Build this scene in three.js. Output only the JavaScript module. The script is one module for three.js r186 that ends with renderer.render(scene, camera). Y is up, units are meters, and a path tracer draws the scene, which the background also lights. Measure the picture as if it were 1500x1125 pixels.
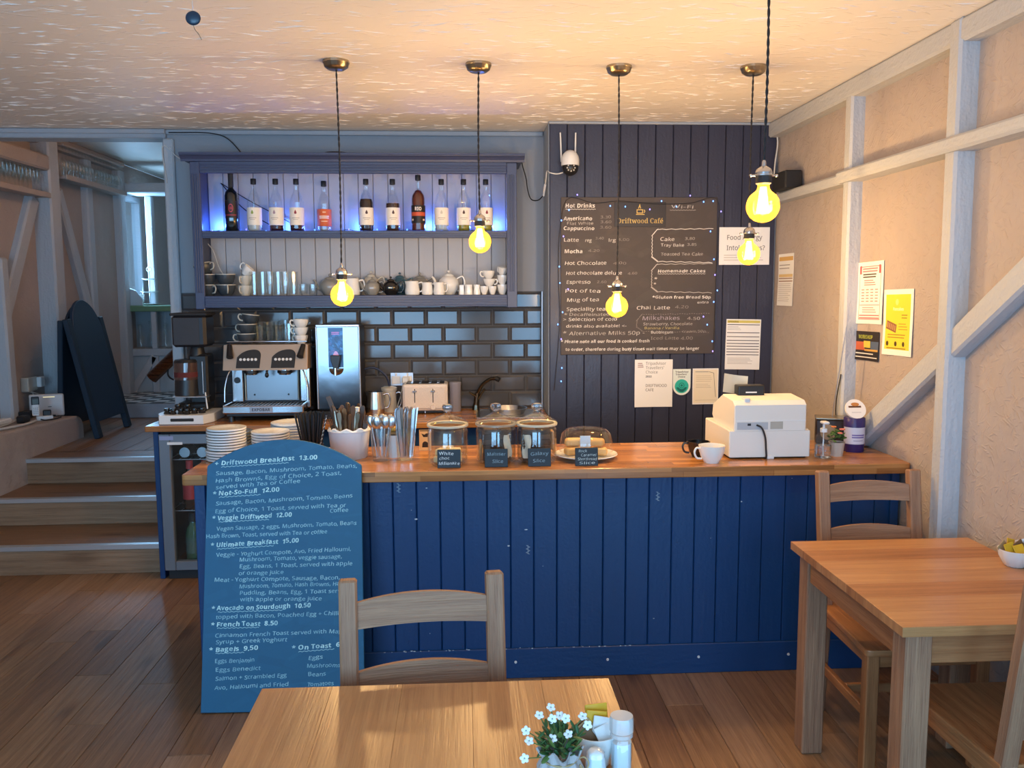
import * as THREE from 'three';
import { RoundedBoxGeometry } from 'three/addons/geometries/RoundedBoxGeometry.js';
import { mergeGeometries, mergeVertices, toCreasedNormals } from 'three/addons/utils/BufferGeometryUtils.js';
import { RectAreaLightUniformsLib } from 'three/addons/lights/RectAreaLightUniformsLib.js';

// ---------------------------------------------------------------- camera, sky, daylight, exposure
const scene = new THREE.Scene();
const camera = new THREE.PerspectiveCamera(48.455, 1500 / 1125, 0.05, 60);
camera.position.set(0, 1.65, 0);
camera.rotation.order = 'YXZ';
camera.rotation.set(-0.11, -0.056, -0.0047);
scene.background = new THREE.Color().setRGB(0.36, 0.64, 1.0);
const renderer = new THREE.WebGLRenderer({ antialias: true });
renderer.toneMapping = THREE.LinearToneMapping;
renderer.toneMappingExposure = 1.4;
renderer.shadowMap.enabled = true;
RectAreaLightUniformsLib.init();
const DAY = new THREE.Color().setRGB(0.31, 0.63, 1.0), DAYLIGHT = 5.7, HALL_DAY = 14;
const BULB = new THREE.Color().setRGB(1.0, 0.61, 0.25), BULB_POWER = 0.86;
const LED = new THREE.Color().setRGB(0.07, 0.2, 1.0);
function daylight(w, h, x, y, z, tx, ty, tz, power, name) {      // the sky's light coming in through one window opening
  const l = new THREE.RectAreaLight(DAY, power, w, h);
  l.position.set(x, y, z); l.lookAt(tx, ty, tz); l.name = name; scene.add(l);
}
daylight(2.6, 2.0, -1.32, 1.4, 1.66, -1.32, 1.4, -5, DAYLIGHT, 'wide_window_daylight');
daylight(1.1, 2.2, 1.2, 1.25, 1.66, 1.2, 1.25, -5, DAYLIGHT, 'door_daylight');
daylight(0.5, 1.0, -3.36, 2.1, -9.06, 0, 1.9, -9.06, HALL_DAY, 'back_room_window_daylight');

// ---------------------------------------------------------------- helpers
const PI = Math.PI;
let seed = 12345;
function rnd() { seed = (seed + 0x6d2b79f5) | 0; let t = Math.imul(seed ^ (seed >>> 15), 1 | seed); t = (t + Math.imul(t ^ (t >>> 7), 61 | t)) ^ t; return ((t ^ (t >>> 14)) >>> 0) / 4294967296; }
const rr = (a, b) => a + (b - a) * rnd();
const pick = (a) => a[Math.floor(rnd() * a.length)];
const taken = {};
function numbered(n) { if (taken[n] === undefined) { taken[n] = 0; return n; } taken[n]++; return n + '_' + String(taken[n]).padStart(3, '0'); }
function thing(name, label, category, [x, y, z] = [0, 0, 0], turn = 0, group) {
  const o = new THREE.Group(); o.name = numbered(name); scene.add(o);
  o.position.set(x, y, z); o.rotation.y = turn; o.userData = { label, category };
  if (group) o.userData.group = group;
  return o;
}
function P(name, geo, mat, parent, label) { const m = new THREE.Mesh(geo, mat); m.name = name; parent.add(m); if (label) m.userData.label = label; return m; }
function one(name, geo, mat, label, category, [x, y, z] = [0, 0, 0], group) {
  const m = new THREE.Mesh(geo, mat); m.name = numbered(name); scene.add(m); m.position.set(x, y, z); m.userData = { label, category };
  if (group) m.userData.group = group;
  return m;
}
function struct(name, geo, mat, label, parent) {
  const m = geo ? new THREE.Mesh(geo, mat) : new THREE.Group(); m.name = parent ? name : numbered(name); (parent || scene).add(m);
  if (!parent) m.userData = { kind: 'structure', label, category: name.split('_')[0] };
  return m;
}
function dup(o, [x, y, z], turn = 0, label, group) {
  const c = o.clone(); c.name = numbered(o.name.replace(/_\d{3}$/, '')); scene.add(c); c.position.set(x, y, z); c.rotation.set(0, turn, 0);
  c.userData = { ...o.userData }; if (label) c.userData.label = label; if (group) c.userData.group = group;
  return c;
}
const V = (x, y, z) => new THREE.Vector3(x, y, z);
const flat = (g) => (g.index ? g.toNonIndexed() : g);
function merge(list) {
  const l = list.map((g) => { const f = flat(g).clone(); for (const k of Object.keys(f.attributes)) if (!['position', 'normal', 'uv'].includes(k)) f.deleteAttribute(k); return f; });
  return mergeGeometries(l);
}
// box with chamfered edges, 44 triangles; centred on x and z, standing on y = 0 when base is true
function cb(w, h, d, c = 0.003, base = false) {
  const W = w / 2, H = h / 2, D = d / 2; c = Math.min(c, W * 0.8, H * 0.8, D * 0.8);
  const v = (sx, sy, sz, f) => [sx * (f === 0 ? W : W - c), sy * (f === 1 ? H : H - c), sz * (f === 2 ? D : D - c)];
  const pos = [], tri = (a, b, e) => {
    const n = [(b[1] - a[1]) * (e[2] - a[2]) - (b[2] - a[2]) * (e[1] - a[1]), (b[2] - a[2]) * (e[0] - a[0]) - (b[0] - a[0]) * (e[2] - a[2]), (b[0] - a[0]) * (e[1] - a[1]) - (b[1] - a[1]) * (e[0] - a[0])];
    if (n[0] * (a[0] + b[0] + e[0]) + n[1] * (a[1] + b[1] + e[1]) + n[2] * (a[2] + b[2] + e[2]) < 0) pos.push(...a, ...e, ...b); else pos.push(...a, ...b, ...e);
  }, quad = (a, b, e, f) => { tri(a, b, e); tri(a, e, f); };
  for (const s of [-1, 1]) {
    quad(v(s, -1, -1, 0), v(s, 1, -1, 0), v(s, 1, 1, 0), v(s, -1, 1, 0));
    quad(v(-1, s, -1, 1), v(1, s, -1, 1), v(1, s, 1, 1), v(-1, s, 1, 1));
    quad(v(-1, -1, s, 2), v(1, -1, s, 2), v(1, 1, s, 2), v(-1, 1, s, 2));
    for (const t of [-1, 1]) {
      quad(v(s, t, -1, 0), v(s, t, 1, 0), v(s, t, 1, 1), v(s, t, -1, 1));
      quad(v(s, -1, t, 0), v(s, 1, t, 0), v(s, 1, t, 2), v(s, -1, t, 2));
      quad(v(-1, s, t, 1), v(1, s, t, 1), v(1, s, t, 2), v(-1, s, t, 2));
      for (const q of [-1, 1]) tri(v(s, t, q, 0), v(s, t, q, 1), v(s, t, q, 2));
    }
  }
  const g = new THREE.BufferGeometry(); g.setAttribute('position', new THREE.Float32BufferAttribute(pos, 3)); g.computeVertexNormals();
  g.setAttribute('uv', new THREE.Float32BufferAttribute(new Float32Array(pos.length / 3 * 2), 2));
  if (base) g.translate(0, H, 0);
  return um(g);
}
// uv in metres: u runs along the grain axis
function um(g, grain = 'x', ou = 0, ov = 0) {
  g = flat(g); const p = g.attributes.position, uv = new Float32Array(p.count * 2), a = V(), b = V(), c = V(), n = V();
  for (let i = 0; i < p.count; i += 3) {
    a.fromBufferAttribute(p, i); b.fromBufferAttribute(p, i + 1); c.fromBufferAttribute(p, i + 2);
    n.copy(b).sub(a).cross(c.clone().sub(a)); const ax = Math.abs(n.x), ay = Math.abs(n.y), az = Math.abs(n.z);
    const k = ax >= ay && ax >= az ? 'x' : ay >= az ? 'y' : 'z', rest = ['x', 'y', 'z'].filter((q) => q !== k);
    const [U, W] = rest.includes(grain) ? [grain, rest.find((q) => q !== grain)] : rest;
    [a, b, c].forEach((q, j) => { uv[(i + j) * 2] = q[U] + ou; uv[(i + j) * 2 + 1] = q[W] + ov; });
  }
  g.setAttribute('uv', new THREE.Float32BufferAttribute(uv, 2)); return g;
}
const at = (g, x, y, z) => g.clone().translate(x, y, z);
// box given by its limits
function bx(x0, x1, y0, y1, z0, z1, c = 0.003, grain = 'x') { const g = cb(x1 - x0, y1 - y0, z1 - z0, c); g.translate((x0 + x1) / 2, (y0 + y1) / 2, (z0 + z1) / 2); return um(g, grain); }
function lathe(pts, seg = 32, smoothAngle = 0.7) { return toCreasedNormals(new THREE.LatheGeometry(pts.map(([r, y]) => new THREE.Vector2(r, y)), seg), smoothAngle); }
function tube(pts, r, seg = 24, rad = 8, closed = false) { return new THREE.TubeGeometry(new THREE.CatmullRomCurve3(pts.map((p) => V(...p)), closed), seg, r, rad, closed); }
function rod(a, b, r0, r1 = r0, n = 12) {
  const A = V(...a), B = V(...b), g = new THREE.CylinderGeometry(r1, r0, A.distanceTo(B), n); g.translate(0, A.distanceTo(B) / 2, 0);
  g.applyQuaternion(new THREE.Quaternion().setFromUnitVectors(V(0, 1, 0), B.clone().sub(A).normalize())); g.translate(...a); return g;
}
function cyl(r0, r1, h, y = 0, n = 32) { const g = new THREE.CylinderGeometry(r1, r0, h, n); g.translate(0, y + h / 2, 0); return toCreasedNormals(g, 0.7); }
function ext(pts, depth, bevel = 0, curve = 12) {
  const s = pts instanceof THREE.Shape ? pts : new THREE.Shape(pts.map(([x, y]) => new THREE.Vector2(x, y)));
  return new THREE.ExtrudeGeometry(s, { depth, bevelEnabled: bevel > 0, bevelSize: bevel, bevelThickness: bevel, bevelSegments: 1, curveSegments: curve });
}
const ball = (r, sx = 1, sy = 1, sz = 1, n = 20) => { const g = new THREE.SphereGeometry(r, n, Math.round(n * 0.7)); g.scale(sx, sy, sz); return g; };
// beam between two points with a rectangular section, chamfered; side = direction of the section's width
function beam(a, b, w, t, side = [1, 0, 0], c = 0.008, ou = 0) {
  const A = V(...a), B = V(...b), L = A.distanceTo(B), g = um(cb(L, w, t, c), 'x', ou, ou * 0.37), x = B.clone().sub(A).normalize(), z = V(...side).sub(x.clone().multiplyScalar(x.dot(V(...side)))).normalize(), y = z.clone().cross(x);
  g.applyMatrix4(new THREE.Matrix4().makeBasis(x, y, z)); g.translate((A.x + B.x) / 2, (A.y + B.y) / 2, (A.z + B.z) / 2); return g;
}

// ---------------------------------------------------------------- noise and textures
function hash(x, y, s) { let h = Math.imul(x, 374761393) + Math.imul(y, 668265263) + Math.imul(s, 1274126177); h = Math.imul(h ^ (h >>> 13), 1274126177); return ((h ^ (h >>> 16)) >>> 0) / 4294967296; }
function vn(x, y, px, py, s) {   // periodic value noise
  const xi = Math.floor(x), yi = Math.floor(y), fx = x - xi, fy = y - yi, u = fx * fx * (3 - 2 * fx), v = fy * fy * (3 - 2 * fy), m = (a, n) => ((a % n) + n) % n;
  const h = (i, j) => hash(m(xi + i, px), m(yi + j, py), s);
  return (h(0, 0) * (1 - u) + h(1, 0) * u) * (1 - v) + (h(0, 1) * (1 - u) + h(1, 1) * u) * v;
}
function fbm(x, y, fx, fy, s, oct = 4) { let t = 0, a = 0.5, n = 0; for (let o = 0; o < oct; o++) { t += a * vn(x * fx, y * fy, fx, fy, s + o); n += a; a *= 0.5; fx *= 2; fy *= 2; } return t / n; }
function data(w, h, fn, srgb, sx = 1, sy = 1) {
  const d = new Uint8Array(w * h * 4);
  for (let j = 0; j < h; j++) for (let i = 0; i < w; i++) { const c = fn(i / w, j / h), o = (j * w + i) * 4; for (let k = 0; k < 3; k++) d[o + k] = Math.max(0, Math.min(255, (Array.isArray(c) ? c[k] : c) * 255)); d[o + 3] = 255; }
  const t = new THREE.DataTexture(d, w, h); t.wrapS = t.wrapT = THREE.RepeatWrapping; t.magFilter = THREE.LinearFilter; t.minFilter = THREE.LinearMipmapLinearFilter; t.generateMipmaps = true;
  if (srgb) t.colorSpace = THREE.SRGBColorSpace; t.repeat.set(1 / sx, 1 / sy); t.needsUpdate = true; return t;
}
const mix = (a, b, t) => a.map((v, i) => v + (b[i] - v) * t), clamp = (x) => Math.max(0, Math.min(1, x)), hex = (h) => [(h >> 16 & 255) / 255, (h >> 8 & 255) / 255, (h & 255) / 255];
function wood(light, dark, s, size = 512, L = 1.2, W = 0.4, contrast = 1, knots = 0) {
  const a = hex(light), b = hex(dark), ks = []; let k0 = s * 7919;
  for (let k = 0; k < knots; k++) ks.push([hash(k0, k, 3), hash(k0, k, 4), 0.6 + hash(k0, k, 5)]);
  const f = (u, v) => {
    let w = 0; for (const [ku, kv, kr] of ks) { const du = (u - ku) * L / 0.09, dv = (v - kv) * W / 0.03, q = Math.exp(-(du * du + dv * dv) / kr); w += q; }
    const warp = v + 0.035 * (fbm(u, v, 3, 4, s, 3) - 0.5) + 0.02 * w, ring = 0.5 + 0.5 * Math.sin(2 * PI * (warp * 9 + 1.6 * fbm(u, warp, 2, 8, s + 9, 3)));
    const fine = fbm(u, v, 10, 150, s + 20, 3), pore = fbm(u, v, 24, 220, s + 40, 2), blot = fbm(u, v, 3, 4, s + 60, 3);
    return clamp(0.5 + contrast * (0.2 * (ring - 0.5) + 0.55 * (fine - 0.5) + 0.5 * (blot - 0.5) + (pore > 0.66 ? 0.13 : 0)) + 0.55 * w);
  };
  return { map: data(size, size, (u, v) => mix(a, b, f(u, v)), true, L, W), bumpMap: data(size / 2, size / 2, (u, v) => 1 - f(u, v), false, L, W) };
}
function canvas(w, h, fn) { const c = document.createElement('canvas'); c.width = w; c.height = h; fn(c.getContext('2d'), w, h); const t = new THREE.CanvasTexture(c); t.colorSpace = THREE.SRGBColorSpace; t.anisotropy = 8; return t; }
const std = (o) => new THREE.MeshStandardMaterial(o), phy = (o) => new THREE.MeshPhysicalMaterial(o);
const rgb = (r, g, b) => new THREE.Color().setRGB(r, g, b);
// text with the wobble of a hand
function hand(c, text, x, y, size, color, { bold = false, slant = -0.08, gap = 1, wob = 1, rise = 0, w = 0, serif = false } = {}) {
  c.font = (bold ? 'bold ' : '') + size + 'px ' + (serif ? 'serif' : 'sans-serif'); c.fillStyle = color; c.textBaseline = 'alphabetic';
  let natural = 0; for (const ch of text) natural += c.measureText(ch).width * gap; const k = w ? w / natural : 1; let px = x;
  for (const ch of text) { c.save(); c.translate(px, y + rise * (px - x) + rr(-1, 1) * size * 0.035 * wob); c.rotate(rr(-0.09, 0.09) * wob); c.transform(k, 0, slant, 1, 0, 0); c.globalAlpha = rr(0.75, 1); c.fillText(ch, 0, 0); c.restore(); px += c.measureText(ch).width * gap * k; }
  return px;
}
function wavy(c, x0, x1, y, color, amp = 2, lw = 2, rise = 0) { c.strokeStyle = color; c.lineWidth = lw; c.beginPath(); for (let x = x0; x <= x1; x += 3) { const yy = y + rise * (x - x0) + amp * Math.sin(x * 0.25 + y); x === x0 ? c.moveTo(x, yy) : c.lineTo(x, yy); } c.stroke(); }

// ---------------------------------------------------------------- materials
const tNoise = data(256, 256, (u, v) => 0.35 + 0.3 * fbm(u, v, 6, 6, 3, 5) + 0.15 * fbm(u, v, 60, 60, 5, 2), false, 0.6, 0.6);
const tSmear = data(256, 256, (u, v) => 0.55 + 0.45 * fbm(u, v, 4, 5, 13, 5), false, 0.9, 0.9);
const tPaintBump = data(256, 256, (u, v) => 0.6 * fbm(u, v, 8, 40, 17, 3) + 0.4 * fbm(u, v, 60, 60, 19, 2), false, 0.5, 0.5);
// comb and trowel plaster: many short raised strokes
function strokes(n, s, size, len, thick, wild) {
  const a = new Float32Array(size * size); let q = s; const r = () => hash(q++, 77, s);
  for (let k = 0; k < n; k++) {
    let x = r() * size, y = r() * size, d = (r() - 0.5) * wild, L = len * (0.4 + r()), bend = (r() - 0.5) * 0.05, hgt = 0.35 + 0.65 * r(), t = thick * (0.6 + 0.8 * r());
    for (let i = 0; i < L; i++) {
      x += Math.cos(d); y += Math.sin(d); d += bend * 0.3; const amp = hgt * Math.sin(PI * i / L);
      for (let o = -3; o <= 3; o++) { const yy = ((Math.round(y) + o) % size + size) % size, xx = ((Math.round(x)) % size + size) % size, f = amp * Math.exp(-((o / t) ** 2)); if (f > a[yy * size + xx]) a[yy * size + xx] = f; }
    }
  }
  return a;
}
const aA = strokes(900, 5, 1024, 40, 1.3, 1.1), aW = strokes(1100, 9, 512, 26, 1.6, 6.3);
const tArtex = data(1024, 1024, (u, v) => clamp(0.9 * aA[Math.floor(v * 1024) * 1024 + Math.floor(u * 1024)] + 0.1 * fbm(u, v, 30, 50, 31, 3)), false, 1.7, 1.7);
const tPlaster = data(512, 512, (u, v) => clamp(0.24 * aW[Math.floor(v * 512) * 512 + Math.floor(u * 512)] + 0.76 * fbm(u, v, 12, 12, 37, 5)), false, 0.8, 0.8);
const tPlasterCol = data(256, 256, (u, v) => mix([0.80, 0.76, 0.735], [0.87, 0.84, 0.81], fbm(u, v, 5, 5, 41, 5)), true, 1.9, 1.9);
const wOak = wood(0xcf9963, 0xa06b40, 1, 512, 1.1, 0.34, 0.9, 1), wOak2 = wood(0xbf8656, 0x86532f, 2, 512, 1.1, 0.34, 1.0, 0), wOakGrey = wood(0xb68b69, 0x7e5740, 3, 512, 1.0, 0.3, 1.0, 0);
const wFloor = [wood(0xa9835f, 0x6a4a30, 11, 512, 1.25, 0.31, 0.95, 2), wood(0xa17a55, 0x65462e, 12, 512, 1.25, 0.31, 0.95, 1), wood(0xac896a, 0x73543c, 13, 512, 1.25, 0.31, 0.9, 1), wood(0x9b7452, 0x5f412a, 14, 512, 1.25, 0.31, 0.95, 2)];
const wBlock = wood(0xc38a52, 0x85532b, 21, 512, 0.9, 0.3, 0.8, 0);
const MAT = {
  ceiling: std({ color: rgb(0.86, 0.79, 0.72), roughness: 0.55, bumpMap: tArtex, bumpScale: 0.004 }),
  plaster: std({ map: tPlasterCol, color: rgb(0.66, 0.605, 0.585), roughness: 0.8, bumpMap: tPlaster, bumpScale: 0.009 }),
  timber: std({ color: rgb(0.47, 0.48, 0.50), roughness: 0.62, bumpMap: tPaintBump, bumpScale: 0.004 }),
  wallGrey: std({ color: rgb(0.31, 0.32, 0.345), roughness: 0.6, bumpMap: tNoise, bumpScale: 0.001 }),
  trimGrey: std({ color: rgb(0.34, 0.375, 0.425), roughness: 0.55, bumpMap: tPaintBump, bumpScale: 0.002 }),
  navy: std({ color: rgb(0.031, 0.033, 0.06), roughness: 0.5, bumpMap: tPaintBump, bumpScale: 0.001, roughnessMap: tSmear }),
  slate: std({ color: rgb(0.05, 0.064, 0.13), roughness: 0.42, bumpMap: tPaintBump, bumpScale: 0.001 }),
  boards: std({ color: rgb(0.42, 0.42, 0.45), roughness: 0.55, bumpMap: tPaintBump, bumpScale: 0.001 }),
  counter: std({ color: rgb(0.003, 0.04, 0.135), roughness: 0.42, bumpMap: tPaintBump, bumpScale: 0.001 }),
  oak: std({ ...wOak, roughness: 0.3, bumpScale: 0.0005 }), oak2: std({ ...wOak2, roughness: 0.45, bumpScale: 0.0012 }), oakGrey: std({ ...wOakGrey, roughness: 0.6, bumpScale: 0.002 }),
  floor: wFloor.map((w) => std({ ...w, roughness: 0.42, bumpScale: 0.0016 })),
  block: [0xffffff, 0xe9d3b8, 0xd2b08a, 0xfff0dc].map((c) => std({ ...wBlock, color: new THREE.Color(c), roughness: 0.36, bumpScale: 0.0006 })),
  steel: std({ color: rgb(0.62, 0.63, 0.65), metalness: 1, roughness: 0.22, roughnessMap: null }),
  steelRough: std({ color: rgb(0.58, 0.58, 0.60), metalness: 1, roughness: 0.36 }),
  chrome: std({ color: rgb(0.72, 0.72, 0.74), metalness: 1, roughness: 0.1 }),
  antique: std({ color: rgb(0.42, 0.36, 0.27), metalness: 1, roughness: 0.28 }),
  black: std({ color: rgb(0.012, 0.012, 0.014), roughness: 0.4 }), blackMatt: std({ color: rgb(0.016, 0.016, 0.018), roughness: 0.7 }),
  white: std({ color: rgb(0.74, 0.74, 0.73), roughness: 0.35 }), china: phy({ color: rgb(0.78, 0.77, 0.74), roughness: 0.16, clearcoat: 0.6, clearcoatRoughness: 0.1 }),
  chinaBlack: phy({ color: rgb(0.010, 0.009, 0.009), roughness: 0.18, clearcoat: 0.5 }), chinaSlate: phy({ color: rgb(0.045, 0.055, 0.065), roughness: 0.3, clearcoat: 0.3 }),
  chinaGrey: phy({ color: rgb(0.24, 0.235, 0.215), roughness: 0.28, clearcoat: 0.4 }), chinaCream: phy({ color: rgb(0.55, 0.52, 0.45), roughness: 0.22, clearcoat: 0.4 }), chinaTeal: phy({ color: rgb(0.05, 0.11, 0.15), roughness: 0.25, clearcoat: 0.4 }),
  glass: phy({ color: rgb(0.95, 0.97, 0.97), transmission: 1, roughness: 0.03, ior: 1.65, thickness: 0 }),
  pane: phy({ color: rgb(0.92, 0.96, 0.97), transmission: 1, roughness: 0.02, ior: 1.5, thickness: 0 }),
  paper: std({ color: rgb(0.80, 0.79, 0.77), roughness: 0.8 }), wire: std({ color: rgb(0.015, 0.012, 0.012), roughness: 0.6 }), wireWhite: std({ color: rgb(0.62, 0.6, 0.57), roughness: 0.5 }),
};
MAT.glass.side = THREE.DoubleSide;
// ---------------------------------------------------------------- room shell
const XR = 1.87, XL = -3.4, ZB = -5.4, ZF = 1.7, CE = 2.62, UP1 = 0.51, UP2 = 0.635, HC = 2.92;
{ // floor of laminate planks
  const f = struct('floor', null, null, 'brown oak laminate plank floor of the café');
  P('subfloor', um(bx(XL, XR, -0.12, -0.0125, ZB, ZF, 0.001)), MAT.blackMatt, f);
  const pw = 0.155;
  for (let i = 0; i < 34; i++) {
    const x0 = XL + i * pw, x1 = Math.min(XR, x0 + pw), start = ZF + [0.35, 0.78, 0.1, 0.95, 0.55][i % 5] + 0.07 * (i % 3);
    for (let k = 0; k < 8; k++) {
      const z1 = Math.min(ZF, start - k * 1.25), z0 = Math.max(ZB, start - (k + 1) * 1.25); if (z1 - z0 < 0.03) continue;
      const g = cb(x1 - x0 - 0.0012, 0.0125, z1 - z0 - 0.0012, 0.0016); g.translate((x0 + x1) / 2, -0.0063, (z0 + z1) / 2);
      P('plank', um(g, 'z', rr(0, 3), rr(0, 3)), pick(MAT.floor), f);
    }
  }
}
{ // ceiling with the short raised strokes of its combed plaster
  const c = struct('ceiling', um(bx(XL, XR, CE, CE + 0.1, ZB, ZF, 0.001)), MAT.ceiling, 'cream ceiling with combed plaster texture'), pos = [];
  for (let k = 0; k < 2600; k++) {
    const x = rr(XL + 0.05, XR - 0.12), z = rr(ZB + 0.05, -1.2), a = rr(-1, 1) * rr(0, 0.75), L = rr(0.018, 0.058), w = rr(0.0016, 0.003), h = rr(0.0016, 0.0036), cx = Math.cos(a), cz = Math.sin(a), q = rr(-0.3, 0.3) * L, y = CE + 0.0002;
    const A = [x - cx * L, y, z - cz * L], B = [x + cx * L, y, z + cz * L], N = [x + cx * q - cz * w, y, z + cz * q + cx * w], S = [x + cx * q + cz * w, y, z + cz * q - cx * w], T = [x + cx * q, y - h, z + cz * q];
    pos.push(...A, ...T, ...N, ...N, ...T, ...B, ...B, ...T, ...S, ...S, ...T, ...A);
  }
  const g = new THREE.BufferGeometry(); g.setAttribute('position', new THREE.Float32BufferAttribute(pos, 3)); g.computeVertexNormals(); const m = P('plaster_strokes', um(g), MAT.ceiling, c, 'short raised strokes in the ceiling plaster'); m.userData.kind = 'stuff';
}
{ // right wall: plaster between painted timbers
  const w = struct('wall_right', null, null, 'plastered wall with pale blue painted timber framing');
  P('plaster', um(bx(XR, XR + 0.14, 0, CE, ZB, ZF, 0.001), 'z'), MAT.plaster, w);
  const T = (n, a, b, wd, t, ou) => P(n, beam(a, b, wd, t, [1, 0, 0], 0.01, ou), MAT.timber, w);
  T('timber_post', [XR - 0.01, 0, -3.99], [XR - 0.01, CE, -4.01], 0.07, 0.11, 1.1);
  T('timber_post', [XR - 0.01, 0, -3.10], [XR - 0.01, CE, -3.13], 0.075, 0.13, 2.3);
  T('timber_post', [XR - 0.01, 0, -1.75], [XR - 0.01, CE, -1.75], 0.08, 0.13, 3.7);
  T('timber_post', [XR - 0.01, 0, -0.2], [XR - 0.01, CE, -0.2], 0.08, 0.13, 4.9);
  T('timber_brace', [XR - 0.005, 0.96, -3.83], [XR - 0.005, 2.14, -2.02], 0.098, 0.105, 5.3);
  T('sole_plate', [XR - 0.005, 0.07, -3.4], [XR - 0.005, 0.07, ZF], 0.12, 0.09, 7.9);
  T('ledge_rail', [XR - 0.03, 2.168, ZB + 0.34], [XR - 0.03, 2.168, -4.06], 0.05, 0.09, 8.3);
  T('ledge_rail', [XR - 0.035, 2.172, -4.06], [XR - 0.035, 2.172, ZF], 0.055, 0.12, 9.7);
  T('top_plate', [XR - 0.02, CE - 0.045, ZB + 0.34], [XR - 0.02, CE - 0.045, ZF], 0.085, 0.1, 10.9);
}
{ // back wall, painted, with grey metro tiles above the worktop
  const w = struct('wall_back', null, null, 'slate grey painted back wall with metro tiled splashback');
  P('painted_wall', um(bx(-1.78, XR, 0, HC, ZB - 0.12, ZB, 0.001)), MAT.wallGrey, w);
  P('cornice_strip', bx(-1.78, 0.5, CE - 0.03, CE - 0.002, ZB, ZB + 0.02, 0.004), MAT.trimGrey, w);
  const grout = std({ color: rgb(0.11, 0.108, 0.11), roughness: 0.85 });
  P('grout_bed', bx(-1.74, 0.5, 0.9, 1.64, ZB, ZB + 0.006, 0.001), grout, w);
  const tones = [[0.078, 0.075, 0.077], [0.086, 0.083, 0.085], [0.070, 0.068, 0.071]].map((c) => phy({ color: rgb(...c), roughness: 0.16, roughnessMap: tSmear, ior: 1.55 }));
  const tile = (tw, th) => { const a = 0.004, b = 0.0125, t = 0.013, W = tw / 2, H = th / 2, o = [[-W, -H], [W, -H], [W, H], [-W, H]], n = [[-W + b, -H + b], [W - b, -H + b], [W - b, H - b], [-W + b, H - b]], p = [];
    const v = (q, z) => [q[0], q[1], z]; for (let k = 0; k < 4; k++) { const m = (k + 1) % 4; p.push(...v(o[k], a), ...v(o[m], a), ...v(n[m], t), ...v(o[k], a), ...v(n[m], t), ...v(n[k], t), ...v(o[k], 0), ...v(o[m], 0), ...v(o[m], a), ...v(o[k], 0), ...v(o[m], a), ...v(o[k], a)); }
    p.push(...v(n[0], t), ...v(n[1], t), ...v(n[2], t), ...v(n[0], t), ...v(n[2], t), ...v(n[3], t));
    const g = new THREE.BufferGeometry(); g.setAttribute('position', new THREE.Float32BufferAttribute(p, 3)); g.computeVertexNormals(); return um(g); };
  const full = tile(0.2045, 0.1), cut = {};
  for (let r = 0; r < 7; r++) for (let k = 0; k < 13; k++) {
    const a = -0.444 - 0.2088 * 7 + (r % 2 ? 0 : -0.1) + k * 0.2088, x0 = Math.max(-1.735, a), x1 = Math.min(0.497, a + 0.2045); if (x1 - x0 < 0.028) continue;
    const key = (x1 - x0).toFixed(3), g = x1 - x0 > 0.2 ? full : (cut[key] = cut[key] || tile(x1 - x0, 0.1));
    const m = P('tile', g, tones[Math.floor(rnd() * 3)], w); m.position.set((x0 + x1) / 2, 0.955 + r * 0.1045, ZB + 0.005); m.rotation.set(rr(-1, 1) * 0.006, rr(-1, 1) * 0.006, 0);
  }
  P('edge_trim', bx(0.488, 0.5, 0.9, 1.64, ZB, ZB + 0.02, 0.002), MAT.steelRough, w);
}
{ // navy boarded chimney breast
  const w = struct('wall_navy', null, null, 'navy tongue and groove boarded wall behind the till');
  P('carcass', bx(0.505, XR, 0, CE, ZB, -5.085, 0.002, 'y'), MAT.trimGrey, w);
  let x = 0.508, k = 0; while (x < XR - 0.03) { const x1 = Math.min(XR - 0.012, x + 0.1042); P('board', um(at(cb(x1 - x - 0.0025, CE - 0.02, 0.022, 0.004), (x + x1) / 2, CE / 2, -5.071), 'y', k * 0.7, k), MAT.navy, w); x += 0.1042; k++; }
  P('top_bead', bx(0.505, XR - 0.012, CE - 0.016, CE - 0.002, -5.085, -5.048, 0.003), MAT.trimGrey, w);
}
{ // beam and post framing the opening to the raised hall
  const t = struct('trim_1', null, null, 'grey painted beam across the opening to the raised hall');
  P('beam', bx(XL, -1.78, 2.565, CE, ZB - 0.12, ZB + 0.03, 0.006), MAT.trimGrey, t); P('fillet', bx(XL, -1.78, 2.59, CE - 0.002, ZB + 0.03, ZB + 0.045, 0.004), MAT.trimGrey, t);
  P('infill', bx(XL, -1.78, CE, HC, ZB - 0.1, ZB, 0.002), MAT.plaster, t);
  const p = struct('trim_2', null, null, 'pale grey painted post at the end of the tiled wall');
  P('post', bx(-1.8, -1.735, 0.45, 2.566, ZB - 0.12, ZB + 0.03, 0.008, 'y'), MAT.timber, p);
}
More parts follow.
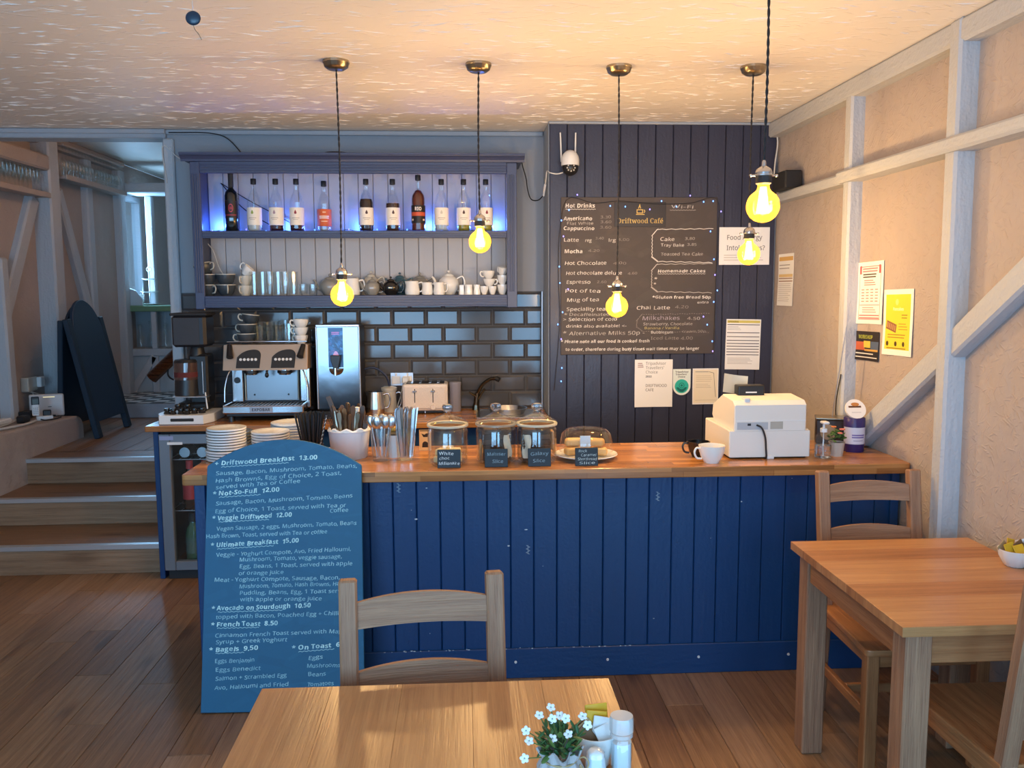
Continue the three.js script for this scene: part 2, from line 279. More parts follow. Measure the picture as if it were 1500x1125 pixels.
{ // left wall: room part and raised hall part, timber framed
  const w = struct('wall_left', null, null, 'beige plastered wall with slate timber framing beside the steps');
  P('plaster', um(bx(XL - 0.14, XL, 0, HC, -8.8, ZB, 0.001), 'z'), MAT.plaster, w);
  P('plaster', um(bx(XL - 0.14, XL, 0, CE, ZB, ZF, 0.001), 'z'), MAT.plaster, w);
  const T = (n, a, b, wd, t, ou, m = MAT.timber) => P(n, beam(a, b, wd, t, [1, 0, 0], 0.014, ou), m, w);
  T('timber_post', [-3.36, UP1, -7.16], [-3.36, HC, -7.18], 0.17, 0.2, 1.7); T('timber_post', [-3.39, UP1, -8.0], [-3.39, 2.85, -8.02], 0.12, 0.1, 2.9);
  T('timber_post', [-3.39, UP1, -8.72], [-3.39, HC, -8.74], 0.14, 0.12, 3.3); T('timber_post', [-3.37, 0.6, -6.45], [-3.38, 1.9, -6.45], 0.1, 0.12, 9.3);
  T('timber_brace', [-3.39, 2.5, -7.44], [-3.39, 1.46, -7.93], 0.11, 0.09, 4.1); T('timber_brace', [-3.39, 2.39, -7.03], [-3.39, 1.45, -6.47], 0.13, 0.09, 5.7);
  T('top_plate', [-3.38, 2.87, ZB - 0.1], [-3.38, 2.87, -8.8], 0.1, 0.12, 6.3, MAT.plaster);
  T('window_lintel', [-3.37, 2.62, -8.75], [-3.37, 2.62, -8.5], 0.06, 0.1, 6.9);
  T('bressumer', [-3.33, 2.66, -6.0], [-3.33, 2.66, -7.08], 0.12, 0.16, 7.1, MAT.plaster);
}
{ // low plastered ledge at the foot of the left wall
  const s = new THREE.Shape(); s.moveTo(4.9, 0); s.lineTo(6.82, 0); s.lineTo(6.82, 0.58); s.quadraticCurveTo(6.82, 0.67, 6.72, 0.675); s.lineTo(4.9, 0.75); s.closePath();
  const g = new THREE.ExtrudeGeometry(s, { depth: 0.4, bevelEnabled: true, bevelSize: 0.02, bevelThickness: 0.02, bevelSegments: 3 }); g.rotateY(PI / 2); g.translate(-3.42, 0, 0);
  const w = struct('wall_ledge', null, null, 'low plastered plinth ledge along the wall beside the steps'); P('ledge', um(g, 'z'), MAT.plaster, w);
}
{ // three steps with metal nosings, then the raised hall floor
  const t = thing('stairs', 'three brown wooden steps with metal nosings up to the hall', 'stairs'); t.userData.kind = 'structure';
  const xs = [-3.04, -1.745], zr = [-5.0, -5.48, -5.93], alu = std({ color: rgb(0.66, 0.68, 0.7), metalness: 0.85, roughness: 0.35 });
  zr.forEach((z, k) => {
    const y = 0.17 * (k + 1), zb = k < 2 ? zr[k + 1] : -6.2;
    P('riser', um(bx(xs[0], xs[1], y - 0.17, y - 0.012, z - 0.02, z, 0.002), 'x', k * 0.8, k * 0.27), MAT.floor[2], t);
    P('tread', um(bx(xs[0], xs[1], y - 0.018, y, zb - 0.02, z - 0.004, 0.002), 'x', k * 1.3, k * 0.41), MAT.floor[k === 1 ? 3 : 1], t);
    P('nosing', merge([bx(xs[0], xs[1], y - 0.001, y + 0.004, z - 0.035, z + 0.008, 0.002), bx(xs[0], xs[1], y - 0.024, y + 0.004, z, z + 0.009, 0.002)]), alu, t, 'silver ribbed metal stair nosing');
  });
  P('end_trim', bx(-1.765, -1.745, 0, 0.15, -5.0, -4.985, 0.002), MAT.white, t);
  const f = struct('floor_upper', null, null, 'brown plank floor of the raised hall');
  P('slab', bx(XL, -1.4, 0.2, UP1 - 0.013, -7.9, -6.2, 0.002), MAT.blackMatt, f);
  for (let k = 0; k < 13; k++) P('plank', um(at(cb(0.153, 0.013, 1.65, 0.0016), XL + 0.078 + k * 0.155, UP1 - 0.0065, -7.025), 'z', k * 0.63, k * 0.31), MAT.floor[[1, 3, 0, 1][k % 4]], f);
  const c = struct('floor_checkered', null, null, 'black and white checkered floor beyond the hall step');
  P('riser', bx(XL, -1.4, UP1, UP2, -7.93, -7.85, 0.004), MAT.trimGrey, c);
  const tc = canvas(128, 128, (x, w, h) => { x.fillStyle = '#d8d5cf'; x.fillRect(0, 0, w, h); x.fillStyle = '#17171a'; x.fillRect(0, 0, 64, 64); x.fillRect(64, 64, 64, 64); }); tc.wrapS = tc.wrapT = THREE.RepeatWrapping; tc.repeat.set(4, 4);
  P('slab', um(bx(XL, -1.4, 0.3, UP2, -10.6, -7.86, 0.002)), std({ map: tc, roughness: 0.3 }), c);
}
{ // shell of the hall and of the room beyond
  struct('ceiling_hall', um(bx(XL, -1.4, HC, HC + 0.1, -10.6, ZB, 0.002)), MAT.ceiling, 'warm plaster ceiling over the raised hall');
  struct('wall_hall_side', bx(-1.4, -1.28, 0, HC, -10.6, ZB - 0.12, 0.002), MAT.plaster, 'plaster wall closing the hall');
  const w = struct('wall_far', null, null, 'dark panelled wall of the room beyond the hall');
  P('panel', bx(XL, -1.4, UP2, HC, -10.72, -10.6, 0.002), MAT.timber, w); P('timber_brace', beam([-2.6, UP2, -10.58], [-3.2, HC, -10.58], 0.16, 0.06, [0, 0, 1], 0.01), MAT.timber, w);
  P('wall_plate', beam([XL, 2.66, -10.5], [-1.4, 2.68, -10.5], 0.22, 0.2, [0, 0, 1], 0.05), MAT.plaster, w);
  const l = struct('wall_far_left', null, null, 'wall beside the back room window');
  for (const [y0, y1, z0, z1] of [[UP2, 1.55, -10.6, -8.8], [2.62, HC, -10.6, -8.8], [1.55, 2.62, -8.84, -8.8], [1.55, 2.62, -10.6, -9.32]]) P('plaster', bx(XL - 0.14, XL, y0, y1, z0, z1, 0.002), MAT.plaster, l);
  const n = struct('window_1', null, null, 'narrow blue lit window in the back room');
  P('window_frame', merge([bx(-3.46, -3.38, 1.55, 1.6, -9.32, -8.84), bx(-3.46, -3.38, 2.57, 2.62, -9.32, -8.84), bx(-3.46, -3.38, 1.6, 2.57, -8.88, -8.84), bx(-3.46, -3.38, 1.6, 2.57, -9.32, -9.28)]), MAT.timber, n);
  P('pane', bx(-3.43, -3.424, 1.6, 2.57, -9.28, -8.88, 0.0005), MAT.pane, n);
  const b = struct('trim_3', null, null, 'blue grey header beam and post over the half wall'); P('header', bx(XL, -1.4, 2.62, 2.72, -9.1, -8.8, 0.01), MAT.timber, b);
  P('post', bx(-3.24, -3.17, 1.5, 2.62, -9.12, -9.05, 0.008, 'y'), MAT.timber, b);
}
{ // wall behind the camera: wide shop window and glazed door
  const w = struct('wall_front', null, null, 'front wall with the shop window');
  for (const [x0, x1, y0, y1] of [[XL, -2.7, 0, CE], [-2.7, 0, 0, 0.35], [-2.7, 0, 2.45, CE], [0, 0.6, 0, CE], [0.6, 1.8, 2.4, CE], [1.8, XR, 0, CE]]) P('plaster', um(bx(x0, x1, y0, y1, ZF, ZF + 0.14, 0.002)), MAT.plaster, w);
  const n = struct('window_2', null, null, 'wide shop window of three panes');
  P('window_frame', merge([bx(-2.7, 0, 0.35, 0.4, ZF + 0.02, ZF + 0.1), bx(-2.7, 0, 2.4, 2.45, ZF + 0.02, ZF + 0.1), ...[-2.7, -1.817, -0.933, -0.05].map((x) => bx(x, x + 0.05, 0.4, 2.4, ZF + 0.02, ZF + 0.1))]), MAT.timber, n);
  for (const x of [-2.65, -1.767, -0.883]) P('pane', bx(x, x + 0.833, 0.4, 2.4, ZF + 0.05, ZF + 0.056, 0.0005), MAT.pane, n);
  const d = struct('door_1', null, null, 'glazed entrance door');
  P('door_frame', merge([bx(0.6, 0.65, 0, 2.4, ZF + 0.02, ZF + 0.08), bx(1.75, 1.8, 0, 2.4, ZF + 0.02, ZF + 0.08), bx(0.65, 1.75, 0, 0.15, ZF + 0.02, ZF + 0.08), bx(0.65, 1.75, 2.35, 2.4, ZF + 0.02, ZF + 0.08)]), MAT.timber, d);
  P('pane', bx(0.65, 1.75, 0.15, 2.35, ZF + 0.05, ZF + 0.056, 0.0005), MAT.pane, d);
}
// ---------------------------------------------------------------- service counter
{
  const t = thing('service_counter', 'bright blue tongue and groove fronted service counter', 'counter', [0, 0, 0]);
  P('carcass', bx(-1.06, 1.8, 0.02, 0.873, -3.95, -3.51, 0.003), MAT.counter, t);
  const n = 30, x0 = -1.085, bw = (1.85 - x0) / n;
  for (let k = 0; k < n; k++) P('board', um(at(cb(bw - 0.0022, 0.745, 0.018, 0.0035), x0 + (k + 0.5) * bw, 0.5, -3.499), 'y', k * 0.61, k * 0.17), MAT.counter, t);
  P('plinth', bx(-1.085, 1.85, 0.0, 0.132, -3.51, -3.478, 0.003), MAT.counter, t);
  P('corner_post', bx(-1.105, -1.06, 0, 0.873, -3.52, -3.474, 0.003, 'y'), MAT.counter, t);
  P('corner_post', bx(1.815, 1.85, 0.13, 0.873, -3.5, -3.474, 0.003, 'y'), MAT.counter, t);
  for (let k = 0; k < 5; k++) P('board', um(at(cb(0.018, 0.87, 0.096, 0.0035), -1.075, 0.435, -3.57 - k * 0.098), 'y', k), MAT.counter, t);
  const cap = cyl(0.006, 0.005, 0.004, 0, 12); cap.rotateX(PI / 2);
  for (const x of [0.205, 0.6, 0.995, 1.39]) { const c = P('screw_cap', cap, MAT.white, t, 'white plastic screw cap'); c.position.set(x, 0.073, -3.478); }
  const chips = []; for (let k = 0; k < 46; k++) { const s = rr(0.0012, 0.0036), g = new THREE.CircleGeometry(s, 5); g.scale(rr(0.6, 2.4), rr(0.5, 1.2), 1); const low = rnd() < 0.6; g.translate(low ? rr(-0.4, 0.7) : rr(-0.4, 1.8), low ? 0.1335 + rr(-0.002, 0.003) : rr(0.02, 0.85), low ? -3.4775 : -3.4895); chips.push(g); }
  const pc = P('paint_chips', merge(chips), std({ color: rgb(0.5, 0.52, 0.55), roughness: 0.8 }), t, 'small pale chips in the blue paint'); pc.userData.kind = 'stuff';
  const tm = canvas(64, 96, (c, w, h) => { c.clearRect(0, 0, w, h); c.strokeStyle = 'rgba(150,165,180,0.85)'; c.lineWidth = 5; c.beginPath(); for (let k = 0; k < 6; k++) c.lineTo(k % 2 ? 48 : 16, 10 + k * 15); c.stroke(); c.beginPath(); c.moveTo(30, 8); c.lineTo(34, 86); c.stroke(); });
  const mm = std({ map: tm, transparent: true, roughness: 0.8 });
  for (const [x, y] of [[-0.277, 0.835], [0.26, 0.56], [0.81, 0.78]]) { const m = P('chalk_scribble', new THREE.PlaneGeometry(0.03, 0.05), mm, t, 'pale scribbled chalk mark'); m.position.set(x, y, -3.4893); }
}
const stave = (() => {   // butcher block: staves of differing tone
  const W = 1024, H = 256, rows = 14, a = hex(0xc68a52), b = hex(0x7d4f2b), tone = (r, u) => { let x = hash(r, 0, 91) * 0.3, k = 0; while (x < 1) { const l = 0.1 + 0.16 * hash(r, k, 92); if (u < x) break; x += l; k++; } return [hash(r, x < 1 ? k : 0, 93), Math.min(Math.abs(u - x), 1)]; };
  const f = (u, v) => { const r = Math.floor(v * rows), [q, e] = tone(r, u), fr = v * rows - r, line = Math.min(fr, 1 - fr) < 0.04 || e < 0.0012 ? 0.22 : 0; return clamp(0.06 + 0.62 * q + 0.5 * (fbm(u, v, 16, 120, 50 + r, 3) - 0.5) + line); };
  return { map: data(W, H, (u, v) => mix(a, b, f(u, v)), true, 1.9, 0.6) };
})();
const blockTop = std({ ...stave, roughness: 0.3, roughnessMap: tSmear });
function slabTop(x0, x1, z0, z1, y0, y1, r) { const s = new THREE.Shape(), R = r; s.moveTo(x0 + R, z0); s.lineTo(x1 - R, z0); s.quadraticCurveTo(x1, z0, x1, z0 + R); s.lineTo(x1, z1 - R); s.quadraticCurveTo(x1, z1, x1 - R, z1); s.lineTo(x0 + R, z1); s.quadraticCurveTo(x0, z1, x0, z1 - R); s.lineTo(x0, z0 + R); s.quadraticCurveTo(x0, z0, x0 + R, z0);
  const g = new THREE.ExtrudeGeometry(s, { depth: y1 - y0 - 0.008, bevelEnabled: true, bevelSize: 0.004, bevelThickness: 0.004, bevelSegments: 2, bevelOffset: -0.004 }); g.rotateX(PI / 2); g.translate(0, y1 - 0.004, 0); return g; }
one('counter_worktop', um(slabTop(-1.135, 1.866, -3.99, -3.415, 0.876, 0.92, 0.02)), blockTop, 'warm butcher block worktop on the blue service counter', 'worktop');
one('back_worktop', um(slabTop(-1.79, 0.5, -5.392, -4.82, 0.868, 0.9, 0.012)), blockTop, 'butcher block worktop under the tiled wall', 'worktop');
{ // back counter: cupboard carcass beside the bottle fridge
  const t = thing('back_counter', 'dark blue base cupboards under the tiled wall', 'cupboard');
  P('carcass', bx(-0.98, 0.495, 0.08, 0.866, -5.39, -4.92, 0.003), MAT.counter, t); P('plinth', bx(-0.98, 0.495, 0, 0.08, -5.37, -4.97, 0.002), MAT.blackMatt, t);
  for (let k = 0; k < 3; k++) { const d = P('door', bx(-0.975 + k * 0.49, -0.495 + k * 0.49, 0.09, 0.86, -4.92, -4.9, 0.003), MAT.counter, t); P('handle', rod([-0.55 + k * 0.49, 0.6, -4.885], [-0.55 + k * 0.49, 0.75, -4.885], 0.006), MAT.steel, d); }
}
one('end_panel_board', bx(-1.765, -1.735, 0, 0.866, -5.38, -4.88, 0.003, 'y'), MAT.counter, 'narrow dark blue panel between the fridge and the steps', 'panel');
{ // glass fronted bottle fridge
  const t = thing('bottle_fridge', 'grey framed glass door bottle fridge beside the steps', 'fridge', [0, 0, 0]);
  const dark = std({ color: rgb(0.018, 0.02, 0.022), roughness: 0.5 });
  P('body', merge([bx(-1.73, -1.715, 0.05, 0.855, -5.35, -4.9), bx(-0.995, -0.98, 0.05, 0.855, -5.35, -4.9), bx(-1.715, -0.995, 0.84, 0.855, -5.35, -4.9), bx(-1.715, -0.995, 0.05, 0.07, -5.35, -4.9), bx(-1.715, -0.995, 0.07, 0.84, -5.36, -5.34)]), dark, t);
  P('base', bx(-1.715, -1.0, 0, 0.05, -5.3, -4.88, 0.003), MAT.blackMatt, t);
  const door = P('door', merge([bx(-1.728, -1.665, 0.055, 0.85, -4.895, -4.855, 0.004, 'y'), bx(-1.05, -0.985, 0.055, 0.85, -4.895, -4.855, 0.004, 'y'), bx(-1.665, -1.05, 0.79, 0.85, -4.895, -4.855, 0.004), bx(-1.665, -1.05, 0.055, 0.11, -4.895, -4.855, 0.004)]), std({ color: rgb(0.2, 0.215, 0.24), roughness: 0.4, metalness: 0.6 }), t, 'grey aluminium door frame');
  P('pane', bx(-1.665, -1.05, 0.11, 0.79, -4.88, -4.874, 0.0005), MAT.pane, door);
  for (const y of [0.39, 0.69]) P('wire_shelf', merge(Array.from({ length: 13 }, (_, k) => rod([-1.7 + k * 0.057, y, -5.32], [-1.7 + k * 0.057, y, -4.92], 0.002)).concat([rod([-1.71, y, -4.92], [-1.0, y, -4.92], 0.003), rod([-1.71, y, -5.1], [-1.0, y, -5.1], 0.003)])), MAT.steelRough, t);
  P('sticker', bx(-1.722, -1.645, 0.815, 0.838, -4.8545, -4.854, 0.0002), std({ map: canvas(128, 40, (c, w, h) => { c.fillStyle = '#8f97b8'; c.fillRect(0, 0, w, h); c.fillStyle = '#4b5a9a'; c.fillRect(8, 8, 70, 10); c.fillRect(8, 24, 90, 6); }), roughness: 0.7 }), door);
  P('sticker', bx(-1.68, -1.595, 0.788, 0.803, -4.8545, -4.8538, 0.0002), MAT.white, door);
}
// ---------------------------------------------------------------- wall shelf unit
{
  const t = thing('wall_shelf', 'slate blue painted wall shelf unit with two tiers', 'shelf', [0, 0, 0]);
  const XA = -1.562, XB = 0.32, F = -5.1, Bk = -5.385;
  const crown = new THREE.Shape(); [[0, 0], [0.012, 0], [0.016, 0.012], [0.03, 0.026], [0.042, 0.032], [0.046, 0.045], [0, 0.045]].forEach(([x, y], i) => (i ? crown.lineTo(x, y) : crown.moveTo(x, y)));
  const cg = new THREE.ExtrudeGeometry(crown, { depth: XB - XA + 0.09, bevelEnabled: false }); cg.rotateY(-PI / 2); cg.translate(XB + 0.045, 2.39, F);
  P('crown_moulding', um(merge([cg, bx(XA - 0.045, XB + 0.045, 2.425, 2.437, Bk, F + 0.046, 0.003), bx(XA - 0.03, XA, 2.39, 2.426, Bk, F, 0.004), bx(XB, XB + 0.03, 2.39, 2.426, Bk, F, 0.004)])), MAT.slate, t);
  P('frieze', bx(XA + 0.055, XB - 0.06, 2.325, 2.392, F - 0.02, F, 0.003), MAT.slate, t);
  for (const y of [2.337, 2.352, 2.367]) P('flute_bead', bx(XA + 0.06, XB - 0.06, y, y + 0.007, F, F + 0.005, 0.003), MAT.slate, t);
  for (const [a, b] of [[XA, XA + 0.055], [XB - 0.06, XB]]) {
    P('stile', bx(a, b, 1.545, 2.39, F - 0.02, F, 0.003, 'y'), MAT.slate, t);
    for (let k = 0; k < 3; k++) P('flute_bead', bx(a + 0.011 + k * 0.0125, a + 0.019 + k * 0.0125, 1.64, 2.32, F, F + 0.005, 0.003, 'y'), MAT.slate, t);
  }
  P('side_panel', bx(XA, XA + 0.02, 1.545, 2.39, Bk, F - 0.02, 0.002, 'y'), MAT.slate, t); P('side_panel', bx(XB - 0.02, XB, 1.545, 2.39, Bk, F - 0.02, 0.002, 'y'), MAT.slate, t);
  P('top_board', bx(XA + 0.02, XB - 0.02, 2.37, 2.39, Bk, F - 0.02, 0.002), MAT.slate, t);
  for (const [y0, y1, n] of [[1.955, 1.998, 2], [1.553, 1.622, 4]]) {
    const s = P('shelf_board', bx(XA + 0.02, XB - 0.02, y1 - 0.022, y1, Bk, F - 0.02, 0.002), MAT.slate, t);
    P('shelf_lip', bx(XA + 0.055, XB - 0.06, y0, y1 - 0.001, F - 0.02, F + 0.004, 0.003), MAT.slate, s);
    for (let k = 0; k < n; k++) P('flute_bead', bx(XA + 0.055, XB - 0.06, y0 + 0.008 + k * 0.0145, y0 + 0.0155 + k * 0.0145, F + 0.004, F + 0.009, 0.003), MAT.slate, s);
  }
  const bw = 0.0905; for (let x = XA + 0.02, k = 0; x < XB - 0.03; x += bw, k++) { const x1 = Math.min(XB - 0.02, x + bw); P('back_board', um(at(cb(x1 - x - 0.0022, 0.83, 0.012, 0.0035), (x + x1) / 2, 1.965, Bk + 0.007), 'y', k * 0.43, k), MAT.boards, t); }
  const hook = merge([tube([[0, 0, 0], [0, -0.012, 0], [0.004, -0.026, 0.006], [0.002, -0.034, 0.016], [-0.002, -0.028, 0.024]], 0.002, 14, 6)]);
  for (let k = 0; k < 12; k++) { const h = P('cup_hook', hook, MAT.chrome, t); h.position.set(-1.42 + k * 0.15, 1.601, -5.16 - (k % 2) * 0.09); }
}
// ---------------------------------------------------------------- tables and chairs
function tableBoards(t, x0, x1, z0, z1, y0, y1, n, along, mat) {
  for (let k = 0; k < n; k++) {
    const g = along === 'x' ? bx(x0, x1, y0, y1, z0 + (z1 - z0) * k / n + 0.0001, z0 + (z1 - z0) * (k + 1) / n - 0.0001, 0.0006) : bx(x0 + (x1 - x0) * k / n + 0.0001, x0 + (x1 - x0) * (k + 1) / n - 0.0001, y0, y1, z0, z1, 0.0006);
    P('board', um(g, along, rr(0, 4), rr(0, 4)), mat[k % mat.length], t);
  }
}
function table(label, x0, x1, z0, z1, along, mats, leg = 0.075) {
  const t = thing('dining_table', label, 'table', [(x0 + x1) / 2, 0, (z0 + z1) / 2]), W = (x1 - x0) / 2, D = (z1 - z0) / 2, i = 0.025;
  tableBoards(t, -W, W, -D, D, 0.722, 0.75, along === 'x' ? 7 : 5, along, mats);
  for (const [sx, sz] of [[-1, 1], [1, 1], [-1, -1], [1, -1]]) { const a = sx * (W - i), b = a - sx * leg, c = sz * (D - i), d = c - sz * leg; P('leg', um(bx(Math.min(a, b), Math.max(a, b), 0, 0.722, Math.min(c, d), Math.max(c, d), 0.004), 'y', rr(0, 3), rr(0, 3)), MAT.oakGrey, t); }
  for (const s of [-1, 1]) {
    P('apron', um(bx(-W + i + leg, W - i - leg, 0.632, 0.722, s > 0 ? D - i - 0.03 : -D + i + 0.008, s > 0 ? D - i - 0.008 : -D + i + 0.03, 0.002), 'x', rr(0, 3), rr(0, 3)), MAT.oak2, t);
    P('apron', um(bx(s > 0 ? W - i - 0.03 : -W + i + 0.008, s > 0 ? W - i - 0.008 : -W + i + 0.03, 0.632, 0.722, -D + i + leg, D - i - leg, 0.002), 'z', rr(0, 3), rr(0, 3)), MAT.oak2, t);
  }
  return t;
}
table('square oak café table bearing white flowers and shakers', -0.468, 0.328, -1.885, -1.09, 'z', [MAT.oak]);
table('square oak café table against the timbered wall', 1.16, 1.815, -2.914, -2.128, 'x', [MAT.oak, MAT.oak2, MAT.oak]);
function slat(w, h, arch, bow) {   // curved ladder-back slat
  const nx = 14, ny = 3, p = [], idx = [], th = 0.018;
  const pt = (u, v, f) => { const x = (u - 0.5) * w, k = 1 - (2 * u - 1) ** 2; return [x, (v - 0.5) * h + arch * k * (0.35 + 0.65 * v), -bow * k + (f ? th / 2 : -th / 2)]; };
  for (let f = 0; f < 2; f++) for (let i = 0; i < nx; i++) for (let j = 0; j < ny; j++) { const q = [pt(i / nx, j / ny, f), pt((i + 1) / nx, j / ny, f), pt((i + 1) / nx, (j + 1) / ny, f), pt(i / nx, (j + 1) / ny, f)]; const o = f ? [0, 1, 2, 0, 2, 3] : [0, 2, 1, 0, 3, 2]; o.forEach((n) => p.push(...q[n])); }
  for (let i = 0; i < nx; i++) { const a = [pt(i / nx, 1, 1), pt((i + 1) / nx, 1, 1), pt((i + 1) / nx, 1, 0), pt(i / nx, 1, 0)], b = [pt(i / nx, 0, 0), pt((i + 1) / nx, 0, 0), pt((i + 1) / nx, 0, 1), pt(i / nx, 0, 1)]; for (const q of [a, b]) [0, 1, 2, 0, 2, 3].forEach((n) => p.push(...q[n])); }
  const g = new THREE.BufferGeometry(); g.setAttribute('position', new THREE.Float32BufferAttribute(p, 3)); g.computeVertexNormals(); return toCreasedNormals(um(g, 'x', rr(0, 3), rr(0, 3)), 0.6);
}
function chair(label, pos, turn) {
  const t = thing('dining_chair', label, 'chair', pos, turn, 'oak ladder back chairs'), c = 0.18, m = MAT.oakGrey;
  for (const s of [-1, 1]) {
    P('leg', merge([beam([s * (c - 0.003), 0, -0.235], [s * c, 0.46, -0.19], 0.042, 0.042, [1, 0, 0], 0.005, s + 2), beam([s * c, 0.44, -0.19], [s * c, 0.95, -0.265], 0.042, 0.044, [1, 0, 0], 0.005, s + 5)]), m, t);
    P('leg', beam([s * (c + 0.012), 0, 0.205], [s * (c + 0.012), 0.43, 0.205], 0.044, 0.044, [1, 0, 0], 0.004, s + 8), MAT.oak2, t);
    P('side_rail', beam([s * (c + 0.006), 0.4, -0.18], [s * (c + 0.01), 0.4, 0.19], 0.05, 0.02, [1, 0, 0], 0.003, s + 11), MAT.oak2, t);
    P('stretcher', beam([s * (c + 0.006), 0.2, -0.2], [s * (c + 0.01), 0.2, 0.19], 0.035, 0.02, [1, 0, 0], 0.003, s + 14), MAT.oak2, t);
  }
  P('front_rail', beam([-c, 0.4, 0.205], [c, 0.4, 0.205], 0.05, 0.02, [0, 0, 1], 0.003, 1.3), MAT.oak2, t); P('back_rail', beam([-c, 0.4, -0.195], [c, 0.4, -0.195], 0.05, 0.02, [0, 0, 1], 0.003, 2.3), MAT.oak2, t);
  P('stretcher', beam([-c, 0.2, 0.0], [c, 0.2, 0.0], 0.035, 0.02, [0, 0, 1], 0.003, 3.3), MAT.oak2, t);
  const s = new THREE.Shape(); s.moveTo(-0.2, 0.2); s.lineTo(-0.222, -0.225); s.quadraticCurveTo(-0.222, -0.24, -0.2, -0.24); s.lineTo(0.2, -0.24); s.quadraticCurveTo(0.222, -0.24, 0.222, -0.225); s.lineTo(0.2, 0.2); s.closePath();
  const g = new THREE.ExtrudeGeometry(s, { depth: 0.014, bevelEnabled: true, bevelSize: 0.005, bevelThickness: 0.005, bevelSegments: 2 }); g.rotateX(-PI / 2); g.translate(0, 0.43, 0);
  P('seat', um(g, 'z', rr(0, 3), rr(0, 3)), MAT.oak2, t);
  for (const [y, h] of [[0.862, 0.064], [0.698, 0.06], [0.545, 0.055]]) { const q = P('slat', slat(0.322, h, 0.017, 0.012), m, t); q.position.set(0, y, -0.19 - (y - 0.45) * 0.147); q.rotation.x = -0.145; }
  return t;
}
chair('oak ladder back chair tucked behind the flower table', [-0.084, 0, -1.79], 0.1);
chair('oak ladder back chair standing against the blue counter', [1.555, 0, -2.9], 0);
chair('oak ladder back chair with its back to the room at wall table', [1.545, 0, -2.17], PI);
// ---------------------------------------------------------------- pendant lamps
function pendant(x, z, yb, label, sway = 0) {
  const t = thing('pendant_lamp', label, 'lamp', [x, CE, z], 0, 'bare bulb pendant lamps');
  const d = yb - CE; // bulb centre below the ceiling
  P('ceiling_rose', lathe([[0, -0.038], [0.02, -0.038], [0.036, -0.036], [0.05, -0.026], [0.054, -0.012], [0.056, -0.01], [0.056, 0], [0, 0]], 36), MAT.antique, t, 'round antique brass ceiling rose');
  const top = -0.036, bot = d + 0.118, n = 40, strand = (ph) => Array.from({ length: n + 1 }, (_, k) => { const q = k / n, y = top + (bot - top) * q, a = ph + q * (top - bot) * 110; return [0.0022 * Math.cos(a) + sway * Math.sin(PI * q), y, 0.0022 * Math.sin(a)]; });
  P('cord', merge([tube(strand(0), 0.0026, 160, 6), tube(strand(PI), 0.0026, 160, 6)]), MAT.wire, t, 'black twisted fabric cord');
  const h = P('lamp_holder', lathe([[0.004, d + 0.125], [0.006, d + 0.12], [0.007, d + 0.108], [0.012, d + 0.105], [0.022, d + 0.098], [0.0255, d + 0.088], [0.0255, d + 0.083], [0.0285, d + 0.081], [0.0285, d + 0.078], [0.02, d + 0.077]], 28), MAT.steel, t, 'polished metal lamp holder');
  P('switch_peg', merge([rod([-0.04, d + 0.079, 0], [0.04, d + 0.079, 0], 0.003), at(ball(0.005, 1, 1, 1, 10), -0.04, d + 0.079, 0), at(ball(0.005, 1, 1, 1, 10), 0.04, d + 0.079, 0)]), MAT.chrome, h);
  P('collar', lathe([[0.0, d + 0.078], [0.0235, d + 0.078], [0.0235, d + 0.056], [0.019, d + 0.052], [0, d + 0.052]], 28), MAT.blackMatt, h);
  const prof = []; for (let k = 0; k <= 22; k++) { const a = -PI / 2 + (PI * 0.84) * k / 22; prof.push([0.05 * Math.cos(a), d - 0.012 + 0.05 * Math.sin(a)]); } prof.push([0.0185, d + 0.04], [0.0175, d + 0.055]);
  const b = P('bulb', lathe(prof, 36, 1.2), phy({ color: rgb(1.0, 0.72, 0.2), transmission: 0.9, roughness: 0.05, thickness: 0, emissive: rgb(1, 0.55, 0.03), emissiveIntensity: 0.3, side: THREE.DoubleSide }), t, 'amber globe bulb, lit');
  const fil = []; for (let k = 0; k < 6; k++) { const a = k * PI / 3; fil.push(rod([0.005 * Math.cos(a), d + 0.045, 0.005 * Math.sin(a)], [0.014 * Math.cos(a), d - 0.034, 0.014 * Math.sin(a)], 0.005, 0.007, 8)); }
  P('filament', merge(fil), std({ color: rgb(1, 0.8, 0.4), emissive: rgb(1, 0.86, 0.5), emissiveIntensity: 12 }), b);
  const l = new THREE.PointLight(BULB, BULB_POWER); l.position.set(0, d - 0.005, 0); l.shadow.radius = 1.5; l.castShadow = true; t.add(l);
}
pendant(-0.53, -3.79, 1.643, 'pendant bulb hanging in front of the white jug and teapots', 0.004);
pendant(0.075, -3.81, 1.873, 'pendant bulb hanging over the middle jar, in front of the syrup bottles', -0.003);
pendant(0.69, -3.83, 1.585, 'pendant bulb hanging lowest, in front of the drinks blackboard', 0.003);
pendant(1.282, -3.81, 1.817, 'pendant bulb hanging over the till, before the food allergy sign', -0.003);
pendant(0.915, -2.6, 1.912, 'large looking pendant bulb hanging on its own ahead of the counter row', 0.003);
const SX = (u, z = -5.22) => (u - 678.4) * 0.004146 * (z / -5.22);   // evenly measured places along the wall shelf
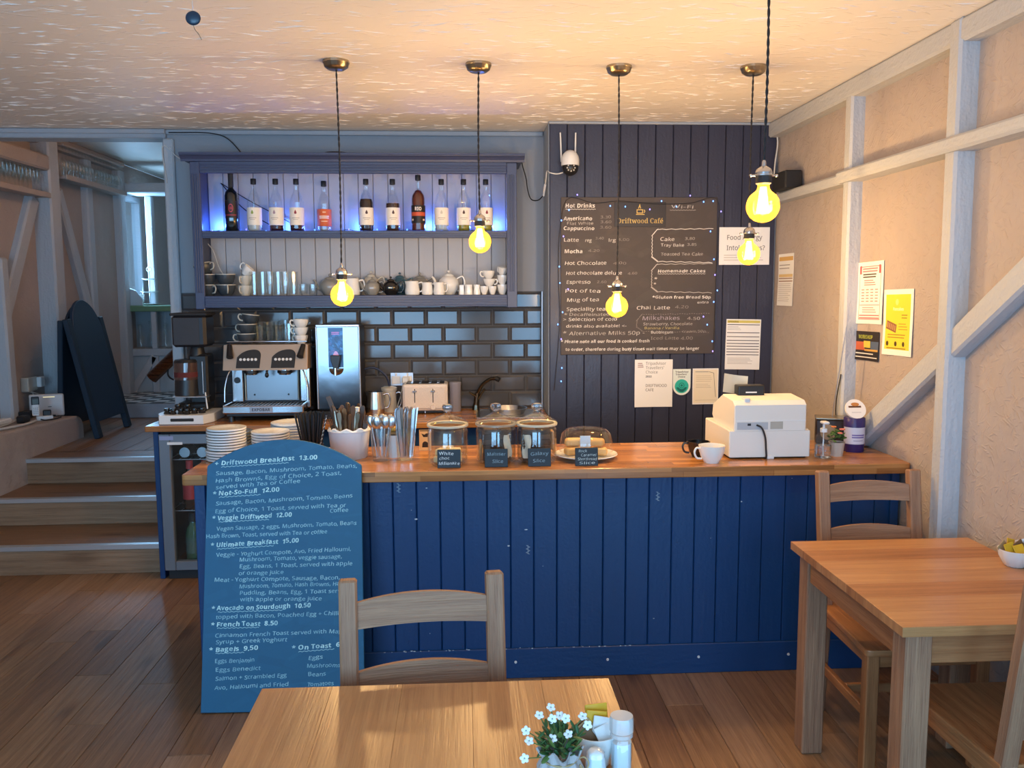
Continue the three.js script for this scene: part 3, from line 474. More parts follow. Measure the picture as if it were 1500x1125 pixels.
// ---------------------------------------------------------------- blackboards, notices
function faceUV(g, x0, x1, y0, y1) { g = flat(g); const p = g.attributes.position, uv = new Float32Array(p.count * 2); for (let i = 0; i < p.count; i++) { uv[i * 2] = (p.getX(i) - x0) / (x1 - x0); uv[i * 2 + 1] = (p.getY(i) - y0) / (y1 - y0); } g.setAttribute('uv', new THREE.Float32BufferAttribute(uv, 2)); return g; }
{ // standing breakfast menu
  const h = 1.07, wb = 0.318, wt = 0.302, ys = 0.965, s = new THREE.Shape(); s.moveTo(-wb, 0); s.lineTo(wb, 0); s.lineTo(wt, ys - 0.008); s.quadraticCurveTo(wt, ys, wt - 0.008, ys + 0.004); s.quadraticCurveTo(0, 2 * h - ys - 0.01, -wt + 0.008, ys + 0.004); s.quadraticCurveTo(-wt, ys, -wt, ys - 0.008); s.closePath();
  const tex = canvas(960, 1600, (c, w, hh) => {
    c.fillStyle = '#1b5c7e'; c.fillRect(0, 0, w, hh);
    for (let k = 0; k < 260; k++) { c.globalAlpha = rr(0.01, 0.045); c.fillStyle = pick(['#9fd0ee', '#06263f', '#5fa6cf']); c.save(); c.translate(rr(0, w), rr(0, hh)); c.rotate(rr(-0.6, 0.6)); c.fillRect(0, 0, rr(20, 260), rr(4, 50)); c.restore(); } c.globalAlpha = 1;
    const X = (x) => ((x / 5.358 - 18) / 232) * w, Y = (y, k) => ((y / 5.358 + (k ? 178 : -12)) / 381) * hh, ink = '#d5f0e8', dim = 'rgba(200,232,228,0.88)';
    const L = [['+ Driftwood Breakfast  13.00', 180, 262, 970, 216, 0, 1], ['Sausage, Bacon, Mushroom, Tomato, Beans,', 190, 335, 1280, 280, 0, 0], ['Hash Browns, Egg of Choice, 2 Toast,', 185, 390, 1160, 335, 0, 0], ['served with Tea or Coffee', 190, 440, 840, 392, 0, 0],
      ['* Not-So-Full  12.00', 165, 490, 680, 460, 0, 1], ['Sausage, Bacon, Mushroom, Tomato, Beans', 190, 560, 1245, 508, 0, 0], ['Egg of Choice, 1 Toast, served with Tea or', 185, 618, 1195, 580, 0, 0], ['Coffee', 1065, 622, 1212, 615, 0, 0],
      ['* Veggie Driftwood  12.00', 165, 676, 775, 650, 0, 1], ['Vegan Sausage, 2 eggs, Mushroom, Tomato, Beans', 200, 752, 1275, 714, 0, 0], ['Hash Brown, Toast, served with Tea or coffee', 120, 808, 1050, 780, 0, 0], ['* Ultimate Breakfast  15.00', 155, 878, 830, 845, 0, 1],
      ['Veggie - Yoghurt Compote, Avo, Fried Halloumi,', 200, 948, 1235, 910, 0, 0], ['Mushroom, Tomato, veggie sausage,', 375, 985, 1165, 968, 0, 0], ['Egg, Beans, 1 Toast, served with apple', 375, 1036, 1245, 1020, 0, 0], ['or orange juice', 370, 1086, 715, 1080, 0, 0],
      ['Meat - Yoghurt Compote, Sausage, Bacon,', 185, 116, 1150, 108, 1, 0], ['Mushroom, Tomato, Hash Browns, Haggis', 375, 166, 1225, 152, 1, 0], ['Pudding, Beans, Egg, 1 Toast served', 378, 216, 1215, 208, 1, 0], ['with apple or orange juice', 385, 264, 1010, 264, 1, 0],
      ['* Avocado on Sourdough  10.50', 165, 332, 925, 318, 1, 1], ['topped with Bacon, Poached Egg + Chilli Jam', 200, 394, 1245, 374, 1, 0], ['* French Toast  8.50', 160, 452, 675, 448, 1, 1], ['Cinnamon French Toast served with Maple', 195, 532, 1210, 508, 1, 0], ['Syrup + Greek Yoghurt', 200, 580, 745, 565, 1, 0],
      ['* Bagels  9.50', 150, 640, 525, 630, 1, 1], ['* On Toast  6.50', 780, 636, 1235, 608, 1, 1], ['Eggs Benjamin', 195, 722, 500, 716, 1, 0], ['Eggs', 905, 706, 1020, 700, 1, 0], ['Eggs Benedict', 200, 788, 545, 776, 1, 0], ['Mushrooms', 895, 768, 1155, 762, 1, 0], ['Salmon + Scrambled Egg', 200, 852, 745, 832, 1, 0], ['Beans', 905, 832, 1045, 828, 1, 0], ['Avo, Halloumi and Fried', 195, 920, 760, 900, 1, 0], ['Tomatoes', 900, 906, 1105, 898, 1, 0]];
    for (const [t, x0, y0, x1, y1, k, head] of L) {
      const a = X(x0), b = X(x1), ya = Y(y0, k), yb = Y(y1, k); hand(c, t, a, ya, head ? 37 : 32, head ? ink : dim, { w: b - a, rise: (yb - ya) / (b - a), wob: 1.3, bold: head });
      if (head) wavy(c, a + 40, a + (b - a) * 0.72, ya + 9, dim, 2, 3, (yb - ya) / (b - a));
    }
  });
  const g = faceUV(new THREE.ExtrudeGeometry(s, { depth: 0.016, bevelEnabled: true, bevelSize: 0.0015, bevelThickness: 0.0015, bevelSegments: 1, curveSegments: 24 }), -wb, wb, 0, h);
  const m = one('chalkboard_menu', g, std({ map: tex, roughness: 0.55 }), 'tall arched blue chalkboard with breakfast menu leaning on the counter', 'chalkboard', [-0.727, 0.002, -3.262]); m.rotation.x = -0.145; m.rotation.order = 'YXZ'; m.rotation.y = -0.012; m.rotation.z = -0.008;
}
{ // drinks blackboard
  const t = thing('menu_blackboard', 'brown black drinks menu blackboard on the navy wall', 'blackboard', [1.04, 1.262, -5.056]), W = 0.93, H = 0.925;
  const tex = canvas(1400, 1400, (c, w, h) => {
    c.fillStyle = '#4a403b'; c.fillRect(0, 0, w, h); for (let k = 0; k < 200; k++) { c.globalAlpha = rr(0.01, 0.04); c.fillStyle = pick(['#b8a898', '#1c1512']); c.beginPath(); c.ellipse(rr(0, w), rr(0, h), rr(20, 180), rr(6, 50), rr(-0.7, 0.7), 0, 7); c.fill(); } c.globalAlpha = 1;
    const X = (x) => ((x / 3.04 - 32) / 230) * w, Y = (y) => ((y / 3.04 - 118) / 232) * h, ink = '#efe6da', dim = 'rgba(225,214,200,0.5)', mid = 'rgba(232,222,208,0.78)';
    const T = (s, x0, y, x1, size, col = ink, o = {}) => hand(c, s, X(x0), Y(y), size, col, { w: X(x1) - X(x0), ...o });
    T('Hot Drinks', 115, 405, 248, 50, ink, { bold: true }); wavy(c, X(118), X(252), Y(412), ink, 2, 4);
    T('Americano', 108, 460, 236, 46, ink, { bold: true }); T('3.30', 272, 452, 320, 34, dim); T('Flat White', 122, 480, 242, 34, mid); T('3.60', 272, 474, 322, 34, dim); T('Cappuccino', 108, 504, 246, 44, ink, { bold: true }); T('3.60', 270, 497, 322, 34, dim);
    T('Latte', 108, 555, 178, 44); T('reg', 203, 556, 234, 40); T('3.40', 250, 545, 288, 30, dim); T('lrg', 308, 556, 342, 40); T('4.00', 350, 552, 402, 32, dim); T('Mocha', 112, 606, 194, 46, ink, { bold: true }); T('4.20', 218, 600, 270, 30, dim);
    T('Hot Chocolate', 112, 658, 302, 44); T('4.00', 330, 656, 390, 30, dim); T('Hot chocolate deluxe', 118, 702, 372, 42); T('4.60', 396, 702, 440, 30, dim); T('Espresso', 120, 742, 230, 44); T('2.60', 258, 740, 302, 30, dim); T('Pot of tea', 114, 782, 276, 44); T('Mug of tea', 122, 822, 270, 44);
    T('Speciality teas', 122, 864, 312, 44); T('* Decaffeinated', 110, 888, 318, 36, mid); T('> Selection of cold', 106, 910, 352, 40, ink); T('drinks also available! <-', 120, 940, 394, 36, ink); T('* Alternative Milks 50p -', 106, 974, 476, 46, mid);
    T('* Please note all our food is cooked fresh', 96, 1010, 500, 38, ink, { bold: true }); T('to order, therefore during busy times wait times may be longer \u2665', 118, 1046, 740, 38, ink, { bold: true });
    T('Wi-Fi', 588, 408, 690, 38, mid); wavy(c, X(582), X(700), Y(416), mid, 1.5, 3); 
    c.strokeStyle = 'rgba(232,222,208,0.6)'; c.lineWidth = 4;
    const box = (x0, y0, x1, y1, col) => { c.strokeStyle = col; c.lineWidth = 5; c.beginPath(); const q = [[x1, y0], [x0 + 22, y0 + 3], [x0, y0 + 30], [x0, y1 - 26], [x0 + 26, y1 - 6], [x1, y1]]; q.forEach(([a, b], i) => { if (!i) return c.moveTo(X(a), Y(b)); const [pa, pb] = q[i - 1]; for (let k = 1; k <= 12; k++) c.lineTo(X(pa + (a - pa) * k / 12) + (k % 2 ? 3 : -3), Y(pb + (b - pb) * k / 12) + (k % 2 ? -3 : 3)); }); c.stroke(); };
    box(505, 498, 780, 650, ink); T('Cake', 540, 552, 606, 44); T('3.80', 652, 548, 698, 32, mid); T('Tray Bake', 544, 578, 650, 36); T('3.85', 662, 574, 706, 32, mid); T('Toasted Tea Cake', 544, 618, 736, 36, mid);
    box(505, 654, 780, 786, mid); T('Homemade Cakes', 530, 694, 748, 38, ink, { bold: true }); wavy(c, X(532), X(748), Y(700), ink, 2, 3); T('*', 514, 730, 530, 44); T('*', 512, 752, 526, 36);
    T('*Gluten free Bread 50p', 508, 812, 775, 36, ink, { bold: true }); T('extra', 712, 834, 766, 30); T('Chai Latte', 436, 860, 590, 44); T('4.20', 612, 856, 674, 36, dim); c.setLineDash([12, 10]); box(440, 880, 770, 966, 'rgba(220,205,190,0.4)'); c.setLineDash([]);
    T('Milkshakes', 462, 908, 636, 48, 'rgba(205,190,200,0.75)'); T('4.50', 668, 908, 728, 36, mid); T('Strawberry, Chocolate', 468, 932, 694, 34, mid); T('Banana / Vanilla', 474, 950, 634, 30, 'rgba(226,205,120,0.85)'); T('Bubblegum', 504, 970, 606, 32); T('cream 50p', 646, 966, 756, 28, dim); T('Iced Latte 4.00', 504, 998, 696, 38, dim);
  });
  const b = P('board', faceUV(at(cb(W, H, 0.008, 0.002), 0, H / 2, 0), -W / 2, W / 2, 0, H), std({ map: tex, roughness: 0.6 }), t);
  const sign = canvas(420, 200, (c, w, h) => { c.fillStyle = '#2c2320'; c.fillRect(0, 0, w, h); hand(c, 'Driftwood Café', 22, 172, 56, '#d9b45c', { w: 378, bold: true, slant: 0, wob: 0.1, serif: true }); c.strokeStyle = '#d9b45c'; c.lineWidth = 7; c.strokeRect(184, 62, 46, 26); c.beginPath(); c.arc(238, 74, 10, -1.5, 1.5); c.stroke(); c.beginPath(); c.moveTo(176, 100); c.lineTo(246, 100); c.stroke(); c.beginPath(); c.moveTo(196, 52); c.lineTo(206, 24); c.lineTo(214, 52); c.stroke(); });
  P('cafe_sign', faceUV(at(cb(0.306, 0.142, 0.004, 0.001), 0.003, 0.825, 0.005), -0.15, 0.156, 0.754, 0.896), std({ map: sign, roughness: 0.4 }), b, 'dark plaque reading Driftwood Café with a cup emblem');
}
function notice(name, label, x, y, w, h, draw, { z = -5.056, side = null, cw = 300, turn = 0, tilt = 0, group } = {}) {
  const tex = canvas(cw, Math.round(cw * h / w), (c, W, H) => { c.fillStyle = '#f3efe9'; c.fillRect(0, 0, W, H); draw(c, W, H); });
  const nx = 8, g = new THREE.BoxGeometry(w, h, 0.0012, nx, 8, 1), p = g.attributes.position; for (let i = 0; i < p.count; i++) { const v = p.getY(i) / h, u = p.getX(i) / w; p.setZ(i, p.getZ(i) + 0.004 * Math.max(0, -v) * Math.abs(u) * 2 + 0.0018 * Math.sin(u * 5 + v * 4) * Math.max(0, 0.5 - v)); } g.computeVertexNormals();
  const m = one(name, faceUV(g, -w / 2, w / 2, -h / 2, h / 2), std({ map: tex, roughness: 0.75 }), label, 'notice', side ? [XR - 0.004, y, x] : [x, y, z + 0.003], group); if (side) m.rotation.y = -PI / 2; m.rotation.z = tilt; return m;
}
const lines = (c, x, y, w, n, dy, col, lw = 3, jag = 0.3) => { c.fillStyle = col; for (let k = 0; k < n; k++) c.fillRect(x, y + k * dy, w * (1 - jag * hash(k, n, 5)), lw); };
const put = (c, s, x, y, size, col, bold) => { c.font = (bold ? 'bold ' : '') + size + 'px sans-serif'; c.fillStyle = col; c.fillText(s, x, y); };
notice('paper_notice', 'white landscape food allergy notice on the navy wall', 1.672, 1.902, 0.305, 0.221, (c, w, h) => { put(c, 'Food Allergy', 44, 72, 38, '#5a5450'); put(c, 'Intolerances?', 44, 132, 38, '#5a5450'); lines(c, 30, 160, 240, 3, 14, '#b5aca2'); });
notice('paper_notice', 'white notice with black ruled lines and yellow header', 1.678, 1.316, 0.212, 0.303, (c, w, h) => { c.fillStyle = '#d9c76a'; c.fillRect(8, 10, w - 16, 22); put(c, 'OPENING', 14, 29, 20, '#7a6a20', 1); lines(c, 10, 44, w - 20, 1, 1, '#444', 6, 0); lines(c, 12, 64, 120, 3, 12, '#999'); for (const y of [112, 146, 178, 204, 228, 252, 276, 300]) lines(c, 10, y, w - 20, 1, 1, '#4b4650', 6, 0); lines(c, 20, 330, w - 50, 5, 12, '#a9a29c'); }, { tilt: -0.02 });
notice('award_certificate', 'white certificate sheet with grey heading and café name', 1.137, 1.086, 0.23, 0.287, (c, w, h) => { put(c, "Tripadvisor", 86, 42, 32, '#8c8784'); put(c, "Travellers'", 86, 76, 32, '#8c8784'); put(c, 'Choice', 86, 110, 32, '#8c8784'); put(c, '2022', 86, 140, 22, '#3c3836', 1); lines(c, 24, 26, 46, 3, 14, '#b39a94', 8); put(c, 'DRIFTWOOD', 86, 216, 30, '#6a6360'); put(c, 'CAFE', 86, 250, 30, '#6a6360'); put(c, '\u25CF\u25CF\u25CF\u25CF\u25CF', 86, 282, 20, '#5a5350'); });
{ // badge sticker
  const s = new THREE.Shape(), w = 0.054, hh = 0.158; s.moveTo(-w, hh); s.lineTo(w, hh); s.lineTo(w, w); s.absarc(0, w, w, 0, -PI, true); s.closePath();
  const tex = canvas(216, 316, (c) => { c.fillStyle = '#e9efe6'; c.fillRect(0, 0, 216, 316); put(c, 'Tripadvisor', 28, 44, 30, '#4a4a46', 1); put(c, "Travellers'", 32, 74, 28, '#4a4a46', 1); put(c, 'Choice', 60, 104, 28, '#4a4a46', 1); c.fillStyle = '#2fb5a2'; c.beginPath(); c.arc(108, 208, 84, 0, 7); c.fill(); c.fillStyle = '#0c6b62'; c.beginPath(); c.arc(108, 208, 66, 0.2, PI - 0.2); c.fill(); c.fillStyle = '#2fb5a2'; c.beginPath(); c.arc(108, 198, 44, 0, 7); c.fill(); c.strokeStyle = '#0c6b62'; c.lineWidth = 7; c.beginPath(); c.arc(108, 198, 30, 0, 7); c.stroke(); c.fillStyle = '#0c6b62'; c.beginPath(); c.arc(108, 198, 13, 0, 7); c.fill(); put(c, '2022', 80, 278, 24, '#0c4a44', 1); });
  one('award_sticker', faceUV(ext(s, 0.001, 0, 20), -w, w, 0, hh), std({ map: tex, roughness: 0.4 }), 'white and teal rounded award sticker on the navy wall', 'sticker', [1.31, 1.012, -5.058]);
}
notice('paper_notice', 'cream certificate with a torn corner behind the till', 1.454, 1.064, 0.158, 0.218, (c, w, h) => { c.fillStyle = '#efe0c4'; c.fillRect(10, 14, w - 20, h - 30); lines(c, 30, 36, 160, 1, 1, '#777', 6); lines(c, 40, 84, 220, 4, 20, '#c7b596', 5); lines(c, 40, 180, 180, 3, 18, '#cbbb9f', 5); lines(c, 30, h - 50, w - 60, 1, 1, '#b8a88c', 3, 0); c.strokeStyle = '#4a423a'; c.lineWidth = 4; c.beginPath(); c.moveTo(190, 38); c.lineTo(244, 54); c.lineTo(270, 330); c.stroke(); });
notice('paper_notice', 'small cream notice with orange header on the plaster wall', -4.888, 1.70, 0.235, 0.30, (c, w, h) => { c.fillStyle = '#dcae62'; c.fillRect(14, 22, w - 28, 30); lines(c, 20, 80, 220, 2, 24, '#9a8f86', 6); c.fillStyle = '#e2c48a'; c.fillRect(14, 150, w - 28, 22); lines(c, 14, 178, w - 28, 2, 20, '#a0765a', 7, 0); lines(c, 14, 220, w - 28, 10, 14, '#b5aca4', 3); }, { side: 1 });
notice('paper_notice', 'pink bordered timetable notice above the black flyer', -3.848, 1.628, 0.25, 0.285, (c, w, h) => { c.strokeStyle = '#c9838a'; c.lineWidth = 5; c.strokeRect(28, 26, w - 56, h - 52); c.fillStyle = '#c2555f'; c.fillRect(30, 20, 20, 46); c.fillRect(w - 50, 20, 20, 46); lines(c, 62, 34, w - 124, 2, 14, '#d9858c', 8, 0.1); lines(c, 66, 66, w - 140, 2, 14, '#3d3836', 7, 0.2); lines(c, 80, 100, w - 160, 3, 12, '#d2777e', 5); for (let r = 0; r < 5; r++) for (let k = 0; k < 4; k++) { c.fillStyle = '#c98a8c'; c.fillRect(50 + k * 54, 150 + r * 16, 34, 6); } lines(c, 34, 236, w - 68, 1, 1, '#c9838a', 4, 0); lines(c, 66, 250, w - 132, 3, 12, '#d9989c', 5); lines(c, 34, 292, w - 68, 2, 14, '#c26a70', 6, 0); }, { side: 1, tilt: 0.02 });
notice('paper_notice', 'yellow poster with white border on the plaster wall', -3.583, 1.502, 0.25, 0.285, (c, w, h) => { c.fillStyle = '#f6d43a'; c.fillRect(24, 26, w - 48, h - 56); c.fillStyle = '#cfe07a'; c.beginPath(); c.arc(140, 66, 16, 0, 7); c.fill(); put(c, 'Pancakes', 100, 110, 24, '#fff6c8', 1); lines(c, 190, 130, 60, 2, 14, '#9a8a2a', 6); c.fillStyle = '#8a5a3a'; c.save(); c.translate(40, 160); c.rotate(0.22); c.fillRect(0, 0, 104, 44); c.fillStyle = '#b98a60'; for (let k = 0; k < 5; k++) c.fillRect(6 + k * 19, 8, 12, 28); c.restore(); lines(c, 160, 176, 96, 3, 14, '#b89a2a', 5); lines(c, 50, 232, 190, 2, 14, '#b08f28', 6); c.fillStyle = '#4a3a14'; for (const x of [50, 132, 214]) { c.beginPath(); c.arc(x, 282, 13, 0, 7); c.fill(); } lines(c, 44, 302, 200, 1, 1, '#9a7c20', 6); }, { side: 1, tilt: 0.02 });
notice('paper_flyer', 'black flyer with coloured panels under the pink timetable', -3.857, 1.383, 0.235, 0.135, (c, w, h) => { c.fillStyle = '#241c20'; c.fillRect(0, 0, w, h); put(c, 'WORKSHOP', 44, 44, 32, '#a8b03c', 1); c.fillStyle = '#b85a3a'; c.fillRect(6, 62, 116, 50); c.fillStyle = '#4f5d78'; c.fillRect(200, 58, 94, 46); c.fillStyle = '#d8c24a'; c.fillRect(112, 56, 84, 40); c.fillStyle = '#c99a4a'; c.fillRect(120, 104, 170, 12); c.fillStyle = '#e6e0d8'; c.fillRect(14, 128, 220, 7); c.fillRect(14, 150, 270, 6); }, { side: 1, tilt: 0.02 });
// ---------------------------------------------------------------- fairy lights
function fairy(name, label, path, leds, glow) {
  const t = thing(name, label, 'fairy lights'); P('wire', tube(path, 0.0016, path.length * 6, 5), MAT.wire, t);
  const g = ball(0.0042, 1, 1.3, 1, 8), m = std({ color: rgb(0.3, 0.45, 1), emissive: rgb(0.1, 0.3, 1), emissiveIntensity: 2.2 }), mv = std({ color: rgb(0.4, 0.35, 1), emissive: rgb(0.25, 0.22, 1), emissiveIntensity: 1.6 });
  leds.forEach((p, k) => { const b = P('led_bulb', g, k % 3 ? m : mv, t); b.position.set(...p); });
  for (const p of glow) { const l = new THREE.PointLight(LED, p[3]); l.position.set(p[0], p[1], p[2]); l.castShadow = true; l.shadow.radius = 0.5; t.add(l); }
}
{ const N = (u, v) => [0.576 + (u - 822) * 0.004045, 2.187 - (v - 290) * 0.00399, -5.044], pts = [[812, 575], [820, 470], [818, 400], [821, 330], [832, 292], [870, 299], [905, 296], [960, 300], [1010, 299], [1049, 292], [1053, 340], [1051, 400], [1050, 470], [1049, 520]].map(([u, v]) => N(u, v));
  fairy('fairy_lights', 'blue fairy lights strung around the drinks blackboard', pts, [[845, 287], [893, 303], [915, 304], [951, 308], [968, 296], [990, 304], [1010, 288], [1030, 297], [1044, 296], [1056, 311], [1041, 340], [1047, 381], [1049, 404], [1053, 427], [1048, 444], [1033, 466], [1039, 478], [1047, 503], [1048, 518], [833, 309], [822, 324], [825, 347], [819, 391], [820, 415], [832, 424], [824, 458], [817, 476], [822, 498], [823, 541], [822, 561]].map(([u, v]) => { const p = N(u, v); p[2] += 0.006; return p; }), []); }
{ const y = 2.004, led = [-1.505, -1.44, -1.38, -1.3, -1.19, -1.1, -1.01, -0.9, -0.8, -0.69, -0.63, -0.52, -0.44, -0.34, -0.22, -0.1, -0.02, 0.09, 0.2].map((x, k) => [x, y + 0.006 + 0.008 * (k % 2), -5.3 + 0.02 * Math.sin(k * 2.4) - (k % 3) * 0.012]);
  fairy('fairy_lights', 'blue fairy lights laid along the bottle shelf', [[-1.5, y, -5.15], ...led.map(([x, , z], k) => [x, y + (k % 4 === 1 ? 0.012 : 0.001), z])], led, [-1.47, -1.05, -0.62, -0.2, 0.2].map((x) => [x, y + 0.03, -5.32, 0.11])); }
{ // tangle of black wire on the shelf back
  const t = thing('loose_cable', 'thin black cable slung across the back of the bottle shelf', 'cable'); P('wire', tube([[-1.46, 2.3, -5.36], [-1.3, 2.2, -5.35], [-1.08, 2.08, -5.35], [-1.0, 2.03, -5.34]], 0.003, 24, 6), MAT.wire, t); P('wire', tube([[-1.46, 2.3, -5.36], [-1.33, 2.15, -5.35], [-1.12, 2.02, -5.34]], 0.003, 24, 6), MAT.wire, t);
}
one('cable', tube([[SX(303), 1.95, -5.33], [SX(313), 1.9, -5.32], [SX(322), 1.8, -5.3], [SX(331), 1.74, -5.28], [SX(345), 1.66, -5.3]], 0.0035, 30, 6), MAT.wireWhite, 'white cable dropping behind the dark slate cups', 'cable');
// ---------------------------------------------------------------- bottles on the upper shelf
const Y1 = 1.998, Y2 = 1.622;
function labelTex(bg, draw) { return canvas(256, 160, (c, w, h) => { c.fillStyle = bg; c.fillRect(0, 0, w, h); draw(c, w, h); }); }
const drop = (c, x, y, s, col) => { c.fillStyle = col; c.beginPath(); c.moveTo(x, y - s * 1.5); c.quadraticCurveTo(x + s * 1.5, y + s, x, y + s); c.quadraticCurveTo(x - s * 1.5, y + s, x, y - s * 1.5); c.fill(); };
function bottle(u, label, liquid, level, tex, z, cap = MAT.black) {
  const t = thing('syrup_bottle', label, 'bottle', [SX(u, z), Y1, z], rr(-0.15, 0.15), 'bottles on the upper shelf');
  P('glass', lathe([[0, 0.002], [0.036, 0.002], [0.041, 0.006], [0.042, 0.02], [0.042, 0.17], [0.039, 0.188], [0.028, 0.215], [0.0175, 0.235], [0.0145, 0.255], [0.0145, 0.285]], 28, 1), MAT.glass, t);
  if (level) P('liquid', lathe([[0, 0.005], [0.036, 0.005], [0.039, 0.01], [0.0395, 0.02], [0.0395, Math.min(level, 0.17)], ...(level > 0.17 ? [[0.034, Math.min(level, 0.2)], [0, level]] : [[0, level]])], 24, 1), phy({ color: rgb(...liquid), roughness: 0.1, transmission: 0.35, thickness: 0.03, ior: 1.36 }), t);
  const lg = new THREE.CylinderGeometry(0.0428, 0.0428, 0.102, 28, 1, true, -1.9, 3.8); P('label', at(lg, 0, 0.088, 0), std({ map: tex, roughness: 0.6, side: THREE.DoubleSide }), t);
  P('cap', lathe([[0, 0.308], [0.0155, 0.308], [0.0165, 0.305], [0.0165, 0.276], [0.0145, 0.275]], 20), cap, t);
}
const LT = {}; for (const [k, d] of Object.entries({ green: '#8aa04a', mauve: '#a58c98', red: '#8e3038', dark: '#4a2c2a', pale: '#c9c2b2' })) LT[k] = labelTex('#efe6d6', (c) => { drop(c, 128, 44, 15, d); c.fillStyle = '#b5a99c'; c.fillRect(92, 92, 72, 6); c.fillRect(104, 108, 48, 4); });
LT.orange = labelTex('#d9622a', (c) => { lines(c, 78, 62, 100, 2, 16, '#f7e3cf', 10, 0.2); c.fillStyle = '#f2c9a2'; c.fillRect(98, 110, 60, 8); c.fillRect(112, 24, 32, 10); });
bottle(381, 'clear syrup bottle with a green drop on its cream label', [0.7, 0.72, 0.68], 0.05, LT.green, -5.2);
bottle(412, 'syrup bottle with a mauve drop label and dark red dregs', [0.06, 0.012, 0.016], 0.036, LT.mauve, -5.2);
bottle(441, 'syrup bottle with a red drop label and dark red dregs', [0.05, 0.01, 0.012], 0.042, LT.red, -5.2);
bottle(480, 'syrup bottle with a plain orange label', [0.6, 0.55, 0.5], 0.03, LT.orange, -5.3);
bottle(540, 'brown syrup bottle filled to the neck with dark syrup, dark drop label', [0.03, 0.012, 0.008], 0.19, LT.dark, -5.2);
bottle(578, 'syrup bottle two thirds full of lighter brown syrup, dark drop label', [0.09, 0.04, 0.025], 0.165, LT.dark, -5.2);
bottle(648, 'clear syrup bottle with a pale faded drop label', [0.6, 0.66, 0.64], 0.05, LT.pale, -5.2);
bottle(680, 'syrup bottle with olive yellow dregs and dark drop label', [0.35, 0.3, 0.03], 0.045, LT.dark, -5.2);
bottle(712, 'syrup bottle with yellow dregs beside a hanging bulb, red drop label', [0.42, 0.36, 0.03], 0.05, LT.red, -5.2);
{ // taller bottles
  const w = thing('wine_bottle', 'tall black wine bottle with a dark red label', 'bottle', [SX(350), Y1, -5.21], 0.1, 'bottles on the upper shelf');
  P('glass', lathe([[0, 0], [0.036, 0], [0.0385, 0.006], [0.039, 0.21], [0.033, 0.232], [0.017, 0.25], [0.0145, 0.262], [0.0145, 0.335], [0.0158, 0.337], [0.0158, 0.345], [0, 0.345]], 28, 0.9), phy({ color: rgb(0.006, 0.008, 0.006), roughness: 0.08, clearcoat: 1 }), w);
  P('label', at(new THREE.CylinderGeometry(0.0397, 0.0397, 0.1, 24, 1, true, -1.2, 2.4), 0, 0.13, 0), std({ map: labelTex('#1c1012', (c) => { c.strokeStyle = '#a83844'; c.lineWidth = 12; c.beginPath(); c.arc(128, 70, 34, 0, 7); c.stroke(); c.fillStyle = '#8e2a36'; c.fillRect(96, 56, 64, 28); c.fillRect(40, 128, 176, 12); }), roughness: 0.5, side: THREE.DoubleSide }), w);
  P('capsule', lathe([[0.0152, 0.262], [0.0156, 0.334], [0.0166, 0.336], [0.0166, 0.347], [0, 0.347]], 20), MAT.blackMatt, w);
  const r = thing('rum_bottle', 'brown rum syrup bottle with a black RIO label', 'bottle', [SX(615), Y1, -5.19], 0, 'bottles on the upper shelf');
  P('glass', lathe([[0, 0], [0.038, 0], [0.041, 0.005], [0.041, 0.2], [0.036, 0.222], [0.018, 0.246], [0.0145, 0.256], [0.0145, 0.31]], 28, 0.9), phy({ color: rgb(0.95, 0.97, 0.97), transmission: 1, roughness: 0.03, thickness: 0, side: THREE.DoubleSide }), r);
  P('liquid', lathe([[0, 0.006], [0.037, 0.006], [0.0385, 0.012], [0.0385, 0.19], [0.034, 0.212], [0.017, 0.24], [0, 0.245]], 24, 0.9), phy({ color: rgb(0.16, 0.03, 0.008), roughness: 0.08, transmission: 0.4, thickness: 0.03 }), r);
  P('label', at(new THREE.CylinderGeometry(0.0418, 0.0418, 0.105, 24, 1, true, -1.7, 3.4), 0, 0.1, 0), std({ map: labelTex('#17100e', (c) => { put(c, 'RIO', 90, 48, 44, '#f3e8dc', 1); c.fillStyle = '#c4502c'; c.fillRect(30, 62, 196, 34); c.fillStyle = '#e6c7a8'; c.fillRect(44, 122, 30, 16); c.fillRect(182, 122, 30, 16); }), roughness: 0.5, side: THREE.DoubleSide }), r);
  P('cap', lathe([[0, 0.33], [0.016, 0.33], [0.017, 0.326], [0.017, 0.3], [0.0145, 0.299]], 20), MAT.black, r);
}
one('round_puck', lathe([[0, 0.018], [0.07, 0.018], [0.084, 0.012], [0.088, 0], [0, 0]], 32), MAT.blackMatt, 'flat black round device lying on top of the shelf', 'device', [-0.74, 2.437, -5.2]);
// ---------------------------------------------------------------- crockery and glass
const handleGeo = (r0, y0, y1, out, th) => tube([[r0, y1, 0], [r0 + out * 0.7, y1 + 0.004, 0], [r0 + out, (y0 + y1) / 2 + 0.004, 0], [r0 + out * 0.6, y0, 0], [r0 * 0.92, y0 - 0.004, 0]], th, 22, 8);
function cup(name, label, pos, r, h, mat, turn, group, rimMat, tilt = 0) {
  const t = thing(name, label, 'cup', pos, turn, group);
  P('body', lathe([[0, 0], [r * 0.55, 0], [r * 0.58, h * 0.05], [r * 0.82, h * 0.35], [r * 0.96, h * 0.7], [r, h], [r - 0.004, h], [r * 0.9, h * 0.68], [r * 0.75, h * 0.36], [r * 0.5, h * 0.12], [0, h * 0.1]], 28, 1), mat, t);
  P('handle', handleGeo(r * 0.88, h * 0.3, h * 0.82, r * 0.5, 0.0045), rimMat && rimMat !== 'no' ? rimMat : mat, t);
  if (rimMat && rimMat !== 'no') P('rim', lathe([[r + 0.0006, h - 0.004], [r + 0.001, h + 0.0008], [r - 0.005, h + 0.0008]], 28), rimMat, t);
  if (tilt) t.rotation.z = tilt; return t;
}
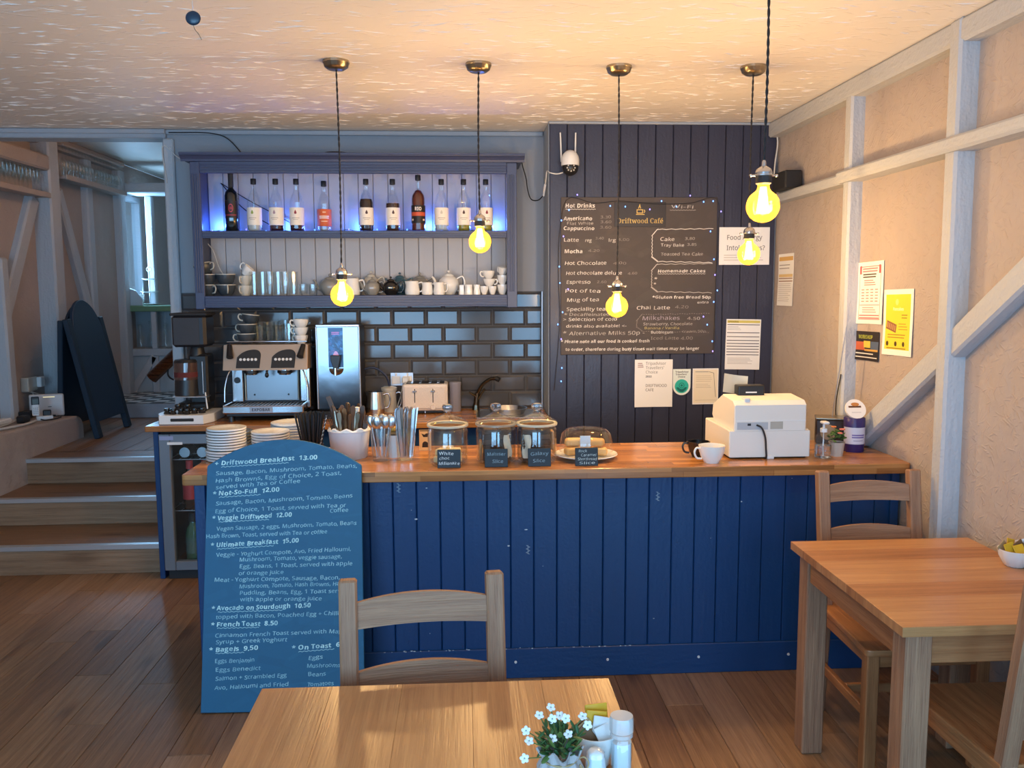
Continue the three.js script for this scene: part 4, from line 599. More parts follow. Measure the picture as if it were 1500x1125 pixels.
const rimCream = std({ color: rgb(0.5, 0.47, 0.4), roughness: 0.4 });
const gS = 'dark slate cups on the lower shelf';
cup('coffee_cup', 'dark slate cup at the base of the stack by the shelf side', [SX(311), Y2, -5.22], 0.058, 0.066, MAT.chinaSlate, -0.7, gS, rimCream);
cup('coffee_cup', 'dark slate cup second in the stack by the shelf side', [SX(311), Y2 + 0.062, -5.22], 0.058, 0.066, MAT.chinaSlate, -2.2, gS, rimCream);
cup('coffee_cup', 'dark slate cup tipped over on top of its stack', [SX(311) - 0.01, Y2 + 0.128, -5.22], 0.055, 0.06, MAT.chinaSlate, -0.4, gS, rimCream, 0.3);
cup('coffee_cup', 'dark slate cup at the base beside the cream cups', [SX(338.5), Y2, -5.2], 0.056, 0.066, MAT.chinaSlate, -1.2, gS, rimCream);
cup('coffee_cup', 'dark slate cup on top beside the cream cups', [SX(338.5), Y2 + 0.062, -5.2], 0.056, 0.066, MAT.chinaSlate, 2.2, gS, rimCream);
cup('tea_cup', 'cream cup at the base of the leaning stack', [SX(363.5), Y2, -5.22], 0.042, 0.06, MAT.chinaCream, -1.9, 'cream cups on the lower shelf', 'no');
cup('tea_cup', 'cream cup upturned in the middle of the leaning stack', [SX(364), Y2 + 0.06, -5.22], 0.041, 0.058, MAT.chinaCream, -1.9, 'cream cups on the lower shelf', 'no');
cup('tea_cup', 'cream cup lying tilted on top of the leaning stack', [SX(363.5), Y2 + 0.125, -5.22], 0.04, 0.055, MAT.china, PI, 'cream cups on the lower shelf', 'no', 0.75);
function tumbler(label, pos, r, h, group, flute = 0) {
  const m = one('glass_tumbler', lathe([[0, 0.003], [r * 0.78, 0.003], [r * 0.82, 0.004], [r * 0.9, h * 0.45], [r, h], [r - 0.0022, h], [r * 0.86, h * 0.45], [r * 0.74, 0.012], [0, 0.012]], flute || 26, flute ? 0.2 : 0.9), MAT.glass, label, 'glass', pos, group); return m;
}
for (const [u, z] of [[377, -5.2], [389, -5.26], [400, -5.19], [411, -5.24], [422, -5.19], [433, -5.23]]) tumbler('tall glass tumbler in the row between cream cups and teapots', [SX(u, z), Y2, z], 0.03, 0.142, 'tall tumblers on the lower shelf', u % 2 ? 12 : 0);
for (const [u, z] of [[447, -5.17], [461, -5.19]]) tumbler('short glass in front of the grey teapot', [SX(u, z), Y2, z], 0.028, 0.066, 'short glasses on the lower shelf');
function teapot(label, pos, r, h, mat, turn, group = 'teapots on the lower shelf') {
  const t = thing('teapot', label, 'teapot', pos, turn, group), b = h * 0.74;
  P('body', lathe([[0, 0], [r * 0.6, 0], [r * 0.64, 0.004], [r * 0.9, b * 0.28], [r, b * 0.52], [r * 0.9, b * 0.8], [r * 0.6, b * 0.97], [r * 0.5, b]], 32, 1.2), mat, t);
  const l = P('lid', lathe([[r * 0.52, b], [r * 0.5, b + 0.006], [r * 0.3, b + h * 0.1], [0, b + h * 0.13]], 28, 1.2), mat, t); P('knob', at(ball(r * 0.14, 1, 0.9, 1, 14), 0, b + h * 0.19, 0), mat, l);
  P('handle', tube([[r * 0.78, b * 0.86, 0], [r * 1.3, b * 0.98, 0], [r * 1.52, b * 0.62, 0], [r * 1.25, b * 0.22, 0], [r * 0.85, b * 0.2, 0]], r * 0.085, 26, 8), mat, t);
  const c = new THREE.CatmullRomCurve3([V(-r * 0.75, b * 0.34, 0), V(-r * 1.2, b * 0.5, 0), V(-r * 1.38, b * 0.82, 0), V(-r * 1.58, b * 0.98, 0)]), sp = new THREE.TubeGeometry(c, 16, r * 0.17, 10), p = sp.attributes.position, f = []; 
  for (let i = 0; i <= 16; i++) { const q = c.getPointAt(i / 16), k = 1.25 - 0.65 * i / 16; for (let j = 0; j <= 10; j++) { const n = i * 11 + j; p.setXYZ(n, q.x + (p.getX(n) - q.x) * k, q.y + (p.getY(n) - q.y) * k, q.z + (p.getZ(n) - q.z) * k); } } sp.computeVertexNormals();
  P('spout', sp, mat, t); return t;
}
function jug(name, label, pos, r, h, mat, turn, group) {
  const t = thing(name, label, 'jug', pos, turn, group);
  const g = lathe([[0, 0], [r * 0.88, 0], [r * 0.95, 0.004], [r, h * 0.25], [r * 0.88, h * 0.7], [r * 0.8, h], [r * 0.74, h], [r * 0.82, h * 0.68], [r * 0.92, h * 0.25], [0, h * 0.08]], 28, 1), p = g.attributes.position;
  for (let i = 0; i < p.count; i++) { const a = Math.atan2(p.getZ(i), -p.getX(i)), k = Math.exp(-a * a * 6) * Math.max(0, p.getY(i) / h - 0.72) * 0.9; p.setX(i, p.getX(i) * (1 + k)); } g.computeVertexNormals();
  P('body', g, mat, t); P('handle', handleGeo(r * 0.84, h * 0.28, h * 0.86, r * 0.62, r * 0.1), mat, t); return t;
}
const gW = 'white jugs and mugs on the lower shelf';
teapot('grey round teapot behind the short glasses', [SX(484), Y2, -5.25], 0.062, 0.13, MAT.chinaGrey, 0);
jug('milk_jug', 'white jug half hidden by a hanging bulb', [SX(517), Y2, -5.2], 0.052, 0.1, MAT.china, 0, gW);
teapot('cream teapot behind the small grey teapot', [SX(544, -5.3), Y2, -5.31], 0.055, 0.15, MAT.chinaCream, 0);
teapot('small grey teapot in front of the cream teapot', [SX(546, -5.17), Y2, -5.17], 0.046, 0.11, MAT.chinaGrey, 0);
teapot('small glossy black teapot', [SX(573, -5.17), Y2, -5.17], 0.05, 0.112, MAT.chinaBlack, 0);
teapot('dark teal teapot behind the black teapot', [SX(586, -5.31), Y2, -5.31], 0.056, 0.14, MAT.chinaTeal, 0);
teapot('grey squat teapot behind the white mugs', [SX(615, -5.31), Y2, -5.31], 0.06, 0.138, MAT.chinaGrey, 0);
jug('mug', 'white mug beside the black teapot', [SX(604, -5.17), Y2, -5.17], 0.045, 0.082, MAT.china, 0, gW);
jug('mug', 'white mug between the other mug and the milk jug', [SX(626, -5.17), Y2, -5.17], 0.035, 0.074, MAT.china, 0, gW);
jug('milk_jug', 'white jug in front of the big white teapot', [SX(643, -5.16), Y2, -5.15], 0.035, 0.074, MAT.china, 0, gW);
teapot('large white teapot with a knobbed lid', [SX(657, -5.26), Y2, -5.27], 0.064, 0.152, MAT.china, 0);
const gP = 'small white pots on the lower shelf';
for (const [u, z, r, h, l] of [[676, -5.2, 0.02, 0.058, 'small white cream pot next to the large white teapot'], [686, -5.18, 0.026, 0.06, 'wider white cream pot in the row of small pots'], [698, -5.18, 0.022, 0.06, 'white waisted cream pot before the small round cups']]) { const m = one('cream_pot', lathe([[0, 0], [r, 0], [r * 0.96, h * 0.3], [r * 0.86, h * 0.7], [r * 0.95, h], [r * 0.85, h], [r * 0.76, h * 0.7], [0, h * 0.1]], 24, 1), MAT.china, l, 'pot', [SX(u, z), Y2, z], gP); }
cup('espresso_cup', 'small round white cup beneath the stacked cups', [SX(709, -5.18), Y2, -5.18], 0.026, 0.05, MAT.china, 1.5, gP, 'no');
cup('espresso_cup', 'small round white cup beside the corner stack', [SX(721, -5.18), Y2, -5.18], 0.025, 0.05, MAT.china, 1.5, gP, 'no');
cup('tea_cup', 'white cup resting across the small cups', [SX(716, -5.19), Y2 + 0.051, -5.19], 0.037, 0.043, MAT.china, 0.1, gP, 'no');
cup('tea_cup', 'white cup on top of the pile of small cups', [SX(715, -5.19), Y2 + 0.096, -5.19], 0.038, 0.046, MAT.china, -2.8, gP, 'no');
cup('tea_cup', 'white cup at the base of the corner stack', [SX(735.5, -5.19), Y2, -5.19], 0.032, 0.06, MAT.china, 1.6, gP, 'no');
cup('tea_cup', 'white cup in the middle of the corner stack', [SX(735.5, -5.19), Y2 + 0.06, -5.19], 0.032, 0.056, MAT.china, 1.6, gP, 'no');
cup('tea_cup', 'white cup tilted on the top of the corner stack', [SX(735, -5.19), Y2 + 0.118, -5.19], 0.03, 0.045, MAT.china, 2.4, gP, 'no', 0.25);
// ---------------------------------------------------------------- back worktop
const YW = 0.9;
{ // grinder on a white knock tray
  const pr = [[-0.155, 0.06], [-0.12, 0.15], [0.12, 0.15], [0.155, 0.06], [0.155, -0.15], [-0.155, -0.15]], s2 = new THREE.Shape(pr.map(([x, y]) => new THREE.Vector2(x, -y))), g2 = ext(s2, 0.046, 0.003); g2.rotateX(-PI / 2); g2.translate(0, 0.004, 0);
  const t = thing('knock_tray', 'white angular knock tray with a dark slot under the grinder', 'tray', [-1.6, YW, -5.02]);
  P('body', um(g2), MAT.white, t); P('slot', bx(-0.06, 0.07, 0.018, 0.036, 0.148, 0.156, 0.007), MAT.blackMatt, t);
  const d = thing('coffee_grinder', 'black coffee grinder with square bean hopper', 'grinder', [-1.585, YW + 0.054, -5.08]);
  P('base', bx(-0.085, 0.085, 0, 0.05, -0.1, 0.06, 0.01), MAT.black, d);
  P('body', bx(-0.02, 0.09, 0.04, 0.33, -0.11, 0.03, 0.012, 'y'), MAT.black, d); P('side_trim', bx(0.058, 0.064, 0.1, 0.29, 0.03, 0.034, 0.001), MAT.steel, d);
  const ch = P('dosing_chamber', at(cyl(0.068, 0.068, 0.1, 0), -0.035, 0.185, 0.02), phy({ color: rgb(0.06, 0.03, 0.025), roughness: 0.1, clearcoat: 1 }), d, 'smoky dosing chamber'); P('grounds', at(cyl(0.0685, 0.0685, 0.03, 0), -0.035, 0.2, 0.02), std({ color: rgb(0.1, 0.012, 0.01), roughness: 0.8 }), ch, 'red brown ground coffee band');
  P('chamber_base', at(cyl(0.07, 0.066, 0.09, 0), -0.035, 0.095, 0.02), MAT.black, d); P('chamber_lid', at(cyl(0.07, 0.06, 0.016, 0), -0.035, 0.286, 0.02), MAT.black, d);
  P('fork', bx(-0.1, 0.1, 0.085, 0.093, 0.02, 0.1, 0.003), MAT.steelRough, d); P('lever', rod([0.08, 0.11, 0.06], [0.1, 0.02, 0.1], 0.004), MAT.white, d, 'white dosing lever');
  P('neck', cyl(0.05, 0.035, 0.07, 0.31, 24).translate(0.02, 0, -0.02), MAT.black, d);
  const h = P('hopper', bx(-0.095, 0.1, 0.375, 0.56, -0.11, 0.07, 0.016), phy({ color: rgb(0.014, 0.014, 0.018), roughness: 0.4 }), d, 'dark square bean hopper'); P('hopper_panel', bx(-0.082, 0.062, 0.388, 0.545, 0.07, 0.073, 0.003), std({ color: rgb(0.026, 0.026, 0.032), roughness: 0.6 }), h); P('hopper_lid', bx(-0.1, 0.11, 0.556, 0.572, -0.115, 0.075, 0.005), MAT.blackMatt, h);
  for (const [x, z, y] of [[-0.1, 0.08, 0], [-0.06, 0.1, 0], [-0.02, 0.09, 0], [0.02, 0.105, 0], [0.055, 0.085, 0], [0.09, 0.06, 0], [-0.04, 0.075, 0.022], [0.015, 0.075, 0.022]]) one('coffee_tamper', lathe([[0, 0], [0.018, 0], [0.02, 0.004], [0.014, 0.012], [0.018, 0.022], [0.015, 0.032], [0, 0.035]], 18, 0.8), MAT.chinaBlack, 'small glossy black knob among those on the white tray', 'knob', [-1.6 + x, YW + 0.0535 + y, -5.02 + z], 'black knobs on the knock tray');
}
{ // espresso machine
  const t = thing('espresso_machine', 'two group espresso machine with copper brown head and steel splashback', 'coffee machine', [-1.15, YW, -5.08]);
  const bronze = std({ color: rgb(0.46, 0.33, 0.24), metalness: 0.6, roughness: 0.42 });
  for (const [x, z] of [[-0.2, 0.1], [0.2, 0.1], [-0.2, -0.2], [0.2, -0.2]]) P('foot', at(cyl(0.02, 0.018, 0.035, 0, 16), x, 0, z), MAT.black, t);
  P('body', bx(-0.235, 0.25, 0.035, 0.42, -0.26, -0.06, 0.01), MAT.black, t);
  P('base', bx(-0.22, 0.22, 0.03, 0.06, -0.26, 0.13, 0.004), MAT.black, t);
  const dt = P('drip_tray', merge([bx(-0.235, 0.225, 0.05, 0.095, 0.14, 0.16, 0.006), bx(-0.235, 0.225, 0.05, 0.062, -0.06, 0.15), bx(-0.235, -0.222, 0.05, 0.1, -0.06, 0.15), bx(0.212, 0.225, 0.05, 0.1, -0.06, 0.15)]), MAT.steel, t, 'polished steel drip tray');
  P('grate', merge(Array.from({ length: 20 }, (_, k) => bx(-0.21 + k * 0.0215, -0.199 + k * 0.0215, 0.086, 0.09, -0.05, 0.138, 0.001))), std({ color: rgb(0.5, 0.42, 0.36), metalness: 1, roughness: 0.3 }), dt);
  P('name_plate', faceUV(bx(-0.08, 0.05, 0.058, 0.088, 0.1605, 0.162, 0.0005), -0.08, 0.05, 0.058, 0.088), std({ map: canvas(256, 60, (c, w, h) => { c.fillStyle = '#98a0ac'; c.fillRect(0, 0, w, h); put(c, 'EXPOBAR', 22, 46, 46, '#2a2c34', 1); }), roughness: 0.4, metalness: 0.3 }), dt);
  P('splash_panel', bx(-0.155, 0.165, 0.098, 0.295, -0.06, -0.052, 0.003), std({ color: rgb(0.28, 0.285, 0.3), metalness: 1, roughness: 0.3 }), t, 'brushed steel splash panel');
  P('rail', merge([rod([-0.15, 0.105, -0.045], [-0.15, 0.3, -0.045], 0.005), rod([0.16, 0.105, -0.045], [0.16, 0.3, -0.045], 0.005)]), MAT.antique, t);
  P('side_panel', bx(-0.225, -0.16, 0.095, 0.3, -0.06, -0.03, 0.004), MAT.steel, t); P('side_panel', bx(0.175, 0.225, 0.095, 0.3, -0.06, -0.03, 0.004), MAT.steel, t); P('side_panel', bx(0.228, 0.248, 0.07, 0.3, -0.24, 0.06, 0.004, 'y'), MAT.steel, t);
  // head: slanted front
  const hs = new THREE.Shape([[-0.1, 0.295], [0.07, 0.295], [0.03, 0.435], [-0.1, 0.435]].map(([z, y]) => new THREE.Vector2(z, y))), hg = new THREE.ExtrudeGeometry(hs, { depth: 0.48, bevelEnabled: true, bevelSize: 0.003, bevelThickness: 0.003, bevelSegments: 1 }); hg.rotateY(-PI / 2); hg.translate(0.235, 0, 0);
  const head = P('head', um(hg), bronze, t, 'bronze brown slanted head panel');
  for (const cx of [-0.1, 0.1]) {
    const cs = new THREE.Shape(); cs.moveTo(-0.07, 0); cs.lineTo(0.062, 0); cs.lineTo(0.068, 0.075); cs.quadraticCurveTo(0.066, 0.107, 0.03, 0.107); cs.quadraticCurveTo(-0.03, 0.107, -0.065, 0.062); cs.closePath();
    const c = P('control_panel', ext(cs, 0.004, 0.001), MAT.blackMatt, head, 'black control panel with five white buttons'); c.position.set(cx, 0.306, 0.0705); c.rotation.x = -0.278;
    for (let k = 0; k < 5; k++) { const b = P('button', cyl(0.0085, 0.0075, 0.004, 0, 16).rotateX(PI / 2), MAT.white, head); b.position.set(cx - 0.045 + k * 0.0215, 0.306 + 0.05 * 0.962, 0.0705 + 0.005 - 0.05 * 0.274); b.rotation.x = -0.278; }
  }
  for (const cx of [-0.095, 0.098]) { const q = P('group_head', lathe([[0, 0.262], [0.034, 0.262], [0.037, 0.268], [0.037, 0.285], [0.042, 0.288], [0.042, 0.298], [0, 0.298]], 28), MAT.chrome, t); q.position.set(cx, 0, 0.02); P('gasket', lathe([[0.038, 0.27], [0.044, 0.272], [0.044, 0.286], [0.038, 0.288]], 28), MAT.black, q); }
  P('hot_water_spout', merge([tube([[0, 0.3, 0.03], [0, 0.285, 0.05], [0, 0.265, 0.055]], 0.007, 12, 8), at(ball(0.013, 0.9, 1.2, 0.9, 14), 0, 0.262, 0.055)]), MAT.black, t);
  for (const s of [-1, 1]) { P('steam_knob', rod([s * 0.212, 0.435, 0.035], [s * 0.2, 0.37, 0.085], 0.014, 0.02, 16), MAT.black, t); P('steam_wand', tube([[s * 0.2, 0.3, 0.04], [s * 0.215, 0.28, 0.06], [s * 0.235, 0.2, 0.08], [s * 0.238, 0.11, 0.09]], 0.0045, 24, 8), MAT.chrome, t); }
  P('pressure_gauge', cyl(0.019, 0.017, 0.012, 0, 24).rotateX(PI / 2).translate(-0.192, 0.225, -0.03), MAT.black, t);
  for (const x of [-0.1, 0.1]) P('bolt', cyl(0.006, 0.005, 0.005, 0, 10).rotateX(PI / 2).translate(x, 0.135, -0.052), MAT.black, t);
  P('cup_rail', tube([[-0.23, 0.455, 0.02], [0, 0.456, 0.025], [0.23, 0.455, 0.02]], 0.004, 12, 6), MAT.chrome, t);
}
{ // cups and glasses kept warm on the machine
  const y = YW + 0.438, gC = 'crockery on top of the espresso machine';
  cup('coffee_cup', 'dark slate cup at the base of the pair on the espresso machine', [-1.29, y, -5.15], 0.056, 0.062, MAT.chinaSlate, PI, gC, rimCream);
  cup('coffee_cup', 'dark slate cup in the middle on the espresso machine', [-1.285, y + 0.058, -5.15], 0.054, 0.06, MAT.chinaSlate, PI - 0.3, gC, rimCream);
  cup('coffee_cup', 'glossy slate cup tilted on top of the espresso machine cups', [-1.27, y + 0.12, -5.16], 0.05, 0.055, MAT.chinaSlate, PI + 0.2, gC, rimCream, 0.12);
  for (const [x, z, h] of [[-1.2, -5.1, 0.11], [-1.145, -5.12, 0.13], [-1.09, -5.1, 0.115], [-1.06, -5.14, 0.14], [-1.03, -5.1, 0.12], [-1.2, -5.17, 0.13], [-1.13, -5.18, 0.135], [-1.02, -5.2, 0.115]]) tumbler('latte glass standing among others on the espresso machine', [x, y, z], 0.031, h, 'latte glasses on the espresso machine', 14);
  for (let k = 0; k < 3; k++) cup('tea_cup', ['white cup at the base of the stack on the espresso machine', 'white cup in the middle of the stack on the espresso machine', 'white cup at the top of the stack on the espresso machine'][k], [-0.965, y + k * 0.047, -5.13], 0.04 + k * 0.003, 0.05, MAT.china, PI - 0.2 + k * 0.3, gC, 'no');
}
{ // tall steel water boiler
  const t = thing('water_boiler', 'tall polished steel water boiler with black tap', 'water boiler', [-0.742, YW, -5.1]), W = 0.123;
  P('drip_stand', bx(-0.115, 0.115, 0, 0.04, -0.2, 0.1, 0.005), MAT.black, t);
  P('cabinet', bx(-W - 0.004, W + 0.004, 0.04, 0.548, -0.22, 0.02, 0.006, 'y'), MAT.black, t);
  const f = P('front_panel', bx(-W, W, 0.05, 0.54, 0.02, 0.03, 0.006, 'y'), std({ color: rgb(0.28, 0.29, 0.31), metalness: 1, roughness: 0.18, bumpMap: tSmear, bumpScale: 0.003 }), t, 'mirror polished steel front');
  P('front_frame', merge([bx(-W - 0.004, W + 0.004, 0.537, 0.552, 0.01, 0.036, 0.003), bx(-W - 0.006, -W + 0.003, 0.05, 0.54, 0.01, 0.034, 0.003), bx(W - 0.003, W + 0.006, 0.05, 0.54, 0.01, 0.034, 0.003)]), MAT.steelRough, t);
  P('display_panel', faceUV(bx(-0.056, 0.03, 0.3, 0.533, 0.03, 0.033, 0.002), -0.056, 0.03, 0.3, 0.533), std({ map: canvas(128, 340, (c, w, h) => { c.fillStyle = '#26486e'; c.fillRect(0, 0, w, h); for (let k = 0; k < 40; k++) { c.globalAlpha = 0.35; c.fillStyle = pick(['#3f78b4', '#16283e', '#5c9cd0', '#7a6a9c']); c.beginPath(); c.ellipse(rr(0, w), rr(40, 230), rr(6, 26), rr(4, 16), rr(0, 3), 0, 7); c.fill(); } c.globalAlpha = 1; lines(c, 30, 36, 70, 2, 14, '#b06a9a', 8, 0.2); c.fillStyle = '#c08aa8'; c.beginPath(); c.moveTo(34, 250); c.quadraticCurveTo(64, 150, 96, 250); c.fill(); }), roughness: 0.25, metalness: 0.2 }), f, 'dark blue printed panel');
  const tap = P('tap', merge([rod([-0.012, 0.3, 0.03], [-0.012, 0.29, 0.07], 0.012), rod([-0.012, 0.3, 0.072], [-0.012, 0.255, 0.076], 0.009)]), MAT.chrome, t); P('tap_handle', ext([[-0.036, 0.4], [0.018, 0.4], [0.014, 0.372], [0.004, 0.33], [-0.02, 0.33], [-0.034, 0.372]], 0.02, 0.003).translate(0, -0.03, 0.058), MAT.black, tap);
  const dish = new THREE.SphereGeometry(0.042, 24, 12, 0, 2 * PI, PI / 2, PI / 2); dish.scale(1, 0.95, 0.5); P('tap_bowl', at(dish, -0.012, 0.292, 0.034), MAT.antique, t);
}
one('supply_hose', tube([[-0.64, 1.16, -5.3], [-0.56, 1.175, -5.3], [-0.49, 1.13, -5.3], [-0.465, 1.06, -5.31], [-0.46, 0.97, -5.32], [-0.46, 0.904, -5.33]], 0.007, 40, 8), std({ color: rgb(0.02, 0.03, 0.07), roughness: 0.4 }), 'dark blue hose curving from the water boiler', 'hose');
{ // milk jugs
  jug('steel_jug', 'polished steel milk jug in front of the cream jug', [-0.545, YW, -5.2], 0.062, 0.138, MAT.steel, 0.1);
  const t = thing('cream_jug', 'cream plastic jug with lid behind the steel jug', 'jug', [-0.468, YW, -5.3]); P('body', lathe([[0, 0], [0.046, 0], [0.048, 0.005], [0.044, 0.13], [0, 0.13]], 28), MAT.chinaCream, t); P('lid', lathe([[0.047, 0.13], [0.05, 0.135], [0.05, 0.15], [0.03, 0.158], [0, 0.158]], 28), MAT.chinaCream, t); P('handle', handleGeo(0.042, 0.03, 0.115, 0.035, 0.006), MAT.chrome, t);
}
{ // toaster
  const t = thing('toaster', 'pale pink four slice toaster with two levers', 'toaster', [-0.24, YW, -5.27]), m = std({ color: rgb(0.76, 0.70, 0.67), roughness: 0.35 });
  const qb = data(128, 128, (u, v) => { const a = ((u + v) * 16) % 1, b = ((u - v + 1) * 16) % 1; return 1 - Math.max(Math.abs(a - 0.5), Math.abs(b - 0.5)) * 1.6; }, false, 0.16, 0.16);
  P('body', um(new RoundedBoxGeometry(0.275, 0.165, 0.2, 3, 0.016).translate(0, 0.1, 0)), m, t); P('quilted_front', um(new RoundedBoxGeometry(0.25, 0.135, 0.01, 2, 0.006).translate(0, 0.1, 0.1)), std({ color: rgb(0.78, 0.72, 0.69), roughness: 0.4, bumpMap: qb, bumpScale: 0.003 }), t);
  P('base', bx(-0.128, 0.128, 0.004, 0.02, -0.09, 0.09, 0.003), MAT.black, t); for (const s of [-1, 1]) P('foot', at(cyl(0.01, 0.01, 0.006, 0, 12), s * 0.1, 0, 0.06), MAT.black, t);
  P('slot_plate', bx(-0.115, 0.115, 0.1815, 0.186, -0.07, 0.075, 0.002), MAT.black, t); for (const x of [-0.08, -0.03, 0.03, 0.08]) P('slot_guard', bx(x - 0.008, x + 0.008, 0.185, 0.189, -0.06, 0.06, 0.001), MAT.steel, t);
  for (const x of [-0.062, 0.048]) { P('lever_slot', bx(x - 0.0025, x + 0.0025, 0.07, 0.155, 0.104, 0.107, 0.001), MAT.black, t); const l = P('lever', bx(x - 0.013, x + 0.013, 0.135, 0.145, 0.104, 0.12, 0.003), MAT.steel, t); const k = P('dial', cyl(0.016, 0.014, 0.014, 0, 24).rotateX(PI / 2).translate(x, 0.042, 0.104), m, t); P('pointer', bx(x - 0.001, x + 0.001, 0.044, 0.056, 0.1175, 0.119, 0.0004), MAT.steelRough, k); }
  P('crumb_tray', bx(-0.004, 0.004, 0.006, 0.02, 0.095, 0.106, 0.001), MAT.steel, t);
  one('mains_lead', tube([[-0.385, 1.07, -5.37], [-0.4, 0.99, -5.34], [-0.415, 0.93, -5.28], [-0.39, 0.905, -5.24], [-0.375, 0.91, -5.28]], 0.0035, 30, 6), MAT.wireWhite, 'white mains cord running to the toaster', 'cord');
}
one('tea_canister', lathe([[0, 0], [0.034, 0], [0.036, 0.004], [0.036, 0.162], [0.0375, 0.165], [0.0375, 0.18], [0.034, 0.184], [0, 0.184]], 28), std({ color: rgb(0.25, 0.25, 0.31), roughness: 0.45 }), 'lilac grey cylindrical canister beside the toaster', 'canister', [-0.058, YW, -5.28]);
{ // sink and tap
  const s = thing('sink', 'stainless steel sink set in the back worktop', 'sink', [0.27, YW, -5.15]);
  P('rim', merge([bx(-0.2, 0.2, 0, 0.004, -0.19, -0.165), bx(-0.2, 0.2, 0, 0.004, 0.165, 0.19), bx(-0.2, -0.175, 0, 0.004, -0.165, 0.165), bx(0.175, 0.2, 0, 0.004, -0.165, 0.165)]), MAT.steel, s); P('basin', bx(-0.175, 0.175, 0.0002, 0.002, -0.165, 0.165, 0.0004), MAT.steelRough, s);
  const b = one('washing_bowl', lathe([[0, 0], [0.1, 0], [0.115, 0.03], [0.12, 0.034], [0.112, 0.034], [0.098, 0.004], [0, 0.004]], 32), MAT.steel, 'shallow steel bowl standing in the sink', 'bowl', [0.26, YW + 0.004, -5.14]);
  const t = thing('tap', 'dark bronze curved kitchen tap behind the sink', 'tap', [0.07, YW, -5.33]), m = std({ color: rgb(0.14, 0.115, 0.08), metalness: 1, roughness: 0.25 });
  P('base', cyl(0.024, 0.02, 0.03, 0, 20), m, t); P('body', rod([0, 0.02, 0], [0.01, 0.11, 0.01], 0.018, 0.015, 16), m, t);
  P('spout', tube([[0.01, 0.1, 0.01], [0.04, 0.16, 0.04], [0.09, 0.2, 0.07], [0.13, 0.207, 0.09]], 0.011, 24, 10), m, t); P('nozzle', rod([0.125, 0.207, 0.088], [0.145, 0.198, 0.098], 0.015, 0.016, 16), MAT.black, t);
  P('handle', rod([0.01, 0.08, 0.01], [-0.04, 0.115, 0.03], 0.008, 0.006), m, t); P('handle', rod([0.015, 0.07, 0.015], [0.055, 0.135, 0.04], 0.007, 0.006), m, t);
}
{ // double socket on the tiles
  const t = thing('wall_socket', 'steel double wall socket with a white plug on the tiles', 'socket', [-0.393, 1.094, ZB + 0.02]);
  P('plate', cb(0.146, 0.086, 0.008, 0.003), MAT.steelRough, t); for (const x of [-0.036, 0.036]) P('outlet', at(cb(0.055, 0.05, 0.004, 0.002), x, -0.006, 0.005), MAT.white, t); for (const x of [-0.036, 0.036]) P('switch', at(cb(0.012, 0.018, 0.005, 0.001), x, 0.03, 0.005), MAT.white, t);
  const p = thing('mains_plug', 'white plug pushed into the steel wall socket', 'plug', [-0.37, 1.09, ZB + 0.045]); P('body', cb(0.045, 0.045, 0.04, 0.008), MAT.white, p);
}
// ---------------------------------------------------------------- things on the service counter
const YC = 0.92;
function plates(x, z, r, n, dy, label, group, mat = MAT.china, y0 = YC) {
  const g = lathe([[0, 0.002], [r * 0.6, 0.001], [r * 0.63, 0.0], [r * 0.9, dy * 0.18], [r * 0.985, dy * 0.3], [r, dy * 0.5], [r, dy * 0.8], [r * 0.985, dy * 0.97], [r * 0.93, dy * 0.99], [r * 0.66, dy * 0.5], [r * 0.55, dy * 0.4], [0, dy * 0.4]], 40, 0.6);
  for (let k = 0; k < n; k++) { const m = one('plate', g, mat, k === n - 1 && y0 + n * dy > YC + 0.08 ? 'topmost ' + label : label, 'plate', [x + rr(-1, 1) * 0.002, y0 + k * dy, z + rr(-1, 1) * 0.002], group); }
}
const pl = 'white saucers stacked on the counter';
plates(-1.035, -3.735, 0.092, 4, 0.0118, 'wider white plate at the foot of the saucer stack by the counter end', 'wider plates under the end saucer stack'); plates(-1.037, -3.735, 0.084, 8, 0.0118, 'white saucer in the stack nearest the counter end', pl + ' end', MAT.china, YC + 4 * 0.0118);
plates(-0.855, -3.775, 0.092, 2, 0.0118, 'wider white plate under the saucer stack next to the straws', 'wider plates under the second saucer stack'); plates(-0.858, -3.775, 0.083, 8, 0.0118, 'white saucer in the stack between end stack and straws', pl + ' second', MAT.china, YC + 2 * 0.0118);
plates(-1.07, -3.925, 0.098, 7, 0.0135, 'dark rimmed grey plate stacked behind the end saucers', 'grey plates behind the saucers', phy({ color: rgb(0.11, 0.115, 0.115), roughness: 0.25, clearcoat: 0.4 }));
plates(-0.79, -3.95, 0.105, 11, 0.0118, 'large cream plate in the stack behind the straws', 'large plates behind the straws');
